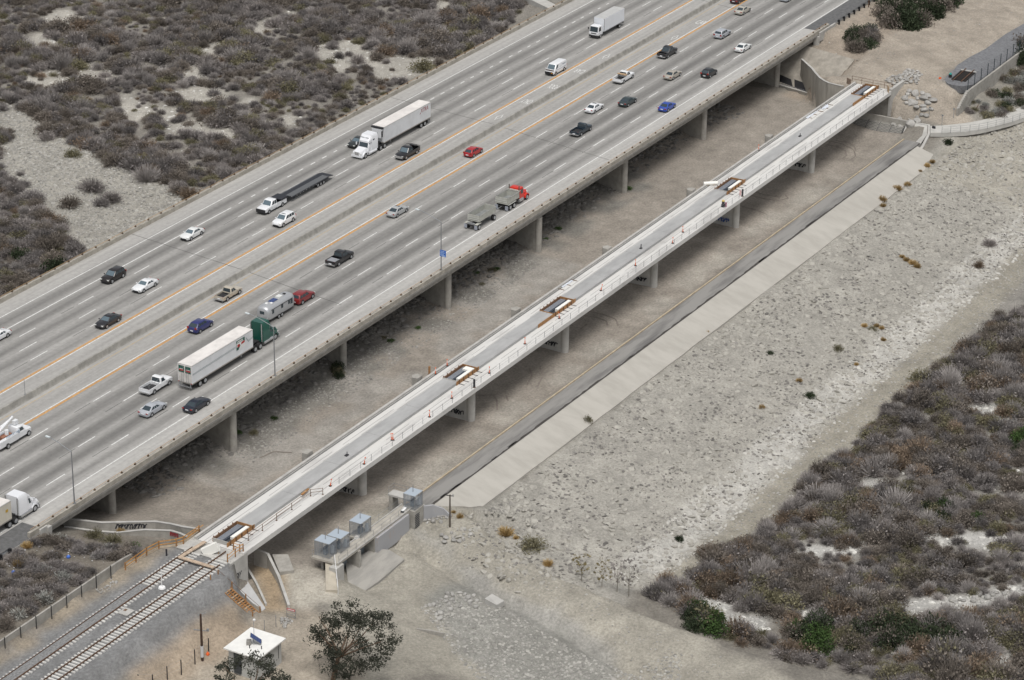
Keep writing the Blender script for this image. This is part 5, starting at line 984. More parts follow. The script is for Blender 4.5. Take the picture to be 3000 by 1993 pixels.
def car(kind, label, col, box, rz, cat=None, L=None, H=None, W=None, wheels=None, group=None, rimc=True, glass=None, dz=0, win=None, cab=None, extra=None, pos=None):
    K = dict(KINDS[kind]); L = L or K['L']; W_ = W or K['W']; H_ = H or K['H']; sz = H_/K['H']
    if pos is None:
        c, a, b, a2, b2 = box; p0 = Q(c,(a+a2)/2,(b+b2)/2,H_*.48)
    else: p0 = pos
    nm = {'sedan':'sedan_car','coupe':'coupe_car','suv':'suv_car','hatch':'hatchback_car','van':'cargo_van','pickup':'pickup_truck'}[kind]
    t = thing(nm, label, cat or {'pickup':'pickup truck','van':'van'}.get(kind,'car'), (p0.x,p0.y,.012), rz, group)
    m = paint(*col) if isinstance(col, tuple) else col
    st = [(fx,zb,zs*sz,w) for fx,zb,zs,w in K['st']]
    MB().loft(rings_body(L,W_,st)).build('body', m, t, smooth=38)
    cb = cab or K['cab']; zb = max(s[2] for s in st[2:-3])-.07 if kind != 'van' else 1.1*sz; wb = W_/2*.93; wr = W_/2*(.73 if kind in ('sedan','coupe','hatch') else .80 if kind != 'van' else .86)
    C = Cab(cb[0]*L,cb[1]*L,cb[2]*L,cb[3]*L,zb,H_-.05,wb,wr,.11); C.mesh(MB()).build('cabin', m, t, smooth=38)
    gl = glass or M_GLASS
    C.pane('f',-.97,.97,.10,.93).build('windshield', M_GLASSL, t)
    if kind != 'van' or True: C.pane('r',.95,-.95,.30 if kind in ('suv','van') else .15,.92).build('rear_window', gl, t)
    for u0, u1 in (win or K['win']):
        C.pane('r_' ,u0,u1,.18,.88).build('side_window', gl, t); q = C.pane('l',u1,u0,.18,.88); q.build('side_window', gl, t)
    r = .345 if kind in ('sedan','coupe','hatch') else .385
    for fx in (wheels or K['wh']):
        for s in (-1,1):
            y = s*(W_/2-.10); wheel(t, fx*L, y, r, .23, rimc)
            n = 12; v = [(fx*L+math.cos(math.pi*k/n)*r*1.2, s*(W_/2*1.003+.004), r*.95+math.sin(math.pi*k/n)*r*1.2) for k in range(n+1)]+[(fx*L-r*1.2,s*(W_/2*1.003+.004),.25),(fx*L+r*1.2,s*(W_/2*1.003+.004),.25)]
            MB().add(v,[tuple(range(len(v)))]).build('wheel_arch', M_TRIM, t)
    zf = st[-2][2]; hw = W_/2*.84
    for s in (-1,1):
        MB().cbox((.482*L,s*hw*.84,zf+.02),(.16,.36,.13),s*R(-14)).build('headlight', M_HEAD, t)
        zt = (.82 if kind in ('sedan','coupe') else .95)*sz
        MB().cbox((-.492*L,s*W_/2*.78,zt),(.08,.34 if kind != 'pickup' else .12,.15 if kind in ('sedan','coupe') else .3)).build('taillight', M_TAIL, t)
        MB().cbox((C.a[3]-.15,s*(W_/2+.10),zb+.08),(.12,.2,.14)).build('mirror', m, t)
    MB().box(.493*L,.507*L,-.55,.55,.34,.52).build('grille', M_TRIM, t); MB().box(-.506*L,-.497*L,-.26,.26,.52 if kind in ('suv','van','hatch') else .60,.68 if kind in ('suv','van','hatch') else .74).build('licence_plate', M_PLATE, t)
    MB().box(-.47*L,.47*L,-W_/2*.8,W_/2*.8,.16,.3).build('underbody', M_TRIM, t)
    if 'bed' in K:
        b0, b1 = K['bed'][0]*L, K['bed'][1]*L; zt = 1.10*sz
        MB().box(b0+.05,b1,-W_/2*.95,W_/2*.95,.45,.72).build('bed_floor', M_TRIM, t)
        for s in (-1,1): MB().extr([(b0,.42),(b1+.1,.42),(b1+.1,zt),(b0,zt)],s*(W_/2-.10),s*(W_/2-.012),'y').build('bed_side', m, t)
        MB().box(b0-.01,b0+.07,-W_/2+.1,W_/2-.1,.5,zt-.01).build('tailgate', m, t); MB().box(b0-.16,b0-.02,-W_/2+.05,W_/2-.05,.42,.6).build('rear_bumper', M_CHROME, t); MB().box(b1-.03,b1+.06,-W_/2+.1,W_/2-.1,.5,zt).build('bed_front', m, t)
    if extra: extra(t, L, W_, H_, m)
    return t
WHITE = ('white',(.72,.73,.74)); BLACK = ('black',(.012,.012,.014)); SILV = ('silver',(.38,.40,.43)); PI = math.pi
def sunroof(t,L,W,H,m): MB().box(-.02*L,.05*L-.1,-.42,.42,H+.003,H+.012).build('sunroof', M_GLASS, t)
# --- westbound side, facing the camera
car('suv','black crossover straddling the solid white line',('black_brown',(.016,.013,.013)),('c1',1397,563,1735,810),PI)
car('coupe','white muscle coupe with a long bonnet near a black crossover',WHITE,('c1',1825,707,2183,938),PI,L=5.0,W=1.92)
car('sedan','dark charcoal sedan beside the yellow carpool line',('charcoal',(.02,.02,.023)),('c1',1315,1195,1675,1430),PI,L=4.9)
car('coupe','white convertible with a dark top half out of view',WHITE,None,PI,pos=P(-8,984,.6),H=1.36)
car('sedan','white rounded older sedan ahead of the white pickup and flatbed trailer',('white_old',(.70,.71,.70)),('c2',138,5,452,210),PI,L=4.85)
car('suv','white luxury crossover with a sunroof beside the flatbed trailer',WHITE,('e3',375,1020,678,1258),PI,L=4.8,H=1.78,extra=sunroof)
def ram(t,L,W,H,m): MB().box(.485*L,.512*L,-W/2*.9,W/2*.9,.42,.98).build('front_bumper', M_TRIM, t); MB().box(-.44*L,-.06*L,-.75,.75,.72,.74).build('bed_liner', M_BLACK, t)
ramt = car('pickup','white crew cab pickup towing a long black flatbed trailer',WHITE,('e3',155,815,550,1052),PI,L=6.4,H=1.98,W=2.05,cab=(-.09,-.065,.14,.235),extra=ram)
car('sedan','dark green sedan half hidden behind the white semi truck',('dark_green',(.025,.03,.03)),('c5',112,310,345,485),PI)
def titan(t,L,W,H,m):
    MB().cbox((-.36*L,0,1.52),(2.0,W*.9,.09),0,0,R(-16)).build('raised_tonneau', m, t); MB().tube((-.2*L,.6,1.1),(-.4*L,.6,1.6),.03,5).build('tonneau_strut', M_TRIM, t); MB().box(.49*L,.512*L,-.8,.8,.45,.85).build('chrome_grille', M_CHROME, t)
car('pickup','black crew cab pickup with its rear cover raised',BLACK,('c5',742,420,1080,648),PI,L=5.75,H=1.9,cab=(-.12,-.09,.12,.24),extra=titan)
def gmcvan(t,L,W,H,m):
    st = [(.36,.5,1.11,.99),(.42,.5,1.06,.97),(.465,.5,.99,.94)]; MB().loft([[(x*L,y*W/2*wf*.88,z+.012) for y in (-1,-.5,.5,1)]+[(x*L,y*W/2*wf*.88,z-.05) for y in (1,-1)] for x,_,z,wf in st]).build('hood', mat('faded_brown_hood',(.085,.07,.065),.5), t)
    MB().box(.485*L,.512*L,-W/2*.88,W/2*.88,.36,.86).build('front_fascia', M_BLACK, t); MB().box(.508*L,.516*L,W/2*.5,W/2*.82,.62,.78).build('indicator', M_AMB, t)
    for k,(a,b) in enumerate(((-.42,-.12),(-.38,-.2),(-.1,.0))): MB().box(a*L,b*L,W/2*.905,W/2*.912,1.58-k*.14,1.66-k*.14).build('side_lettering', mat('grey_lettering',(.22,.25,.30),.6), t)
    MB().box(-.46*L,.3*L,W/2*1.004,W/2*1.01,1.0,1.05).build('side_stripe', mat('navy_stripe',(.06,.07,.12),.5), t)
car('van','white cargo van with a brown bonnet and grey side lettering',WHITE,('c7',460,810,757,1055),PI,extra=gmcvan)
# --- eastbound side, seen from behind
car('sedan','silver arched roof sedan behind the long white trailer',SILV,('c3',1945,855,2280,1063),0,L=4.9)
car('sedan','dark navy older sedan riding on the white edge line',('navy',(.012,.016,.028)),('c4',188,793,535,1010),0,L=4.95)
def rackx(t,L,W,H,m):
    for s in (-1,1): MB().path([(-.5*L+.1,s*.85,1.1),(-.5*L+.1,s*.85,1.75),(-.05*L,s*.85,1.9)],.025,4).build('ladder_rack', M_STEEL, t)
    MB().path([(-.5*L+.1,-.85,1.75),(-.5*L+.1,.85,1.75)],.025,4).build('ladder_rack', M_STEEL, t)
car('pickup','white single cab pickup with a thin ladder rack and dark bed',WHITE,('c3',1945,480,2375,750),0,L=5.9,H=1.92,cab=(-.02,.0,.14,.235),win=((.15,.9),),extra=rackx)
car('hatch','blue crossover hatchback following the yellow line',('blue_dark',(.022,.028,.13)),('c2',248,1265,578,1482),0,L=4.7,H=1.66,W=1.9)
car('pickup','tan extended cab pickup with an empty black bed in the carpool lane',('tan',(.44,.40,.33)),('c2',630,815,970,1035),0,L=5.3,H=1.74,W=1.88,cab=(-.10,-.075,.10,.22))
car('suv','dark red sport utility towing the silver travel trailer',('maroon',(.20,.018,.02)),('c2',1690,868,1960,1085),0,L=4.75)
def cover(t,L,W,H,m): MB().box(-.46*L,-.22*L,-W/2+.14,W/2-.14,.9,1.06).build('silver_bed_cover', mat('diamond_plate',(.42,.43,.45),.4,.5), t)
car('pickup','black crew cab pickup with a silver tool box in its bed',BLACK,None,0,pos=P(996,752,.9),L=5.9,H=1.9,cab=(-.11,-.085,.13,.24),extra=cover)
car('sedan','silver coupe like sedan passing under the lamp arm',('silver_warm',(.36,.37,.37)),('c5',635,1262,920,1440),0,L=4.9,extra=sunroof)
car('hatch','bright red hatchback alone in the carpool lane',('red',(.36,.018,.025)),('c5',1698,448,1957,610),0,L=4.45)
car('pickup','dark teal single cab pickup with an empty bed',('teal_dark',(.018,.03,.042)),('c6',803,120,1110,320),0,L=5.5,H=1.78,cab=(-.0,.02,.14,.23),win=((.15,.9),))
car('sedan','bright white sedan with a black sunroof',WHITE,('c7',1005,1405,1272,1560),0,L=4.85,extra=sunroof)
car('sedan','dark green grey sedan between the white and blue sedans',('green_grey',(.028,.042,.045)),('c7',1478,1320,1722,1468),0)
car('sedan','vivid blue compact sedan near the edge line',('vivid_blue',(.02,.06,.32)),('c7',2033,1392,2260,1540),0,L=4.55)
def planks(t,L,W,H,m):
    for k in range(3): MB().cbox((-.10*L-.1,0,1.36+k*.07),(.55,W*.95,.06),R(3*k)).build('lumber', M_WOOD, t)
car('pickup','white extended cab pickup carrying light lumber across its bed',WHITE,('c7',1393,955,1700,1148),0,L=5.75,cab=(-.07,-.045,.12,.235),extra=planks)
car('pickup','black crew cab pickup with sail shaped pillars over its bed',('black_soft',(.02,.021,.024)),('c7',2010,617,2295,797),0,L=5.6,H=1.9,cab=(-.24,-.06,.13,.24))
car('sedan','gold sedan between a black pickup and a black hatchback',('gold',(.36,.33,.28)),('c7',2100,952,2345,1100),0)
car('hatch','black small sport utility with one bright red tail light',BLACK,('c8',238,920,495,1075),0,L=4.3,H=1.62,W=1.85)
car('sedan','white older sedan behind the silver crossover',('white_old',(.70,.71,.70)),('c8',727,583,945,715),0,L=4.75)
car('suv','silver rounded crossover near the painted word',SILV,('c8',437,380,665,528),0,L=4.75,H=1.68)
car('sedan','beige luxury sedan at the far end of the bridge',('beige',(.40,.38,.33)),('c8',722,65,945,203),0,L=4.85,extra=sunroof)
car('sedan','dark maroon sedan ahead of the beige sedan',('dark_maroon',(.035,.008,.012)),None,0,pos=P(2000+770/4.722,-4,.7))
car('sedan','silver sedan at the far edge of view ahead of the white sedan',SILV,None,0,pos=P(2000+1455/4.722,-10,.7))
# --- flatbed trailer
q0 = Q('e3',560,790,1.3); q1 = Q('e3',1190,520,1.2); yc = ramt.location.y
t = thing('flatbed_trailer','long black gooseneck flatbed trailer with a sloping tail','trailer',((q0.x+q1.x)/2,yc,.012),PI); x0 = -(q1.x-q0.x)/2-.6; x1 = -x0
M_FB = mat('black_trailer_steel',(.028,.03,.036),.55); M_FBG = mat('grey_deck',(.11,.115,.12),.7)
MB().box(x0+1.6,x1-.3,-1.22,1.22,.95,1.06).build('deck', M_FBG, t); MB().box(x0+1.6,x1-.3,-.95,-.05,1.062,1.075).build('deck_runner', M_FB, t)
MB().extr([(x0,.72),(x0+1.6,.95),(x0+1.6,1.06),(x0,.80)],-1.22,1.22,'y').build('tail_ramp', M_FB, t)
MB().box(x0+1.6,x1-.3,-1.26,-1.2,.72,.96).box(x0+1.6,x1-.3,1.2,1.26,.72,.96).build('side_rail', M_FB, t)
MB().extr([(x1-.4,.85),(x1+.6,1.35),(x1+2.6,1.35),(x1+2.6,1.5),(x1+.5,1.5),(x1-.4,1.06)],-1.1,1.1,'y').build('gooseneck', M_FB, t)
for x in (x0+3.0,x0+3.9,x0+4.8):
    for s in (-1,1): wheel(t,x,s*1.05,.40,.26)
MB().tube((x1-1.4,1.0,.3),(x1-1.4,1.0,.95),.07,6).tube((x1-1.4,-1.0,.3),(x1-1.4,-1.0,.95),.07,6).build('landing_leg', M_FB, t)
for k in range(7): MB().box(x1-2-k*1.0,x1-1.9-k*1.0,1.262,1.27,.78,.9).build('reflector', M_PLATE, t)
# --- heavy trucks
def duals(t, xs, r=.51):
    for x in xs:
        for s in (-1,1): wheel(t,x,s*1.0,r,.56)
def tractor(label, col, pos, rz, sleeper=1.9, hood=1.9, classic=False, tall=3.7, flat=False):
    m = paint(*col); t = thing('semi_truck', label, 'truck', pos, rz); W2 = 1.22          # local x: 0 = front bumper, going back is -x
    xc = -hood-.25; xs = xc-1.15; xb = xs-sleeper
    MB().loft([[(-.05,y*.80,z) for y,z in ((-1,.62),(-1.02,1.15),(-.75,1.38),(.75,1.38),(1.02,1.15),(1,.62))],[(-.6,y*.88,z) for y,z in ((-1,.62),(-1.05,1.2),(-.8,1.55),(.8,1.55),(1.05,1.2),(1,.62))],[(xc+.2,y*.98,z) for y,z in ((-1,.62),(-1.03,1.35),(-.85,1.78),(.85,1.78),(1.03,1.35),(1,.62))]]).build('hood', m, t, smooth=35)
    MB().box(-.22,.02,-W2+.05,W2-.05,.38,.78).build('bumper', m if not flat else M_CHROME, t); MB().box(-.03,.035,-.42,.42,.8,1.36).build('grille', M_CHROME if classic else M_TRIM, t)
    for s in (-1,1):
        MB().cbox((-.12,s*.78,1.0),(.2,.32,.2)).build('headlight', M_HEAD, t)
        n = 10; MB().loft([[(-1.15+math.cos(math.pi*k/n)*.74, y, .50+math.sin(math.pi*k/n)*.70) for k in range(n+1)]+[(-1.15+math.cos(math.pi*k/n)*.60, y, .50+math.sin(math.pi*k/n)*.58) for k in range(n,-1,-1)] for y in (s*.78,s*1.22)]).build('fender', m, t, smooth=40)
    C = Cab(xs,xs+.05,xc-.38,xc+.12,1.2,2.75,1.12,1.02,.1); MB().box(xs,xc+.1,-1.14,1.14,.75,1.22).build('cab_base', m, t); C.mesh(MB()).build('cab', m, t, smooth=35)
    C.pane('f',-.95,.95,.30,.88).build('windshield', M_GLASS, t)
    for s in ('l','r_'): C.pane(s,*((.9,.42) if s == 'l' else (.42,.9)),.32,.82).build('side_window', M_GLASS, t)
    if sleeper:
        MB().loft([[(x,y,z) for y,z in ((-1.2,.8),(-1.22,tall-.45),(-.95,tall),(.95,tall),(1.22,tall-.45),(1.2,.8))] for x in (xb,xs+.02)]).build('sleeper', m, t, smooth=35)
        MB().loft([[(xs,y,z) for y,z in ((-1.18,2.5),(-1.2,tall-.5),(-.93,tall-.02),(.93,tall-.02),(1.2,tall-.5),(1.18,2.5))],[(xc-.25,y,z) for y,z in ((-.95,2.5),(-.95,2.72),(-.8,2.80),(.8,2.80),(.95,2.72),(.95,2.5))]]).build('roof_fairing', m, t, smooth=35)
        if classic:
            for s in (-1,1): MB().cbox((xs+.42,s*.45,3.2),(.06,.66,.34),0,0,R(42)).build('skylight', M_GLASS, t)
            MB().box(xs-.75,xs-.25,1.215,1.235,2.75,3.0).build('sleeper_window', M_GLASS, t)
            for k in range(3): MB().cbox((xs+.35-.1*k,-.1+.12*k,3.02+.12*k),(.12,.5,.03),R(40*k),0,R(42)).build('emblem', mat('purple_red_emblem',(.30,.06,.14),.5), t)
    MB().box(xb-2.9,xc,-.45,.45,.68,.95).build('frame_rail', M_TRIM, t)
    for s in (-1,1):
        MB().tube((xs-1.5,s*1.0,.62),(xs+.9,s*1.0,.62),.32,10).build('fuel_tank', m if classic or not flat else M_CHROME, t, smooth=40); MB().tube((xb-.12,s*1.0,.9),(xb-.12,s*1.0,tall-.3 if not sleeper else tall-.1),.09,8).build('exhaust_stack', M_CHROME, t)
        MB().cbox((xc+.0,s*1.42,2.15),(.12,.22,.5)).build('mirror', m, t); wheel(t,-1.15,s*1.02,.51,.30)
    ax = [xb-.9,xb-2.2] if sleeper else [xs-1.5,xs-2.8]; duals(t, ax)
    MB().box(ax[1]-.3,ax[0]+.3,-.55,.55,.95,1.2).build('fifth_wheel', M_TRIM, t)
    return t, ax
def semitrailer(label, x_front, x_rear, yc, rz, m, name='semi_trailer', zt=4.11, zb=1.2):
    L = abs(x_rear-x_front); t = thing(name, label, 'trailer', ((x_front+x_rear)/2,yc,.012), rz); h = L/2
    MB().box(-h,h,-1.28,1.28,zb,zt).build('box', m, t); MB().box(-h-.005,h+.005,-1.3,1.3,zt-.1,zt+.012).build('top_rail', mat('trailer_rail',(.50,.49,.47),.6), t)
    MB().box(-h+.05,h-.05,-1.2,1.2,zt+.013,zt+.03).build('roof', mat('dusty_roof',(.66,.63,.60),.7,var=.1,scale=.6), t)
    MB().box(-h,h,-1.305,1.305,zb-.14,zb+.03).build('bottom_rail', mat('road_grime_rail',(.30,.28,.25),.7), t); MB().box(-h-.03,-h-.005,-1.2,1.2,zb+.1,zt-.15).build('rear_doors', mat('door_white',(.55,.53,.50),.6,var=.15,scale=1.2), t)
    for y in (-.62,-.3,.3,.62): MB().tube((-h-.05,y,zb),(-h-.05,y,zt-.2),.025,5).build('lock_rod', M_STEEL, t)
    MB().box(-h-.1,-h+.05,-1.15,1.15,.48,.60).build('rear_bumper', M_STEEL, t)
    for s in (-1,1): MB().box(-h-.05,-h+.0,s*1.0-.08,s*1.0+.08,.55,zb).build('bumper_bracket', M_STEEL, t); MB().box(-h-.04,-h-.03,s*1.1-.14,s*1.1+.14,zb-.08,zb+.06).build('taillight', M_TAIL, t); MB().box(h-2.8,h-2.6,s*.9-.08,s*.9+.08,.45,zb).build('landing_leg', M_STEEL, t)
    duals(t, [-h+2.0,-h+3.3]); MB().box(-h+1.2,-h+4.2,-.6,.6,.7,zb-.1).build('bogie', M_TRIM, t)
    for s in (-1,1): MB().box(-h+1.1,-h+1.14,s*1.0-.3,s*1.0+.3,.3,.95).build('mud_flap', M_TRIM, t)
    return t
# white semi with the lettered trailer (heading towards -x)
a, b = G('g10',288,880,4.11), G('g10',624,708,4.11); yr = (a.y+b.y)/2; yc = yr+1.28
M_TRW = mat('trailer_white',(.66,.67,.68),.5,var=.07,scale=.5,detail=5)
tl = semitrailer('white refrigerated semi trailer lettered in red pulled by a white tractor', a.x, b.x, yc, PI, M_TRW); h = abs(a.x-b.x)/2
MB().box(h,h+.55,-1.0,1.0,2.1,3.75).build('cooling_unit', M_TRW, tl); MB().box(h+.02,h+.5,-1.012,-1.002,2.2,3.4).box(h+.02,h+.5,1.002,1.012,2.2,3.4).build('cooling_vent', M_BLACK, tl); MB().box(h-.1,h+.5,-1.25,1.25,3.9,4.09).build('cooling_hood', M_TRIM, tl)
tm = text_mesh('XTRA',1.15,mat('letter_red',(.30,.02,.03),.5),'lettering')
for v in tm.vertices: v.co.x = v.co.x*.9+v.co.y*.18
o = place_text(tm,'lettering',tl,(-h+2.2,1.30,3.35),(-1,0,0),(0,0,1)); o.name = 'lettering'
MB().add([(-h+3.9,1.3,2.85),(-h+3.62,1.3,2.85),(-h+3.5,1.3,3.1),(-h+3.62,1.3,3.1)],[(0,1,2,3)]).build('letter_tail', mat('letter_red',(.30,.02,.03)), tl)
fr = Q('c5',262,575,.6); tractor('white long nose semi tractor with twin skylights pulling the lettered trailer', ('truck_white',(.72,.73,.75)), (min(fr.x,a.x-7.2),yc,.012), PI, 1.9, 1.9, True, 3.75)
# white trailer with green tractor (heading +x)
a, b = Q('c4',290,388,4.11), Q('c2',1132,1442,4.11); yr = (a.y+b.y)/2; yc = yr+1.28
tl = semitrailer('white semi trailer with a green and red logo pulled by a green tractor', b.x, a.x, yc, 0, M_TRW); h = abs(a.x-b.x)/2
MG, MR_, MWt = mat('logo_green',(.02,.10,.075),.5), mat('logo_red',(.40,.03,.03),.5), mat('logo_white',(.7,.7,.68),.5)
def sideq(pts, e, m, nm='logo_panel'): MB().add([(x,-1.305-e,z) for x,z in pts],[tuple(range(len(pts)))]).build(nm, m, tl)
lx = h-4.3
sideq([(lx,2.2),(lx+2.15,2.2),(lx+2.15,3.75),(lx,3.75)],.002,MWt); sideq([(lx,2.2),(lx+.5,2.2),(lx+1.0,2.75),(lx+.8,3.05),(lx,2.6)],.005,MG); sideq([(lx+.2,2.65),(lx+.85,2.65),(lx+.75,3.1),(lx+.2,3.1)],.008,MR_); sideq([(lx+1.15,2.8),(lx+2.1,2.85),(lx+2.1,3.2),(lx+1.3,3.2)],.008,MR_)
sideq([(lx,3.35),(lx+1.6,3.35),(lx+2.15,3.05),(lx+2.15,3.75),(lx,3.75)],.005,MG); sideq([(lx+.2,3.44),(lx+1.7,3.44),(lx+1.7,3.6),(lx+.2,3.6)],.008,MWt,'logo_band'); sideq([(lx-.06,2.14),(lx+0,2.14),(lx+0,3.8),(lx-.06,3.8)],.005,MG,'logo_edge')
for dz in (0,.16): sideq([(-h+.1,2.55+dz),(lx-.1,2.75+dz*1.1),(lx-.1,2.79+dz*1.1),(-h+.1,2.59+dz)],.003,mat('thin_green_line',(.10,.16,.16),.5),'side_stripe'); sideq([(lx+2.4,3.5-dz),(lx+3.1,2.7-dz),(lx+3.16,2.7-dz),(lx+2.46,3.5-dz)],.003,mat('thin_green_line',(.10,.16,.16)),'side_stripe'); sideq([(lx+3.1,2.7-dz),(h-.05,2.95-dz),(h-.05,2.99-dz),(lx+3.1,2.75-dz)],.003,mat('thin_green_line',(.10,.16,.16)),'side_stripe')
for y0, y1, m_, z0, z1 in ((-1.1,-.1,MG,2.75,3.85),(.1,1.1,MG,2.75,3.85),(-1.05,-.2,MR_,3.0,3.25),(.2,1.05,MR_,3.0,3.25),(-.95,-.3,MWt,3.27,3.36),(.3,.95,MWt,3.27,3.36)): e = .034 if m_ is MG else .038; MB().box(-h-e-.004,-h-e,y0,y1,z0,z1).build('door_logo', m_, tl)
tractor('dark green semi tractor with a tall sleeper pulling the logo trailer', ('truck_green',(.008,.075,.055)), (b.x+7.3,yc,.012), 0, 1.7, 1.35, False, 3.95, True)
# white semi with an intermodal container at the edge of view (heading +x)
fw_ = P(100.8,1495,.2); yc = fw_.y+1.02
_, ax = tractor('white aerodynamic semi tractor hauling a cream container beside the parapet', ('truck_white',(.72,.73,.75)), (fw_.x+1.15,yc,.012), 0, 1.7, 1.3, False, 3.55, True)
xf = fw_.x+1.15-6.1
ct = semitrailer('cream shipping container on a chassis behind the white tractor near the bridge end', xf, xf-12.2, yc, 0, mat('cream_container',(.62,.58,.49),.6,var=.06,scale=.6), 'container_trailer', 3.95, 1.3)
MB().box(4.9,5.4,-1.305,-1.295,2.6,3.0).build('container_mark', mat('mark_gold',(.55,.36,.05),.5), ct)
# box truck (heading -x)
a, b = Q('c7',1290,268,3.75), Q('c7',1545,112,3.75); yr = (a.y+b.y)/2; L = abs(b.x-a.x); yc = yr+1.22
t = thing('box_truck','white box truck with a flat nosed cab','truck',((a.x+b.x)/2,yc,.012),PI); h = L/2; mW = paint('truck_white',(.72,.73,.75)) 
MB().box(-h,h,-1.22,1.22,1.05,3.75).build('cargo_box', mat('box_white',(.70,.72,.75),.5,var=.03,scale=.5), t); MB().box(-h+.03,h-.05,-1.18,1.18,3.752,3.78).build('roof', mat('grey_box_roof',(.44,.44,.43),.7,var=.06,scale=.8), t)
for s in (-1,1): MB().box(-h-.005,h+.005,s*1.225-.02,s*1.225+.02,1.0,1.12).build('bottom_rail', M_STEEL, t); MB().box(h-.04,h+.02,s*1.2-.05,s*1.2+.05,1.05,3.77).build('corner_post', M_STEEL, t)
MB().box(-h-.03,-h-.003,-1.1,1.1,1.1,3.6).build('rear_door', mat('door_grey',(.5,.5,.5),.6), t); MB().box(-h-.35,-h-.02,-1.0,1.0,.55,.68).build('rear_step', M_TRIM, t)
cx = h+.35; C = Cab(cx,cx+.02,cx+1.62,cx+1.85,1.25,2.55,1.05,.98,.1); C.mesh(MB()).build('cab', mW, t, smooth=35); MB().box(cx,cx+1.86,-1.06,1.06,.72,1.26).build('cab_base', mW, t)
C.pane('f',-.96,.96,.12,.92).build('windshield', M_GLASS, t); C.pane('l',.93,.35,.2,.85).build('side_window', M_GLASS, t); C.pane('r_',.35,.93,.2,.85).build('side_window', M_GLASS, t)
MB().box(cx+1.6,cx+1.95,-1.06,1.06,.42,.74).build('bumper', M_TRIM, t); MB().box(cx+1.862,cx+1.88,-.6,.6,1.0,1.18).build('grille', M_TRIM, t)
for s in (-1,1): MB().box(cx+1.862,cx+1.9,s*.85-.16,s*.85+.16,.8,.98).build('headlight', M_HEAD, t); MB().cbox((cx+1.75,s*1.3,2.0),(.1,.2,.4)).build('mirror', M_TRIM, t); wheel(t,cx+.95,s*.95,.42,.28)
duals(t,[-h+2.0],.43); MB().box(-h+.2,cx,-.4,.4,.6,.95).build('frame_rail', M_TRIM, t)
# travel trailer behind the red sport utility
c0 = Q('c2',1456,1130,1.4); yc = c0.y; L = 7.6
t = thing('travel_trailer','rounded silver travel trailer with roof vents behind the red sport utility','trailer',(c0.x,yc,.012),0); m_al = mat('brushed_aluminium',(.52,.53,.54),.38,.55)
def ttring(x, s):
    pr = [(-1.12,.62),(-1.2,1.1),(-1.2,1.95),(-1.05,2.45),(-.72,2.74),(0,2.84),(.72,2.74),(1.05,2.45),(1.2,1.95),(1.2,1.1),(1.12,.62)]; zc = 1.55
    return [(x,y*s[0],zc+(z-zc)*s[1]) for y,z in pr]
MB().loft([ttring(-L/2,(.72,.70)),ttring(-L/2+.12,(.88,.84)),ttring(-L/2+.45,(.97,.95)),ttring(-L/2+.95,(1,1)),ttring(L/2-1.05,(1,1)),ttring(L/2-.5,(.95,.94)),ttring(L/2-.14,(.82,.80)),ttring(L/2,(.64,.62))]).build('shell', m_al, t, smooth=50)
for x, w, z0, z1 in ((-2.5,.5,1.45,2.05),(.0,.55,1.5,2.1),(1.9,.5,1.5,2.1),(2.6,.6,1.3,2.2)): MB().box(x-w/2,x+w/2,-1.225,-1.205,z0,z1).build('side_window', M_GLASS, t)
MB().box(-L/2-.03,-L/2+.05,-.42,.42,1.55,2.05).build('rear_window', M_GLASS, t); MB().box(-L/2-.12,-L/2+.3,-1.0,1.0,.5,.64).build('rear_bumper', M_CHROME, t); MB().box(-3.0,2.6,-1.27,-1.21,2.16,2.22).build('awning', M_TRIM, t)
MB().box(-1.6,-.1,-.5,.4,2.84,2.88).build('solar_panel', mat('solar_cell',(.025,.05,.16)), t); MB().box(.4,1.3,-.45,.35,2.8,3.0).build('air_conditioner', mat('ac_white',(.65,.66,.64),.6), t)
for x, y in ((2.2,-.1),(-2.4,.1),(-1.9,-.5)): MB().box(x-.2,x+.2,y-.2,y+.2,2.8,2.92).build('roof_vent', M_TRIM if x > 0 else M_WHITE, t)
for x in (-.9,-.05):
    for s in (-1,1): wheel(t,x,s*1.08,.36,.24)
MB().box(L/2-.1,L/2+.8,-.08,.08,.5,.62).build('hitch', M_TRIM, t)
# dump truck and its dump trailer
def e4(x, y, z): return P(1300+x/7.84, 500+y/7.84, z)
fr = e4(1905,640,.2); yc = fr.y+1.05; mg = mat('dump_grey',(.40,.40,.36),.6,var=.12,scale=.8); mr = paint('truck_red',(.55,.025,.012))
def tub(t, x0, x1, zb, zt, w):
    for s in (-1,1): MB().box(x0,x1,s*w-.05,s*w+.05,zb,zt).build('bed_side', mg, t); MB().box(x0,x1,s*w-.09,s*w+.09,zt-.1,zt).build('top_rail', mat('tub_rail',(.50,.50,.47),.5), t)
    MB().box(x0-.06,x0+.03,-w,w,zb-.02,zt-.03).build('tailgate', mg, t); MB().box(x1-.06,x1+.02,-w,w,zb,zt).build('bulkhead', mg, t); MB().box(x0,x1,-w+.05,w-.05,zb-.08,zb+.04).build('bed_floor', mat('scuffed_steel',(.30,.31,.31),.5,.3,var=.15,scale=1), t)
    for z in (zb+.28,zb+.62): MB().box(x0-.10,x0-.062,-w,w,z,z+.09).build('gate_rib', mat('tub_rail',(.50,.50,.47)), t)
bk = e4(1270,640,2.2).x; xn = fr.x+.55; Lt = xn-bk
t = thing('dump_truck','red nosed dump truck with an empty grey bed','truck',(fr.x,yc,.012),0)
W2 = 1.2; ox = .6
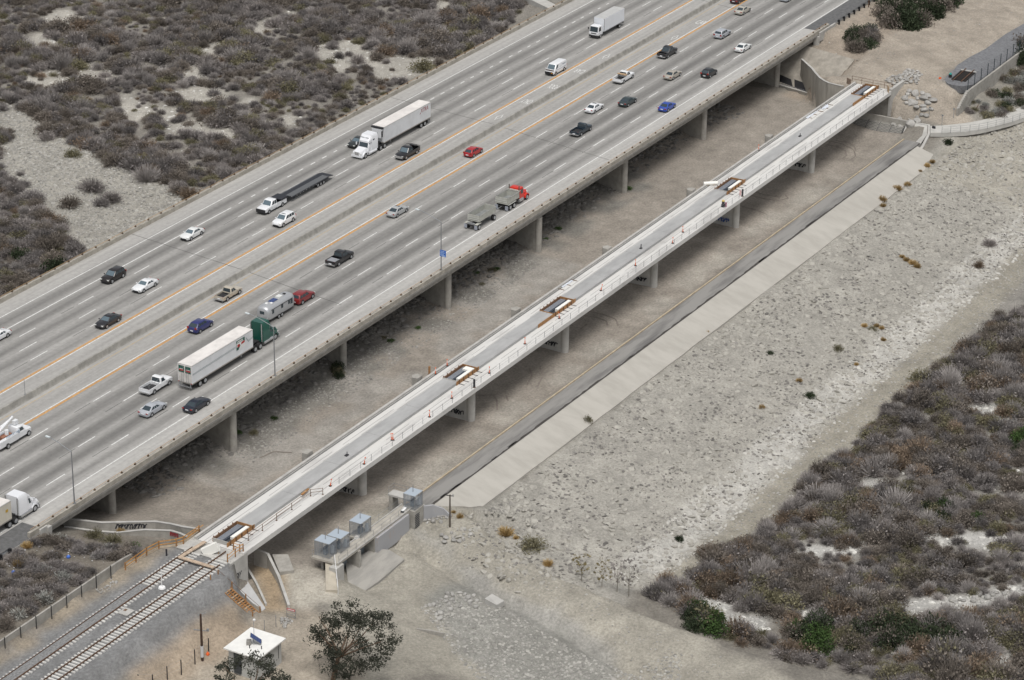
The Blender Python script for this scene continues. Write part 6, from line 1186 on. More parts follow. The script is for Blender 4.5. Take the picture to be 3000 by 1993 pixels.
MB().loft([[(ox,y*.72,z) for y,z in ((-1,.7),(-1,1.35),(-.7,1.6),(.7,1.6),(1,1.35),(1,.7))],[(ox-1.5,y*.84,z) for y,z in ((-1,.7),(-1,1.5),(-.75,1.8),(.75,1.8),(1,1.5),(1,.7))]]).build('hood', mr, t, smooth=35)
C = Cab(ox-3.1,ox-3.05,ox-1.75,ox-1.45,1.2,2.75,1.05,.98,.1); C.mesh(MB()).build('cab', mr, t, smooth=35); MB().box(ox-3.1,ox-1.45,-1.06,1.06,.8,1.22).build('cab_base', mr, t); C.pane('f',-.95,.95,.3,.88).build('windshield', M_GLASS, t)
for s in ('l','r_'): C.pane(s,*((.88,.3) if s == 'l' else (.3,.88)),.32,.82).build('side_window', M_GLASS, t)
for s in (-1,1):
    n = 10; MB().loft([[(0+math.cos(math.pi*k/n)*.72, y, .52+math.sin(math.pi*k/n)*.70) for k in range(n+1)]+[(0+math.cos(math.pi*k/n)*.58, y, .52+math.sin(math.pi*k/n)*.58) for k in range(n,-1,-1)] for y in (s*.75,s*1.2)]).build('fender', mr, t, smooth=40)
    wheel(t,0,s*1.02,.52,.30); MB().tube((ox-3.2,s*.98,.9),(ox-3.2,s*.98,3.3),.10,8).build('exhaust_stack', mat('dull_stack',(.16,.13,.11),.5,.4), t); MB().tube((ox-3.4,s*1.0,.65),(ox-2.0,s*1.0,.65),.3,10).build('fuel_tank', M_CHROME, t, smooth=40); MB().cbox((ox-.1,s*.72,1.3),(.25,.3,.25)).build('headlight', M_HEAD, t)
    MB().box(bk-fr.x+.3,bk-fr.x+2.9,s*1.0-.3,s*1.0+.3,1.12,1.17).build('rear_fender', mat('tub_rail',(.50,.50,.47)), t); MB().box(bk-fr.x+.02,bk-fr.x+.06,s*1.0-.3,s*1.0+.3,.25,1.0).build('mud_flap', mat('pale_flap',(.30,.32,.36),.7), t)
MB().box(bk-fr.x,ox-1.5,-.45,.45,.7,1.0).build('frame_rail', M_TRIM, t)
tub(t, bk-fr.x, ox-3.5, 1.35, 2.5, 1.16); MB().box(ox-3.6,ox-2.9,-1.16,1.16,2.42,2.5).build('cab_shield', mg, t)
duals(t,[bk-fr.x+.95,bk-fr.x+2.25],.52)
bx0 = e4(610,1000,2.3).x; bx1 = e4(960,800,2.3).x; yt = yc
t = thing('dump_trailer','empty grey dump trailer hitched behind the red dump truck','trailer',((bx0+bx1)/2,yt,.012),0); h = (bx1-bx0)/2+.35
tub(t,-h,h,1.35,2.45,1.12); MB().box(-h-.9,h+.2,-.4,.4,.75,1.0).build('frame_rail', M_TRIM, t); duals(t,[-h-.15,h-.55],.50); MB().tube((h+.2,0,.8),(bk-(bx0+bx1)/2+.2,0,.8),.07,6).build('drawbar', M_STEEL, t)
for s in (-1,1): MB().box(-h-.95,-h-.9,s*1.0-.28,s*1.0+.28,.25,.95).build('mud_flap', mat('pale_flap',(.30,.32,.36)), t); MB().box(-h-.9,-h+.5,s*1.0-.28,s*1.0+.28,1.05,1.1).build('rear_fender', mg, t)
MB().box(-h-.93,-h-.6,-.7,.7,1.0,1.25).build('light_bar', M_STEEL, t)
# bucket truck leaving the view on the left
fr = P(82,1275,.2); yc = fr.y+1.0; t = thing('bucket_truck','white utility truck with a raised bucket boom and a side ladder','truck',(fr.x,yc,.012),0); mW = paint(*WHITE)
MB().loft([[(x,y*w,z) for y,z in ((-1,.5),(-1,zz-.2),(-.8,zz),(.8,zz),(1,zz-.2),(1,.5))] for x,w,zz in ((1.0,.82,1.0),(.75,.95,1.25),(-.4,1.0,1.38))]).build('hood', mW, t, smooth=35)
C = Cab(-2.1,-2.05,-.85,-.35,1.25,2.1,.98,.86,.1); C.mesh(MB()).build('cab', mW, t, smooth=35); MB().box(-2.1,-.35,-1.0,1.0,.5,1.28).build('cab_base', mW, t); C.pane('f',-.95,.95,.15,.9).build('windshield', M_GLASS, t); C.pane('r_',.3,.9,.25,.85).build('side_window', M_GLASS, t); C.pane('l',.9,.3,.25,.85).build('side_window', M_GLASS, t)
MB().box(-6.2,-2.2,-1.12,-.55,.55,1.5).box(-6.2,-2.2,.55,1.12,.55,1.5).build('tool_bin', mW, t); MB().box(-6.2,-2.2,-.54,.54,.75,.95).build('bed_floor', M_TRIM, t); MB().box(-4.6,-2.6,-.3,.5,.96,1.45).build('cargo', mat('rust_cargo',(.30,.14,.09),.8), t)
MB().tube((-3.4,.0,.9),(-3.4,.0,2.2),.3,10).build('turret', mW, t); MB().tube((-6.6,.1,1.9),(-1.5,.35,3.4),.17,8).build('boom', mW, t); MB().tube((-1.5,.35,3.3),(-4.6,.5,2.7),.14,8).build('boom', mW, t); MB().box(-1.75,-1.0,-.25,.3,2.3,2.9).build('bucket', mW, t)
for s in (-1,1): MB().cbox((-3.2,-1.02,1.62+.16*s),(3.0,.06,.05)).build('ladder_rail', mat('ladder_blue',(.25,.33,.42),.5), t); wheel(t,.2,s*.92,.42,.28)
for k in range(10): MB().cbox((-4.6+k*.3,-1.02,1.62),(.04,.05,.32)).build('ladder_rung', mat('ladder_blue',(.25,.33,.42)), t)
duals(t,[-4.6],.42); MB().box(-6.3,.6,-.4,.4,.5,.75).build('frame_rail', M_TRIM, t)
for s in (-1,1): MB().cbox((.92,s*.7,.95),(.15,.3,.18)).build('headlight', M_HEAD, t)
# ================================================================== plants
def brush_mesh(name, m, seed, twigs=170, leaves=130, h=.85, tw=.035, lf=.13, spread=1.0, flat=False):
    r_ = np.random.default_rng(seed); v = []; f = []
    for k in range(twigs):
        a = r_.uniform(0,6.283); el = r_.uniform(.25,1.45); L = r_.uniform(.55,1.08); b = r_.uniform(0,.35)
        d = np.array((math.cos(a)*math.cos(el)*spread, math.sin(a)*math.cos(el)*spread, math.sin(el)*h/.9)); p0 = np.array((math.cos(a)*b, math.sin(a)*b, r_.uniform(-.05,.15))); p1 = p0+d*L*(1-b*.5)
        s = np.cross(d, r_.normal(size=3)); s /= np.linalg.norm(s)+1e-9; w = tw*r_.uniform(.6,1.5); i = len(v)
        v += [p0+s*w, p0-s*w, p1+s*w*.5, p1-s*w*.5]; f.append((i,i+1,i+3,i+2))
    for k in range(leaves):
        a = r_.uniform(0,6.283); el = math.asin(r_.uniform(.02,1)); rad = r_.uniform(.55,1.02)*(1+.18*math.sin(3*a+seed)+.12*math.sin(5*a+2*seed))
        c = np.array((math.cos(a)*math.cos(el)*rad*spread, math.sin(a)*math.cos(el)*rad*spread, max(.02,math.sin(el)*rad*h)))
        u = r_.normal(size=3); u /= np.linalg.norm(u); w = np.cross(u, r_.normal(size=3)); w /= np.linalg.norm(w)+1e-9; s = lf*r_.uniform(.5,1.4); i = len(v)
        v += [c+u*s, c+w*s*.7, c-u*s, c-w*s*.7]; f.append((i,i+1,i+2,i+3))
    me = bpy.data.meshes.new(name); me.from_pydata([tuple(map(float,q)) for q in v], [], f); me.materials.append(m); me.update(); return me
def leafmat(name, c, rand=.3):
    m = mat(name, c, .9, rand=rand, spec=.1, coord='obj', col2=tuple(q*1.5 for q in c), scale=2.2, detail=3); return m
L_GREY = leafmat('dry_grey_twigs', (.19,.173,.164)); L_BROWN = leafmat('dry_brown_scrub', (.135,.117,.1)); L_PALE = leafmat('pale_dry_stems', (.27,.25,.238)); L_OLIVE = leafmat('olive_scrub', (.135,.124,.078)); L_DKG = leafmat('dark_green_leaf', (.032,.042,.024)); L_GREEN = leafmat('fresh_green_leaf', (.045,.075,.025)); L_TAN = leafmat('tan_bunchgrass', (.30,.21,.095)); L_RED = leafmat('rust_scrub', (.16,.122,.09)); L_WHIT = leafmat('silver_scrub', (.26,.26,.24)); L_DUSK = leafmat('dusky_twigs', (.15,.138,.133))
T_ = dict(tw=.015, lf=.062); BM = [brush_mesh('shrub_grey', L_GREY, 1, 420, 220, **T_), brush_mesh('shrub_dusky', L_DUSK, 2, 420, 260, **T_), brush_mesh('shrub_brown', L_BROWN, 3, 300, 420, **T_), brush_mesh('shrub_pale', L_PALE, 4, 520, 60, 1.0, tw=.014, lf=.05), brush_mesh('shrub_olive', L_OLIVE, 5, 160, 560, .8, **T_), brush_mesh('shrub_grey_low', L_GREY, 6, 420, 200, .6, **T_), brush_mesh('shrub_rust', L_RED, 7, 260, 360, **T_), brush_mesh('shrub_dark', L_BROWN, 8, 160, 620, .9, **T_)]
B_GREEN = brush_mesh('shrub_green', L_GREEN, 9, 40, 900, .9, lf=.065); B_DKG = brush_mesh('shrub_dark_green', L_DKG, 10, 60, 1000, .85, lf=.07); B_TAN = brush_mesh('bunchgrass', L_TAN, 11, 320, 0, .95, tw=.025, spread=.8); B_WHIT = brush_mesh('shrub_silver', L_WHIT, 12, 200, 500, .8, lf=.06)
# --- geometry-node scatter: one object for what nobody could count
def scatter(name, pts, scl, sources, idx, m=None, tilt=.15, kind='stuff'):
    n = len(pts); me = bpy.data.meshes.new(name); me.from_pydata([tuple(map(float,p)) for p in pts], [], [])
    a = me.attributes.new('scl','FLOAT_VECTOR','POINT'); a.data.foreach_set('vector', np.asarray(scl,np.float32).reshape(-1))
    rot = np.stack([rng.uniform(-tilt,tilt,n), rng.uniform(-tilt,tilt,n), rng.uniform(0,6.283,n)],-1).astype(np.float32)
    a = me.attributes.new('rot','FLOAT_VECTOR','POINT'); a.data.foreach_set('vector', rot.reshape(-1))
    a = me.attributes.new('idx','INT','POINT'); a.data.foreach_set('value', np.asarray(idx,np.int32))
    o = tag(link(name, me), kind=kind)
    g = bpy.data.node_groups.new(name,'GeometryNodeTree'); g.interface.new_socket('Geometry',in_out='INPUT',socket_type='NodeSocketGeometry'); g.interface.new_socket('Geometry',in_out='OUTPUT',socket_type='NodeSocketGeometry')
    N = g.nodes; K = g.links; gi = N.new('NodeGroupInput'); go = N.new('NodeGroupOutput'); jn = N.new('GeometryNodeJoinGeometry')
    def attr(nm, ty):
        q = N.new('GeometryNodeInputNamedAttribute'); q.data_type = ty; q.inputs[0].default_value = nm; return q.outputs[0]
    sa, ra, ia = attr('scl','FLOAT_VECTOR'), attr('rot','FLOAT_VECTOR'), attr('idx','INT')
    er = N.new('FunctionNodeEulerToRotation'); K.new(ra, er.inputs[0])
    for j, s in enumerate(sources):
        cm = N.new('FunctionNodeCompare'); cm.data_type = 'INT'; cm.operation = 'EQUAL'; ii = [q for q in cm.inputs if q.type == 'INT']; K.new(ia, ii[0]); ii[1].default_value = j
        oi = N.new('GeometryNodeObjectInfo'); oi.inputs['Object'].default_value = s; oi.transform_space = 'ORIGINAL'; oi.inputs['As Instance'].default_value = True
        ip = N.new('GeometryNodeInstanceOnPoints'); K.new(gi.outputs[0], ip.inputs['Points']); K.new(cm.outputs[0], ip.inputs['Selection']); K.new(er.outputs[0], ip.inputs['Rotation']); K.new(sa, ip.inputs['Scale'])
        if m is not None:
            oi.inputs['As Instance'].default_value = False
            sm = N.new('GeometryNodeSetMaterial'); sm.inputs['Material'].default_value = m; K.new(oi.outputs['Geometry'], sm.inputs['Geometry']); K.new(sm.outputs[0], ip.inputs['Instance'])
        else: K.new(oi.outputs['Geometry'], ip.inputs['Instance'])
        K.new(ip.outputs[0], jn.inputs[0])
    K.new(jn.outputs[0], go.inputs[0])
    md = o.modifiers.new('scatter','NODES'); md.node_group = g
    return o
def shrub(me, x, y, s, label, group=None, name='shrub', cat='shrub', h=1.0, z=None):
    o = link(name, me, None, (x,y,(gz(x,y) if z is None else z)-.04), (0,0,random.uniform(0,6.28)), (s,s*random.uniform(.85,1.15),s*h))
    return tag(o, label, cat, group)
def pell(cx, cy, a, b, z):                            # photo ellipse -> world test
    c = P(cx,cy,z); e = P(cx+a,cy,z); f = P(cx,cy+b,z); D = np.linalg.inv(np.array([[e.x-c.x,f.x-c.x],[e.y-c.y,f.y-c.y]]))
    return lambda x, y: (D[0,0]*(x-c.x)+D[0,1]*(y-c.y))**2+(D[1,0]*(x-c.x)+D[1,1]*(y-c.y))**2
def field(poly, z, spacing, seed, bare, bz, keep):
    P_ = np.array(poly); x0, y0 = P_.min(0); x1, y1 = P_.max(0); X, Y = np.meshgrid(np.arange(x0,x1,spacing), np.arange(y0,y1,spacing), indexing='ij')
    r_ = np.random.default_rng(seed); X = X.ravel()+r_.uniform(-.5,.5,X.size)*spacing; Y = Y.ravel()+r_.uniform(-.5,.5,Y.size)*spacing
    m = inpoly(X,Y,poly); X, Y = X[m], Y[m]; pr = np.full(X.shape, keep)
    wx = X+(fbm(X,Y,4,71)-.5)*5; wy = Y+(fbm(X,Y,4,72)-.5)*5
    for q in bare:
        t = pell(*q, bz)(wx,wy); pr = np.where(t < 1.15, .10, pr)
    pr *= np.where(fbm(X,Y,7,seed+3) < .34, .35, 1)
    m = r_.uniform(size=X.size) < pr; return X[m], Y[m], r_
def plant_field(name, X, Y, r_, kinds, wts, smin, smax, nind, label, group, hbig):
    n = len(X); Z = ground_z(X,Y)-.05; patch = fbm(X,Y,9,91); idx = r_.choice(len(kinds), n, p=np.array(wts)/sum(wts))
    swap = patch > .56; idx = np.where(swap & (r_.uniform(size=n) < .6), r_.choice([1,2,7], n), idx)
    s = r_.uniform(smin,smax,n)*(.35+1.35*fbm(X,Y,13,95)**1.2)*r_.choice([.7,1,1,1.25],n); s3 = np.stack([s*r_.uniform(.85,1.2,n), s*r_.uniform(.85,1.2,n), s*r_.uniform(.8,1.25,n)*hbig],-1)
    d = np.sqrt((X-CAM.x)**2+(Y-CAM.y)**2); order = np.argsort(-(s/d))
    # keep the largest in view as single shrubs
    infr = []
    for i in order:
        v = Vector((X[i],Y[i],Z[i]))-CAM; w = v.dot(fw); u = 1500+F_PX*v.dot(rt)/w; t = 996.5-F_PX*v.dot(up)/w
        if 20 < u < 2980 and 20 < t < 1975: infr.append(i)
        if len(infr) >= nind: break
    src = {}
    kn = ['shrub_grey','shrub_dusky','shrub_brown','shrub_pale','shrub_olive','shrub_low','shrub_rust','shrub_dark']
    adj = ['grey twiggy','dusky grey','brown leafy','pale bare stemmed','olive green','low grey','rust tinted','dark brown dense']
    for i in infr:
        k = int(idx[i]); o = link('shrub', kinds[k], None, (X[i],Y[i],Z[i]), (0,0,r_.uniform(0,6.28)), tuple(s3[i])); tag(o, adj[k]+' '+label, 'shrub', group+', '+adj[k]); src.setdefault(k,o)
    rest = np.setdiff1d(np.arange(n), np.array(infr)); have = sorted(src); mp = {k:j for j,k in enumerate(have)}
    jj = np.array([mp.get(int(idx[i]), 0) for i in rest])
    scatter(name, np.stack([X[rest],Y[rest],Z[rest]],-1), s3[rest], [src[k] for k in have], jj)
LPOLY = ppoly(-8, (-260,-260),(1700,-260),(1530,0),(1548,36),(1530,60),(1420,123),(1020,334),(590,565),(285,730),(20,858),(-260,1005))
X, Y, r_ = field(LPOLY, -8, 1.5, 5, BARE['L'], -8, .86)
wx = X+(fbm(X,Y,3,73)-.5)*4; wy = Y+(fbm(X,Y,3,74)-.5)*4
cob = inpoly(wx, wy, ppoly(-8,*COBL)); m = ~(cob & (r_.uniform(size=X.size) > .02)) & (Y > 51.6); X, Y = X[m], Y[m]
plant_field('scrub', X, Y, r_, BM, (24,22,14,9,12,12,4,7), .95, 2.1, 80, 'shrub in the scrub beyond the far freeway parapet', 'scrub beyond the freeway', .95)
RPOLY = [tuple(q)[:2] for q in [G('g21',2400,540,-11.8),G('g21',2170,620,-11.8),G('g21',2030,770,-11.8),G('g21',1790,950,-11.8),G('g21',1540,1130,-11.8),G('g21',1290,1350,-11.8),G('g21',1120,1560,-11.8),G('g22',930,110,-11.8),G('g22',720,370,-11.8),G('g22',480,560,-11.8),G('g22',170,690,-11.8),G('g12',2340,830,-11.8),G('g12',2160,930,-11.8),G('g12',2130,1010,-11.8),G('g12',2350,1140,-11.8),G('g22',350,1290,-11.8),G('g22',700,1390,-11.6),G('g22',1250,1440,-11.4),G('g22',1450,1580,-11.2),G('g22',1900,1800,-11),G('g22',2900,1800,-11),G('g22',2900,0,-11.8),G('g21',2900,300,-11.8)]]
X, Y, r_ = field(RPOLY, -12, 1.35, 6, BARE['R'], -11.8, .98)
plant_field('scrub', X, Y, r_, BM, (20,14,10,16,18,7,11,5), .9, 2.0, 90, 'shrub in the scrub flat below the rock slope', 'scrub below the rock slope', 1.05)
# --- named green bushes
def clump(label, pts, me, z0, smin, smax, name='bush', cat='bush', hb=1.0, n=10, group=None):
    c = sum((P(a,b,z0) for a,b in pts), Vector())/len(pts); t = thing(name, label, cat, (c.x,c.y,gz(c.x,c.y)), 0, group); poly = [tuple(P(a,b,z0))[:2] for a,b in pts]; A = np.array(poly); k = 0; tries = 0
    while k < n and tries < 4000:
        tries += 1; x, y = random.uniform(A[:,0].min(),A[:,0].max()), random.uniform(A[:,1].min(),A[:,1].max())
        if not inpoly(np.array([x]),np.array([y]),poly)[0]: continue
        s = random.uniform(smin,smax); link('crown', me if not isinstance(me,list) else random.choice(me), t, (x-c.x,y-c.y,gz(x,y)-gz(c.x,c.y)-.1), (0,0,random.uniform(0,6.3)), (s,s,s*hb)); k += 1
    for k in range(3): a = random.uniform(0,6.28); MB().tube((0,0,-.2),(math.cos(a)*.6,math.sin(a)*.6,1.0),.07,5,.03).build('stem', M_RUST, t)
    return t
clump('large dull green bush beside the pale cobble wash', [(60,740),(150,700),(235,740),(230,790),(120,810),(60,780)], [B_DKG,BM[2],BM[1]], -7.6, 1.6, 2.7, n=17, hb=1.25)
clump('dark thicket at the lower end of the cobble wash', [(-20,800),(60,790),(110,820),(70,850),(-20,860)], [BM[2],BM[7],BM[4]], -7.8, 1.2, 2.0, n=14)
clump('bright green bush at the edge of the dirt ridge below the scrub flat', [(2000,1790),(2080,1800),(2140,1840),(2130,1870),(2040,1850)], [B_GREEN,B_DKG,B_DKG], -11.6, 1.3, 2.0, n=13, hb=1.1)
clump('leafy green bush at the left end of the dark bush row', [(2325,1830),(2420,1820),(2450,1880),(2380,1900),(2330,1880)], [B_GREEN,B_DKG], -11.6, 1.4, 2.2, n=13, hb=1.2)
clump('olive bush between the leafy green bush and the wide dark bush', [(2450,1830),(2520,1850),(2530,1890),(2450,1900)], [BM[4],B_DKG,BM[2]], -11.6, 1.5, 2.2, n=10, hb=1.2)
clump('wide dark green bush beside the white boulder patch', [(2540,1820),(2620,1800),(2760,1830),(2790,1880),(2740,1910),(2600,1890)], [B_DKG,B_DKG,BM[4],BM[7]], -11.6, 1.8, 2.8, n=20, hb=1.15)
clump('small bright green shrub deep in the scrub flat', [(2845,1525),(2865,1510),(2872,1540),(2850,1550)], B_GREEN, -11.6, .9, 1.4, n=4, hb=1.4)
clump('green shrub in the middle of the scrub flat', [(2710,1500),(2780,1490),(2770,1540),(2720,1545)], [B_DKG,B_GREEN,BM[4]], -11.6, 1.2, 1.7, n=7, hb=1.2)
clump('green bush at the far side of the scrub flat beside a white patch', [(2955,1290),(3010,1270),(3010,1340),(2965,1330)], [B_GREEN,B_DKG], -11.6, 1.2, 1.9, n=7, hb=1.2)
def d6p(*pts): return [px('d6',a,b) for a,b in pts]
clump('big dark green bush mass beside the freeway approach', d6p((290,150),(480,10),(900,-160),(1500,-100),(1280,170),(1000,330),(800,420),(480,430),(300,320)), [B_DKG,B_DKG,BM[7],BM[2]], -1.5, 2.0, 3.2, n=75, hb=1.35)
clump('dark bush behind the freeway abutment', d6p((-40,560),(60,500),(180,560),(250,700),(80,740),(-40,700)), [B_DKG,BM[7],BM[2]], -1.9, 1.5, 2.2, n=18, hb=1.2)
clump('rounded dusky bush next to the dark abutment bush', d6p((150,500),(230,450),(340,560),(340,660),(240,640)), [BM[7],B_DKG,BM[1]], -1.7, 1.3, 1.9, n=12, hb=1.25)
clump('dark tree sized bush over the end of the retaining wall', d6p((2260,760),(2400,680),(2500,900),(2330,960)), [B_DKG,BM[7]], -3.4, 1.6, 2.6, n=12, hb=1.5)
clump('grey green bushes at the foot of the long retaining wall', [(2870,300),(2930,265),(3010,260),(3040,300),(2960,340),(2890,340)], [B_WHIT,BM[4],BM[7],B_DKG,BM[1]], -4.8, .9, 1.7, n=30, hb=1.1)
clump('silvery bushes beside the pale concrete trail', [(2815,318),(2870,300),(2900,335),(2850,345)], [B_WHIT,BM[5],BM[4]], -4.9, .7, 1.2, n=14)
clump('dark bushes on the bank above the concrete trail', [(2900,250),(2960,225),(3010,200),(3020,250)], [BM[7],BM[1],BM[4],B_WHIT], -4.2, .8, 1.6, n=18)
clump('green cactus like bush against the freeway pier', [px('c4',2280,430),px('c4',2350,440),px('c4',2380,540),px('c4',2290,560)], [B_DKG,BM[4]], -8, .8, 1.3, n=6, hb=1.4)
for k, (c, x, y, s, lb) in enumerate((('c6',1610,1060,.9,'green weed clump at the foot of a freeway pier with violet graffiti'),('c4',930,1340,.8,'green weeds beside the freeway pier near the big logo trailer'),('c4',1150,1330,1.0,'low green weeds on the sand beyond the freeway pier'),('c4',1430,1120,.7,'small green weed on the open river sand'))):
    q = Q(c,x,y,-8); shrub(B_GREEN if k != 2 else BM[4], q.x, q.y, s, lb, name='weed', cat='weeds', h=.8)
for k, (x, y, s) in enumerate(((1040,310,1.0),(1070,300,.8),(930,335,.7),(970,400,.7),(530,700,.7),(340,790,.8),(290,770,.7),(1500,20,.8),(1410,90,.6))):
    q = G('g11',x,y,-8); shrub(B_GREEN if k%3 else BM[4], q.x, q.y, s, 'low green weeds scattered among the rocks beside the freeway piers', 'weeds along the piers', 'weed', 'weeds', .6)
# bunch grass and loners on the rock slope
TG = [('g20',1725,1125,.8),('g20',1690,1152,.9),('g20',1640,1190,.6),('g20',1552,1285,1.0),('g20',1482,1315,1.2),('g20',1380,1392,1.3),('g20',1385,1428,.8),('g21',170,735,.6),('g21',125,768,.5),('g21',1515,212,.7),('g21',1545,235,.9),('g21',1590,258,1.0),('g21',1620,280,1.0),('g21',1255,690,.8),('g21',1375,705,.7),('g21',1340,690,.7),('g21',805,1070,.8),('g21',545,1255,.8),('g12',1135,568,1.6),('g12',1430,775,1.1),('g12',820,445,.8),('g12',590,425,.6),('g12',775,412,.5),('g12',745,438,.6),('g21',1385,785,.7),('g21',1200,955,.6),('g12',1205,590,.6)]
for c, x, y, s in TG:
    g0 = G(c,x,y,-9.0); 
    for _ in range(4): g0 = G(c,x,y,gz(g0.x,g0.y))
    shrub(B_TAN, g0.x, g0.y, s, 'tan bunch grass tuft growing on the mud covered rock slope', 'bunch grass on the rock slope', 'grass_tuft', 'grass', .9)
for c, x, y, s, me_, lb, h in (('g12',1318,660,2.0,BM[4],'large olive and tan bush on the rim of the dirt ridge',1.1),('g21',880,1175,1.0,B_DKG,'small dark green shrub on the lower rock slope',1),('g21',605,875,.6,B_DKG,'tiny dark green shrub on the rock slope near the concrete strip',1),('g21',2120,130,1.6,BM[5],'twiggy grey bush high on the rock slope',1.3),('g21',2045,280,1.2,BM[6],'reddish twiggy bush on the rock slope',1.4),('g11',1700,1350,1.0,BM[4],'twiggy olive shrub at the edge of the concrete slope',1.3),('g21',1075,850,1.0,BM[4],'sparse olive shrub in the middle of the rock slope',1.2),('g20',1832,1015,1.0,B_DKG,'lone round dark shrub below the concrete trail',1.3),('g12',2335,600,.7,B_DKG,'small round green shrub near the toe of the rock slope',1.2),('g21',1310,715,.9,BM[4],'yellow olive shrub beside the bunch grass on the rock slope',1.1)):
    g0 = G(c,x,y,-9.0)
    for _ in range(4): g0 = G(c,x,y,gz(g0.x,g0.y))
    shrub(me_, g0.x, g0.y, s, lb, h=h)
# bank below the freeway with rubbish
X, Y, r_ = field([tuple(Q('d1',a,b,-1))[:2] for a,b in ((-300,700),(60,600),(330,420),(650,370),(1100,330),(1650,380),(1900,480),(1850,560),(1500,730),(900,1120),(360,1480),(-300,1900))], -1, 1.05, 8, [], -1, .8)
m = (Y > -17.6) & (Y < -5.4); X, Y = X[m], Y[m]
kd = [BM[0],BM[1],BM[2],BM[7],B_WHIT,BM[5]]; an = ['grey twiggy','dusky','brown leafy','dark dense','silvery','low grey']
bsrc = {}; bp_, bs_, bi_ = [], [], []
for i in range(len(X)):
    k = int(r_.choice(6,p=[.18,.30,.24,.19,.03,.06])); s = r_.uniform(.8,1.6)
    if i%3 and len(bsrc) == 6: bp_.append((X[i],Y[i],gz(X[i],Y[i])-.05)); bs_.append((s,s,s*.85)); bi_.append(k); continue
    bsrc[k] = shrub(kd[k], X[i], Y[i], s, an[k]+' shrub on the rubbish strewn bank between road and tracks', 'shrubs on the bank, '+an[k], h=.8)
scatter('scrub', bp_, bs_, [bsrc[k] for k in range(6)], bi_)
for c, x, y, s, me_, lb in (('d1',375,490,1.0,B_TAN,'tan grass tuft near the guard rail'),('d1',550,320,.8,B_TAN,'tan grass tuft at the foot of the bridge end post'),('d1',860,960,1.7,B_WHIT,'pale silvery shrub on the dark bank above the low wall'),('d1',820,400,1.3,B_WHIT,'silvery shrub below the bridge end'),('d1',1300,350,1.6,BM[4],'olive bush below the trail wall'),('d1',1560,410,1.5,BM[4],'wide olive bush beside the curved trail wall'),('d1',1840,510,1.2,B_GREEN,'bright green shrub by the orange timber rail'),('d1',240,1450,1.4,B_WHIT,'grey silvery shrub near the low wall'),('d1',1670,270,.7,B_TAN,'tan tuft in front of the black graffiti'),('d1',240,750,1.0,B_TAN,'tan grass tuft among the rubbish')):
    q = Q(c,x,y,-1.2)
    for _ in range(4): q = Q(c,x,y,gz(q.x,q.y))
    shrub(me_, q.x, q.y, s, lb, h=.9)
lit = MB()
for k in range(120):
    a, b = random.uniform(20,1500), random.uniform(420,1400)
    if b > 1500-a*.55 or b < 600-a*.3: continue
    q = Q('d1',a,b,-.9); z = gz(q.x,q.y); s = random.uniform(.08,.26); lit.cbox((q.x,q.y,z+.12),(s,s*.7,s*.4),random.uniform(0,3),random.uniform(-.5,.5))
tag(lit.build('litter', mat('pale_litter',(.6,.6,.6),.7,rand=.2)), kind='stuff')
for k, (x, y) in enumerate(((190,885),(285,680),(945,605))):
    q = Q('d1',x,y,-1); t = thing('litter_bag', ['blue bag lying on the bank near white litter','small blue bag beside scattered white paper','pale blue bag among the dark shrubs of the bank'][k], 'bag', (q.x,q.y,gz(q.x,q.y)-.02)); MB().loft([[(.32*s*math.cos(i),.28*s*math.sin(i),z) for i in np.arange(0,6.28,.9)] for s,z in ((.7,0),(1,.18),(.8,.36),(.2,.46))]).build('sack', mat('blue_plastic',(.06,.15,.5),.5), t, smooth=60); MB().tube((0,0,.42),(0,0,.55),.05,5).build('knot', M_WHITE, t)
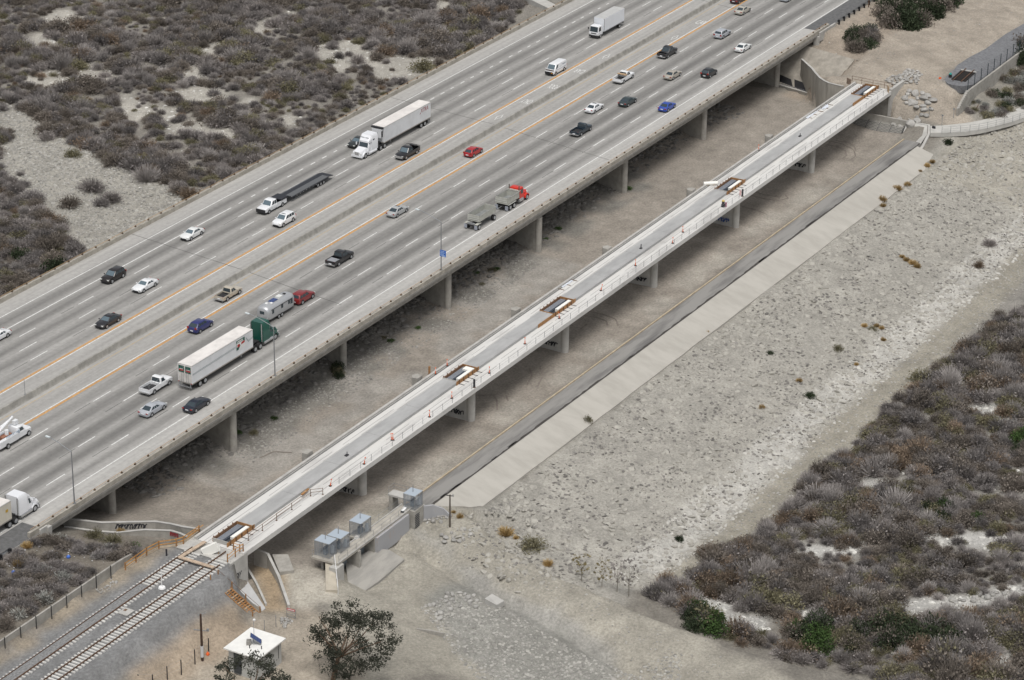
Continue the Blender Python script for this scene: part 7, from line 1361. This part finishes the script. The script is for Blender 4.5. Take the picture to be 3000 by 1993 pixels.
# --- trees
def tree(label, base, height, width, seed, lean=(0,0), clumps=60, per=90, lf=.16, name='eucalyptus_tree', m=None, crown0=.35, tk=1.0):
    r_ = np.random.default_rng(seed); t = thing(name, label, 'tree', tuple(base)); tr = MB()
    bark = mat('grey_sapling_bark',(.2,.18,.15),.9) if tk < 1 else mat('pale_brown_bark',(.14,.095,.065),.9,var=.3,scale=3)
    p = Vector((0,0,-.3)); q = Vector((lean[0]*.35,lean[1]*.35,height*.42)); tr.tube(p,q,height*.034*tk,8,height*.024*tk); fork = q; ends = []
    for k in range(9):
        a = 6.283*k/9+r_.uniform(-.3,.3); L = height*r_.uniform(.28,.5); el = r_.uniform(.5,1.25); e = fork+Vector((math.cos(a)*math.cos(el)*L*width/height*1.15+lean[0]*.5, math.sin(a)*math.cos(el)*L*width/height*1.15+lean[1]*.5, math.sin(el)*L)); s = fork-Vector((0,0,height*.1*r_.uniform(0,1))); mid = s.lerp(e,.5)+Vector(r_.normal(size=3))*.25; tr.tube(s,mid,height*.014*tk,6,height*.009*tk); tr.tube(mid,e,height*.009*tk,5,height*.004*tk); ends.append(e)
    tr.build('trunk', bark, t, smooth=60)
    v = []; f = []; cz = height*(crown0+1)/2; hz = height*(1-crown0)/2
    for k in range(clumps):
        while True:
            u = r_.uniform(-1,1,3)
            if .25 < np.dot(u,u) < 1: break
        c = np.array((u[0]*width/2+lean[0], u[1]*width/2+lean[1], cz+u[2]*hz)); cr = r_.uniform(.45,.95)*width/9; nl = int(per*r_.uniform(.6,1.3))
        for j in range(nl):
            d = r_.normal(size=3); d /= np.linalg.norm(d); pnt = c+d*cr*r_.uniform(.3,1.05)*np.array((1,1,.75)); a = r_.normal(size=3); a /= np.linalg.norm(a); b = np.cross(a,r_.normal(size=3)); b /= np.linalg.norm(b)+1e-9; s = lf*r_.uniform(.6,1.4); i = len(v)
            v += [pnt+a*s,pnt+b*s*.45,pnt-a*s,pnt-b*s*.45]; f.append((i,i+1,i+2,i+3))
    me = bpy.data.meshes.new('crown'); me.from_pydata([tuple(map(float,q)) for q in v],[],f); me.materials.append(m or leafmat('eucalyptus_leaf',(.045,.048,.036))); me.update(); link('crown', me, t); return t
b = P(972,1998,-6.3); tree('tall dark eucalyptus tree beyond the white roofed pump house', (b.x,b.y,gz(b.x,b.y)), zpix(b,1788)+6.3, 11.6, 3, lean=(2.3,-2.0), clumps=135, per=85, lf=.15, crown0=.1)
b = P(735,2105,-6.3); tree('eucalyptus tree rising in front of the pump house', (b.x,b.y,gz(b.x,b.y)), zpix(b,1928)+6.3, 9.5, 5, clumps=85, per=75, lf=.15, crown0=.3)
SAP = leafmat('sparse_yellow_leaf',(.16,.13,.06))
for k, (x, y, h) in enumerate(((1660,880,5.0),(1800,930,4.6),(1905,960,5.2),(1985,990,6.0))):
    q = G('g12',x,y,-11); q = G('g12',x,y,gz(q.x,q.y)); tree('thin sapling with sparse yellowish leaves at the rim of the dirt ridge', (q.x,q.y,gz(q.x,q.y)), h, 2.8, 20+k, clumps=26, per=22, lf=.1, tk=.35, name='sapling_tree', m=SAP if k < 2 else L_GREY, crown0=.2)['group'] = 'saplings at the ridge rim'
# ================================================================== rocks
def rock_mesh(seed, m, flat=.7, name='boulder'):
    bm = bmesh.new(); bmesh.ops.create_icosphere(bm, subdivisions=2, radius=1.0); r_ = np.random.default_rng(seed); K = r_.normal(size=(7,3)); K /= np.linalg.norm(K,axis=1)[:,None]; cut = r_.uniform(.55,.9,7)
    for v in bm.verts:
        p = np.array(v.co); 
        for n, c in zip(K,cut):
            d = p@n
            if d > c: p = p-n*(d-c)*.9
        v.co = p*np.array((1,r_.uniform(.98,1.02)*.85,flat))
    me = bpy.data.meshes.new(name); bm.to_mesh(me); bm.free(); me.materials.append(m); me.shade_smooth(); me.set_sharp_from_angle(angle=R(28)); return me
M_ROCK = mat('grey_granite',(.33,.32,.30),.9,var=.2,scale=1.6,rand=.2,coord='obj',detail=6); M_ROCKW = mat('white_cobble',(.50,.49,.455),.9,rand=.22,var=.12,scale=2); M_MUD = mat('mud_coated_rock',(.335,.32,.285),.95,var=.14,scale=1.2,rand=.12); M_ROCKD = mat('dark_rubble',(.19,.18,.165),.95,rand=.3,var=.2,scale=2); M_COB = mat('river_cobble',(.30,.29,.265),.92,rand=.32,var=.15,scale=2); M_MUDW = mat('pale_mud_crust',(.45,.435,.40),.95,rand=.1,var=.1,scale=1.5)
RK = [rock_mesh(s, M_ROCK, f) for s, f in ((1,.75),(2,.6),(3,.8),(4,.65))]
def boulders(c, n, poly, z0, smin, smax, label, group, seed, sizes=None):
    r_ = random.Random(seed); pts = [tuple((Q if c in CROP else G)(c,a,b,z0))[:2] for a,b in poly]; A = np.array(pts); k = 0; out = []; tries = 0
    while k < n and tries < 20000:
        tries += 1; x, y = r_.uniform(A[:,0].min(),A[:,0].max()), r_.uniform(A[:,1].min(),A[:,1].max())
        if not inpoly(np.array([x]),np.array([y]),pts)[0]: continue
        s = r_.uniform(smin,smax)
        if any((x-q[0])**2+(y-q[1])**2 < (.75*(s+q[2]))**2 for q in out): 
            if tries < 15000: continue
        out.append((x,y,s)); o = link('boulder', RK[k%4], None, (x,y,gz(x,y)+s*.25), (r_.uniform(-.3,.3),r_.uniform(-.3,.3),r_.uniform(0,6.3)), (s,s*r_.uniform(.8,1.2),s*r_.uniform(.8,1.1))); tag(o, label, 'boulder', group); k += 1
boulders('d5', 34, [(1560,560),(1700,450),(1840,460),(2050,520),(2040,600),(1900,680),(1750,710),(1500,690)], -4.2, .55, 1.15, 'large pale boulder in the heap against the eastern abutment', 'boulders by the abutment', 1)
o = link('boulder', RK[0], None, tuple(Q('d5',1755,495,-3.6)+Vector((0,0,.2))), (.1,.1,.4), (1.75,1.3,1.0)); tag(o, 'largest pale flat topped boulder crowning the heap by the abutment', 'boulder')
boulders('d5', 60, [(1390,150),(1470,120),(1600,120),(1700,40),(1850,60),(1890,110),(1830,210),(1700,200),(1560,210),(1440,190)], -1.3, .28, .62, 'grey boulder in the rock pile on the dirt plateau', 'boulders on the plateau', 2)
boulders('d4', 16, [(1980,720),(2100,690),(2160,760),(2060,840),(1990,800)], -6.1, .15, .4, 'broken rock in the small heap near the trail gate', 'rocks by the trail gate', 3)
boulders('d3', 26, [(1690,440),(1960,420),(2050,600),(1900,660),(1720,640)], -6.8, .25, .6, 'grey rock on the bank beside the outlet gate', 'rocks beside the gate', 4)
boulders('d3', 14, [(1940,780),(2120,740),(2360,700),(2361,830),(2000,880)], -6.8, .2, .5, 'white rock at the start of the dirt ridge', 'white rocks on the ridge', 5)
boulders('g12', 30, [(600,1080),(730,980),(830,950),(1000,1010),(900,1080),(760,1080),(680,1180)], -9.3, .2, .55, 'pale boulder at the head of the outlet channel', 'boulders in the channel', 6)
boulders('g22', 40, [(1790,1040),(2000,980),(2250,960),(2350,940),(2350,1010),(2100,1080),(1850,1130)], -11.7, .3, .75, 'white boulder in the open patch of the scrub flat', 'white boulders in the scrub', 7)
boulders('d1', 20, [(1340,1110),(1560,960),(1640,990),(1400,1140)], -1.4, .1, .28, 'pale broken stone at the foot of the low wall', 'stones by the wall', 8)
SRC = [o for o in bpy.data.objects if o.name.startswith('boulder')][:4]
def rocks(name, poly, n, smin, smax, m, seed, flat=(.5,.9), dens=None, sink=.2, pw=2.0, tilt=.25):
    r_ = np.random.default_rng(seed); A = np.array(poly); X = r_.uniform(A[:,0].min(),A[:,0].max(),n*3); Y = r_.uniform(A[:,1].min(),A[:,1].max(),n*3); k = inpoly(X,Y,poly)
    if dens is not None: k &= r_.uniform(size=X.size) < dens(X,Y)
    X, Y = X[k][:n], Y[k][:n]; s = smin+(smax-smin)*r_.uniform(size=X.size)**pw; Z = ground_z(X,Y)+s*.1-sink*s
    s3 = np.stack([s*r_.uniform(.8,1.3,s.size),s*r_.uniform(.8,1.3,s.size),s*r_.uniform(*flat,s.size)],-1)
    return scatter(name, np.stack([X,Y,Z],-1), s3, SRC, r_.integers(0,4,s.size), m, tilt=tilt)
rip = [(-122,-44.6),(40,-45.6),(52,-46),(75,-48),(95,-58),(110,-72),(-60,-72),(-112,-72),(-128,-60),(-126,-50)]
rocks('riprap', rip, 7000, .2, .72, M_MUD, 1, (.45,.9), lambda x,y: .3+.7*(fbm(x,y,6,81) > .47), sink=.32, pw=2.0, tilt=.7)
rocks('riprap', [(-118,-65.5),(60,-65.5),(90,-68),(100,-73),(-110,-73)], 1800, .15, .5, M_MUDW, 2, (.4,.8), sink=.25, tilt=.6)
rocks('riprap', rip, 6500, .10, .42, M_ROCKD, 21, (.35,.8), lambda x,y: .15+.85*(fbm(x,y,5,83) > .5), sink=.25, pw=2.2, tilt=.8)  # dark exposed stones, also standing in for shadow in the crust's pits
cobp = ppoly(-8,*COBL)
rocks('cobbles', cobp, 8000, .10, .42, M_COB, 3, (.6,1.0), pw=3.2, tilt=.5)
rocks('cobbles', LPOLY, 5000, .12, .45, M_ROCKW, 4, (.5,.9), lambda x,y: sum((pell(*q,-8)(x,y) < 1.15).astype(float) for q in BARE['L']).clip(.02,1))
rocks('cobbles', RPOLY, 5000, .12, .5, M_ROCKW, 5, (.5,.9), lambda x,y: sum((pell(*q,-11.8)(x,y) < 1.15).astype(float) for q in BARE['R']).clip(.02,1))
rocks('cobbles', [(-110,-71.5),(40,-72),(40,-78),(-110,-79)], 2500, .06, .26, M_COB, 6, (.5,.9))
rocks('gravel', [tuple(q)[:2] for q in [G('g12',540,1110,-9.5),G('g12',800,960,-9.5),G('g12',1000,1000,-9.5),G('g12',1450,1260,-10.2),G('g12',1950,1500,-10.6),G('g12',2350,1400,-10.2),G('g12',2350,1700,-10.2),G('g12',1200,1800,-10.6),G('g12',850,1500,-10)]], 6000, .06, .32, M_COB, 7, (.5,.9), pw=3)
rocks('rubble', [(-134,-4),(60,-4),(66,14),(-130,14)], 6500, .14, .7, M_ROCKD, 8, (.5,.9), lambda x,y: np.clip(1.2-np.abs(y-4.5-1.5*np.sin(x/17))/6,0,1), pw=2.2)
rocks('rubble', [(-116,-7.5),(-28,-6.5),(-28,0),(-116,-1)], 3800, .07, .3, mat('grey_rubble',(.24,.23,.21),.95,rand=.3,var=.2,scale=2), 9, (.5,.9), lambda x,y: .25+.75*(fbm(x,y,6,41) > .45), pw=2.5)
rocks('gravel', [tuple(q)[:2] for q in [G('g12',100,520,-7),G('g12',850,470,-7),G('g12',1540,880,-8),G('g12',2360,1210,-9),G('g12',2900,1480,-10),G('g12',2400,1700,-10),G('g12',1300,1000,-9.3),G('g12',600,760,-8.7)]], 700, .05, .2, M_COB, 10, (.5,.9), pw=3)
rocks('gravel', [(-140,-12),(58,-10),(58,-36),(-136,-36)], 500, .04, .14, M_COB, 11, (.5,.9), pw=3)
rocks('gravel', [(66,-6),(150,-6),(150,-40),(66,-42)], 900, .05, .25, M_COB, 12, (.5,.9), pw=3)
# tyre tracks pressed into the river sand
M_TRK = mat('damp_sand',(.20,.175,.15),.95,var=.2,scale=1)
def tracks(c, pts, n=2):
    for s in range(n):
        m = MB(); V = []
        P_ = [Q(c,a,b,-8) for a,b in pts]; fine = []
        for a, b in zip(P_[:-1],P_[1:]):
            for k in range(6): fine.append(a.lerp(b,k/6))
        fine.append(P_[-1])
        for i, p in enumerate(fine):
            d = (fine[min(i+1,len(fine)-1)]-fine[max(0,i-1)]).normalized(); nn = Vector((-d.y,d.x,0)); q = p+nn*(1.7*s); V.append((q+nn*.14,q-nn*.14))
        vs = [(v.x,v.y,gz(v.x,v.y)+.05) for pr in V for v in pr]; m.add(vs, [(2*i,2*i+1,2*i+3,2*i+2) for i in range(len(V)-1)]); m.build('tyre_track', M_TRK, ground, True)
tracks('d5', [(560,1060),(720,1090),(830,1140),(850,1210),(780,1260)]); tracks('d5', [(700,1020),(880,1040),(960,1090),(980,1150)],1); tracks('d7', [(1090,410),(1350,480),(1560,510),(1700,480),(1650,430)]); tracks('d7', [(1060,590),(1250,640),(1400,700)],1)
tracks('d8', [(1180,480),(1400,520),(1540,570),(1560,640)]); tracks('d8', [(1180,690),(1270,610)],1); tracks('e1', [(1130,650),(1390,650),(1440,720),(1450,860)],1); tracks('e1', [(1570,650),(1600,740)],1); tracks('e1', [(1890,280),(1930,380),(1860,520)],2); tracks('e2', [(1150,830),(1350,780)],1); tracks('e2', [(1480,820),(1640,830)],1); tracks('e2', [(60,280),(250,200),(500,220)],1)
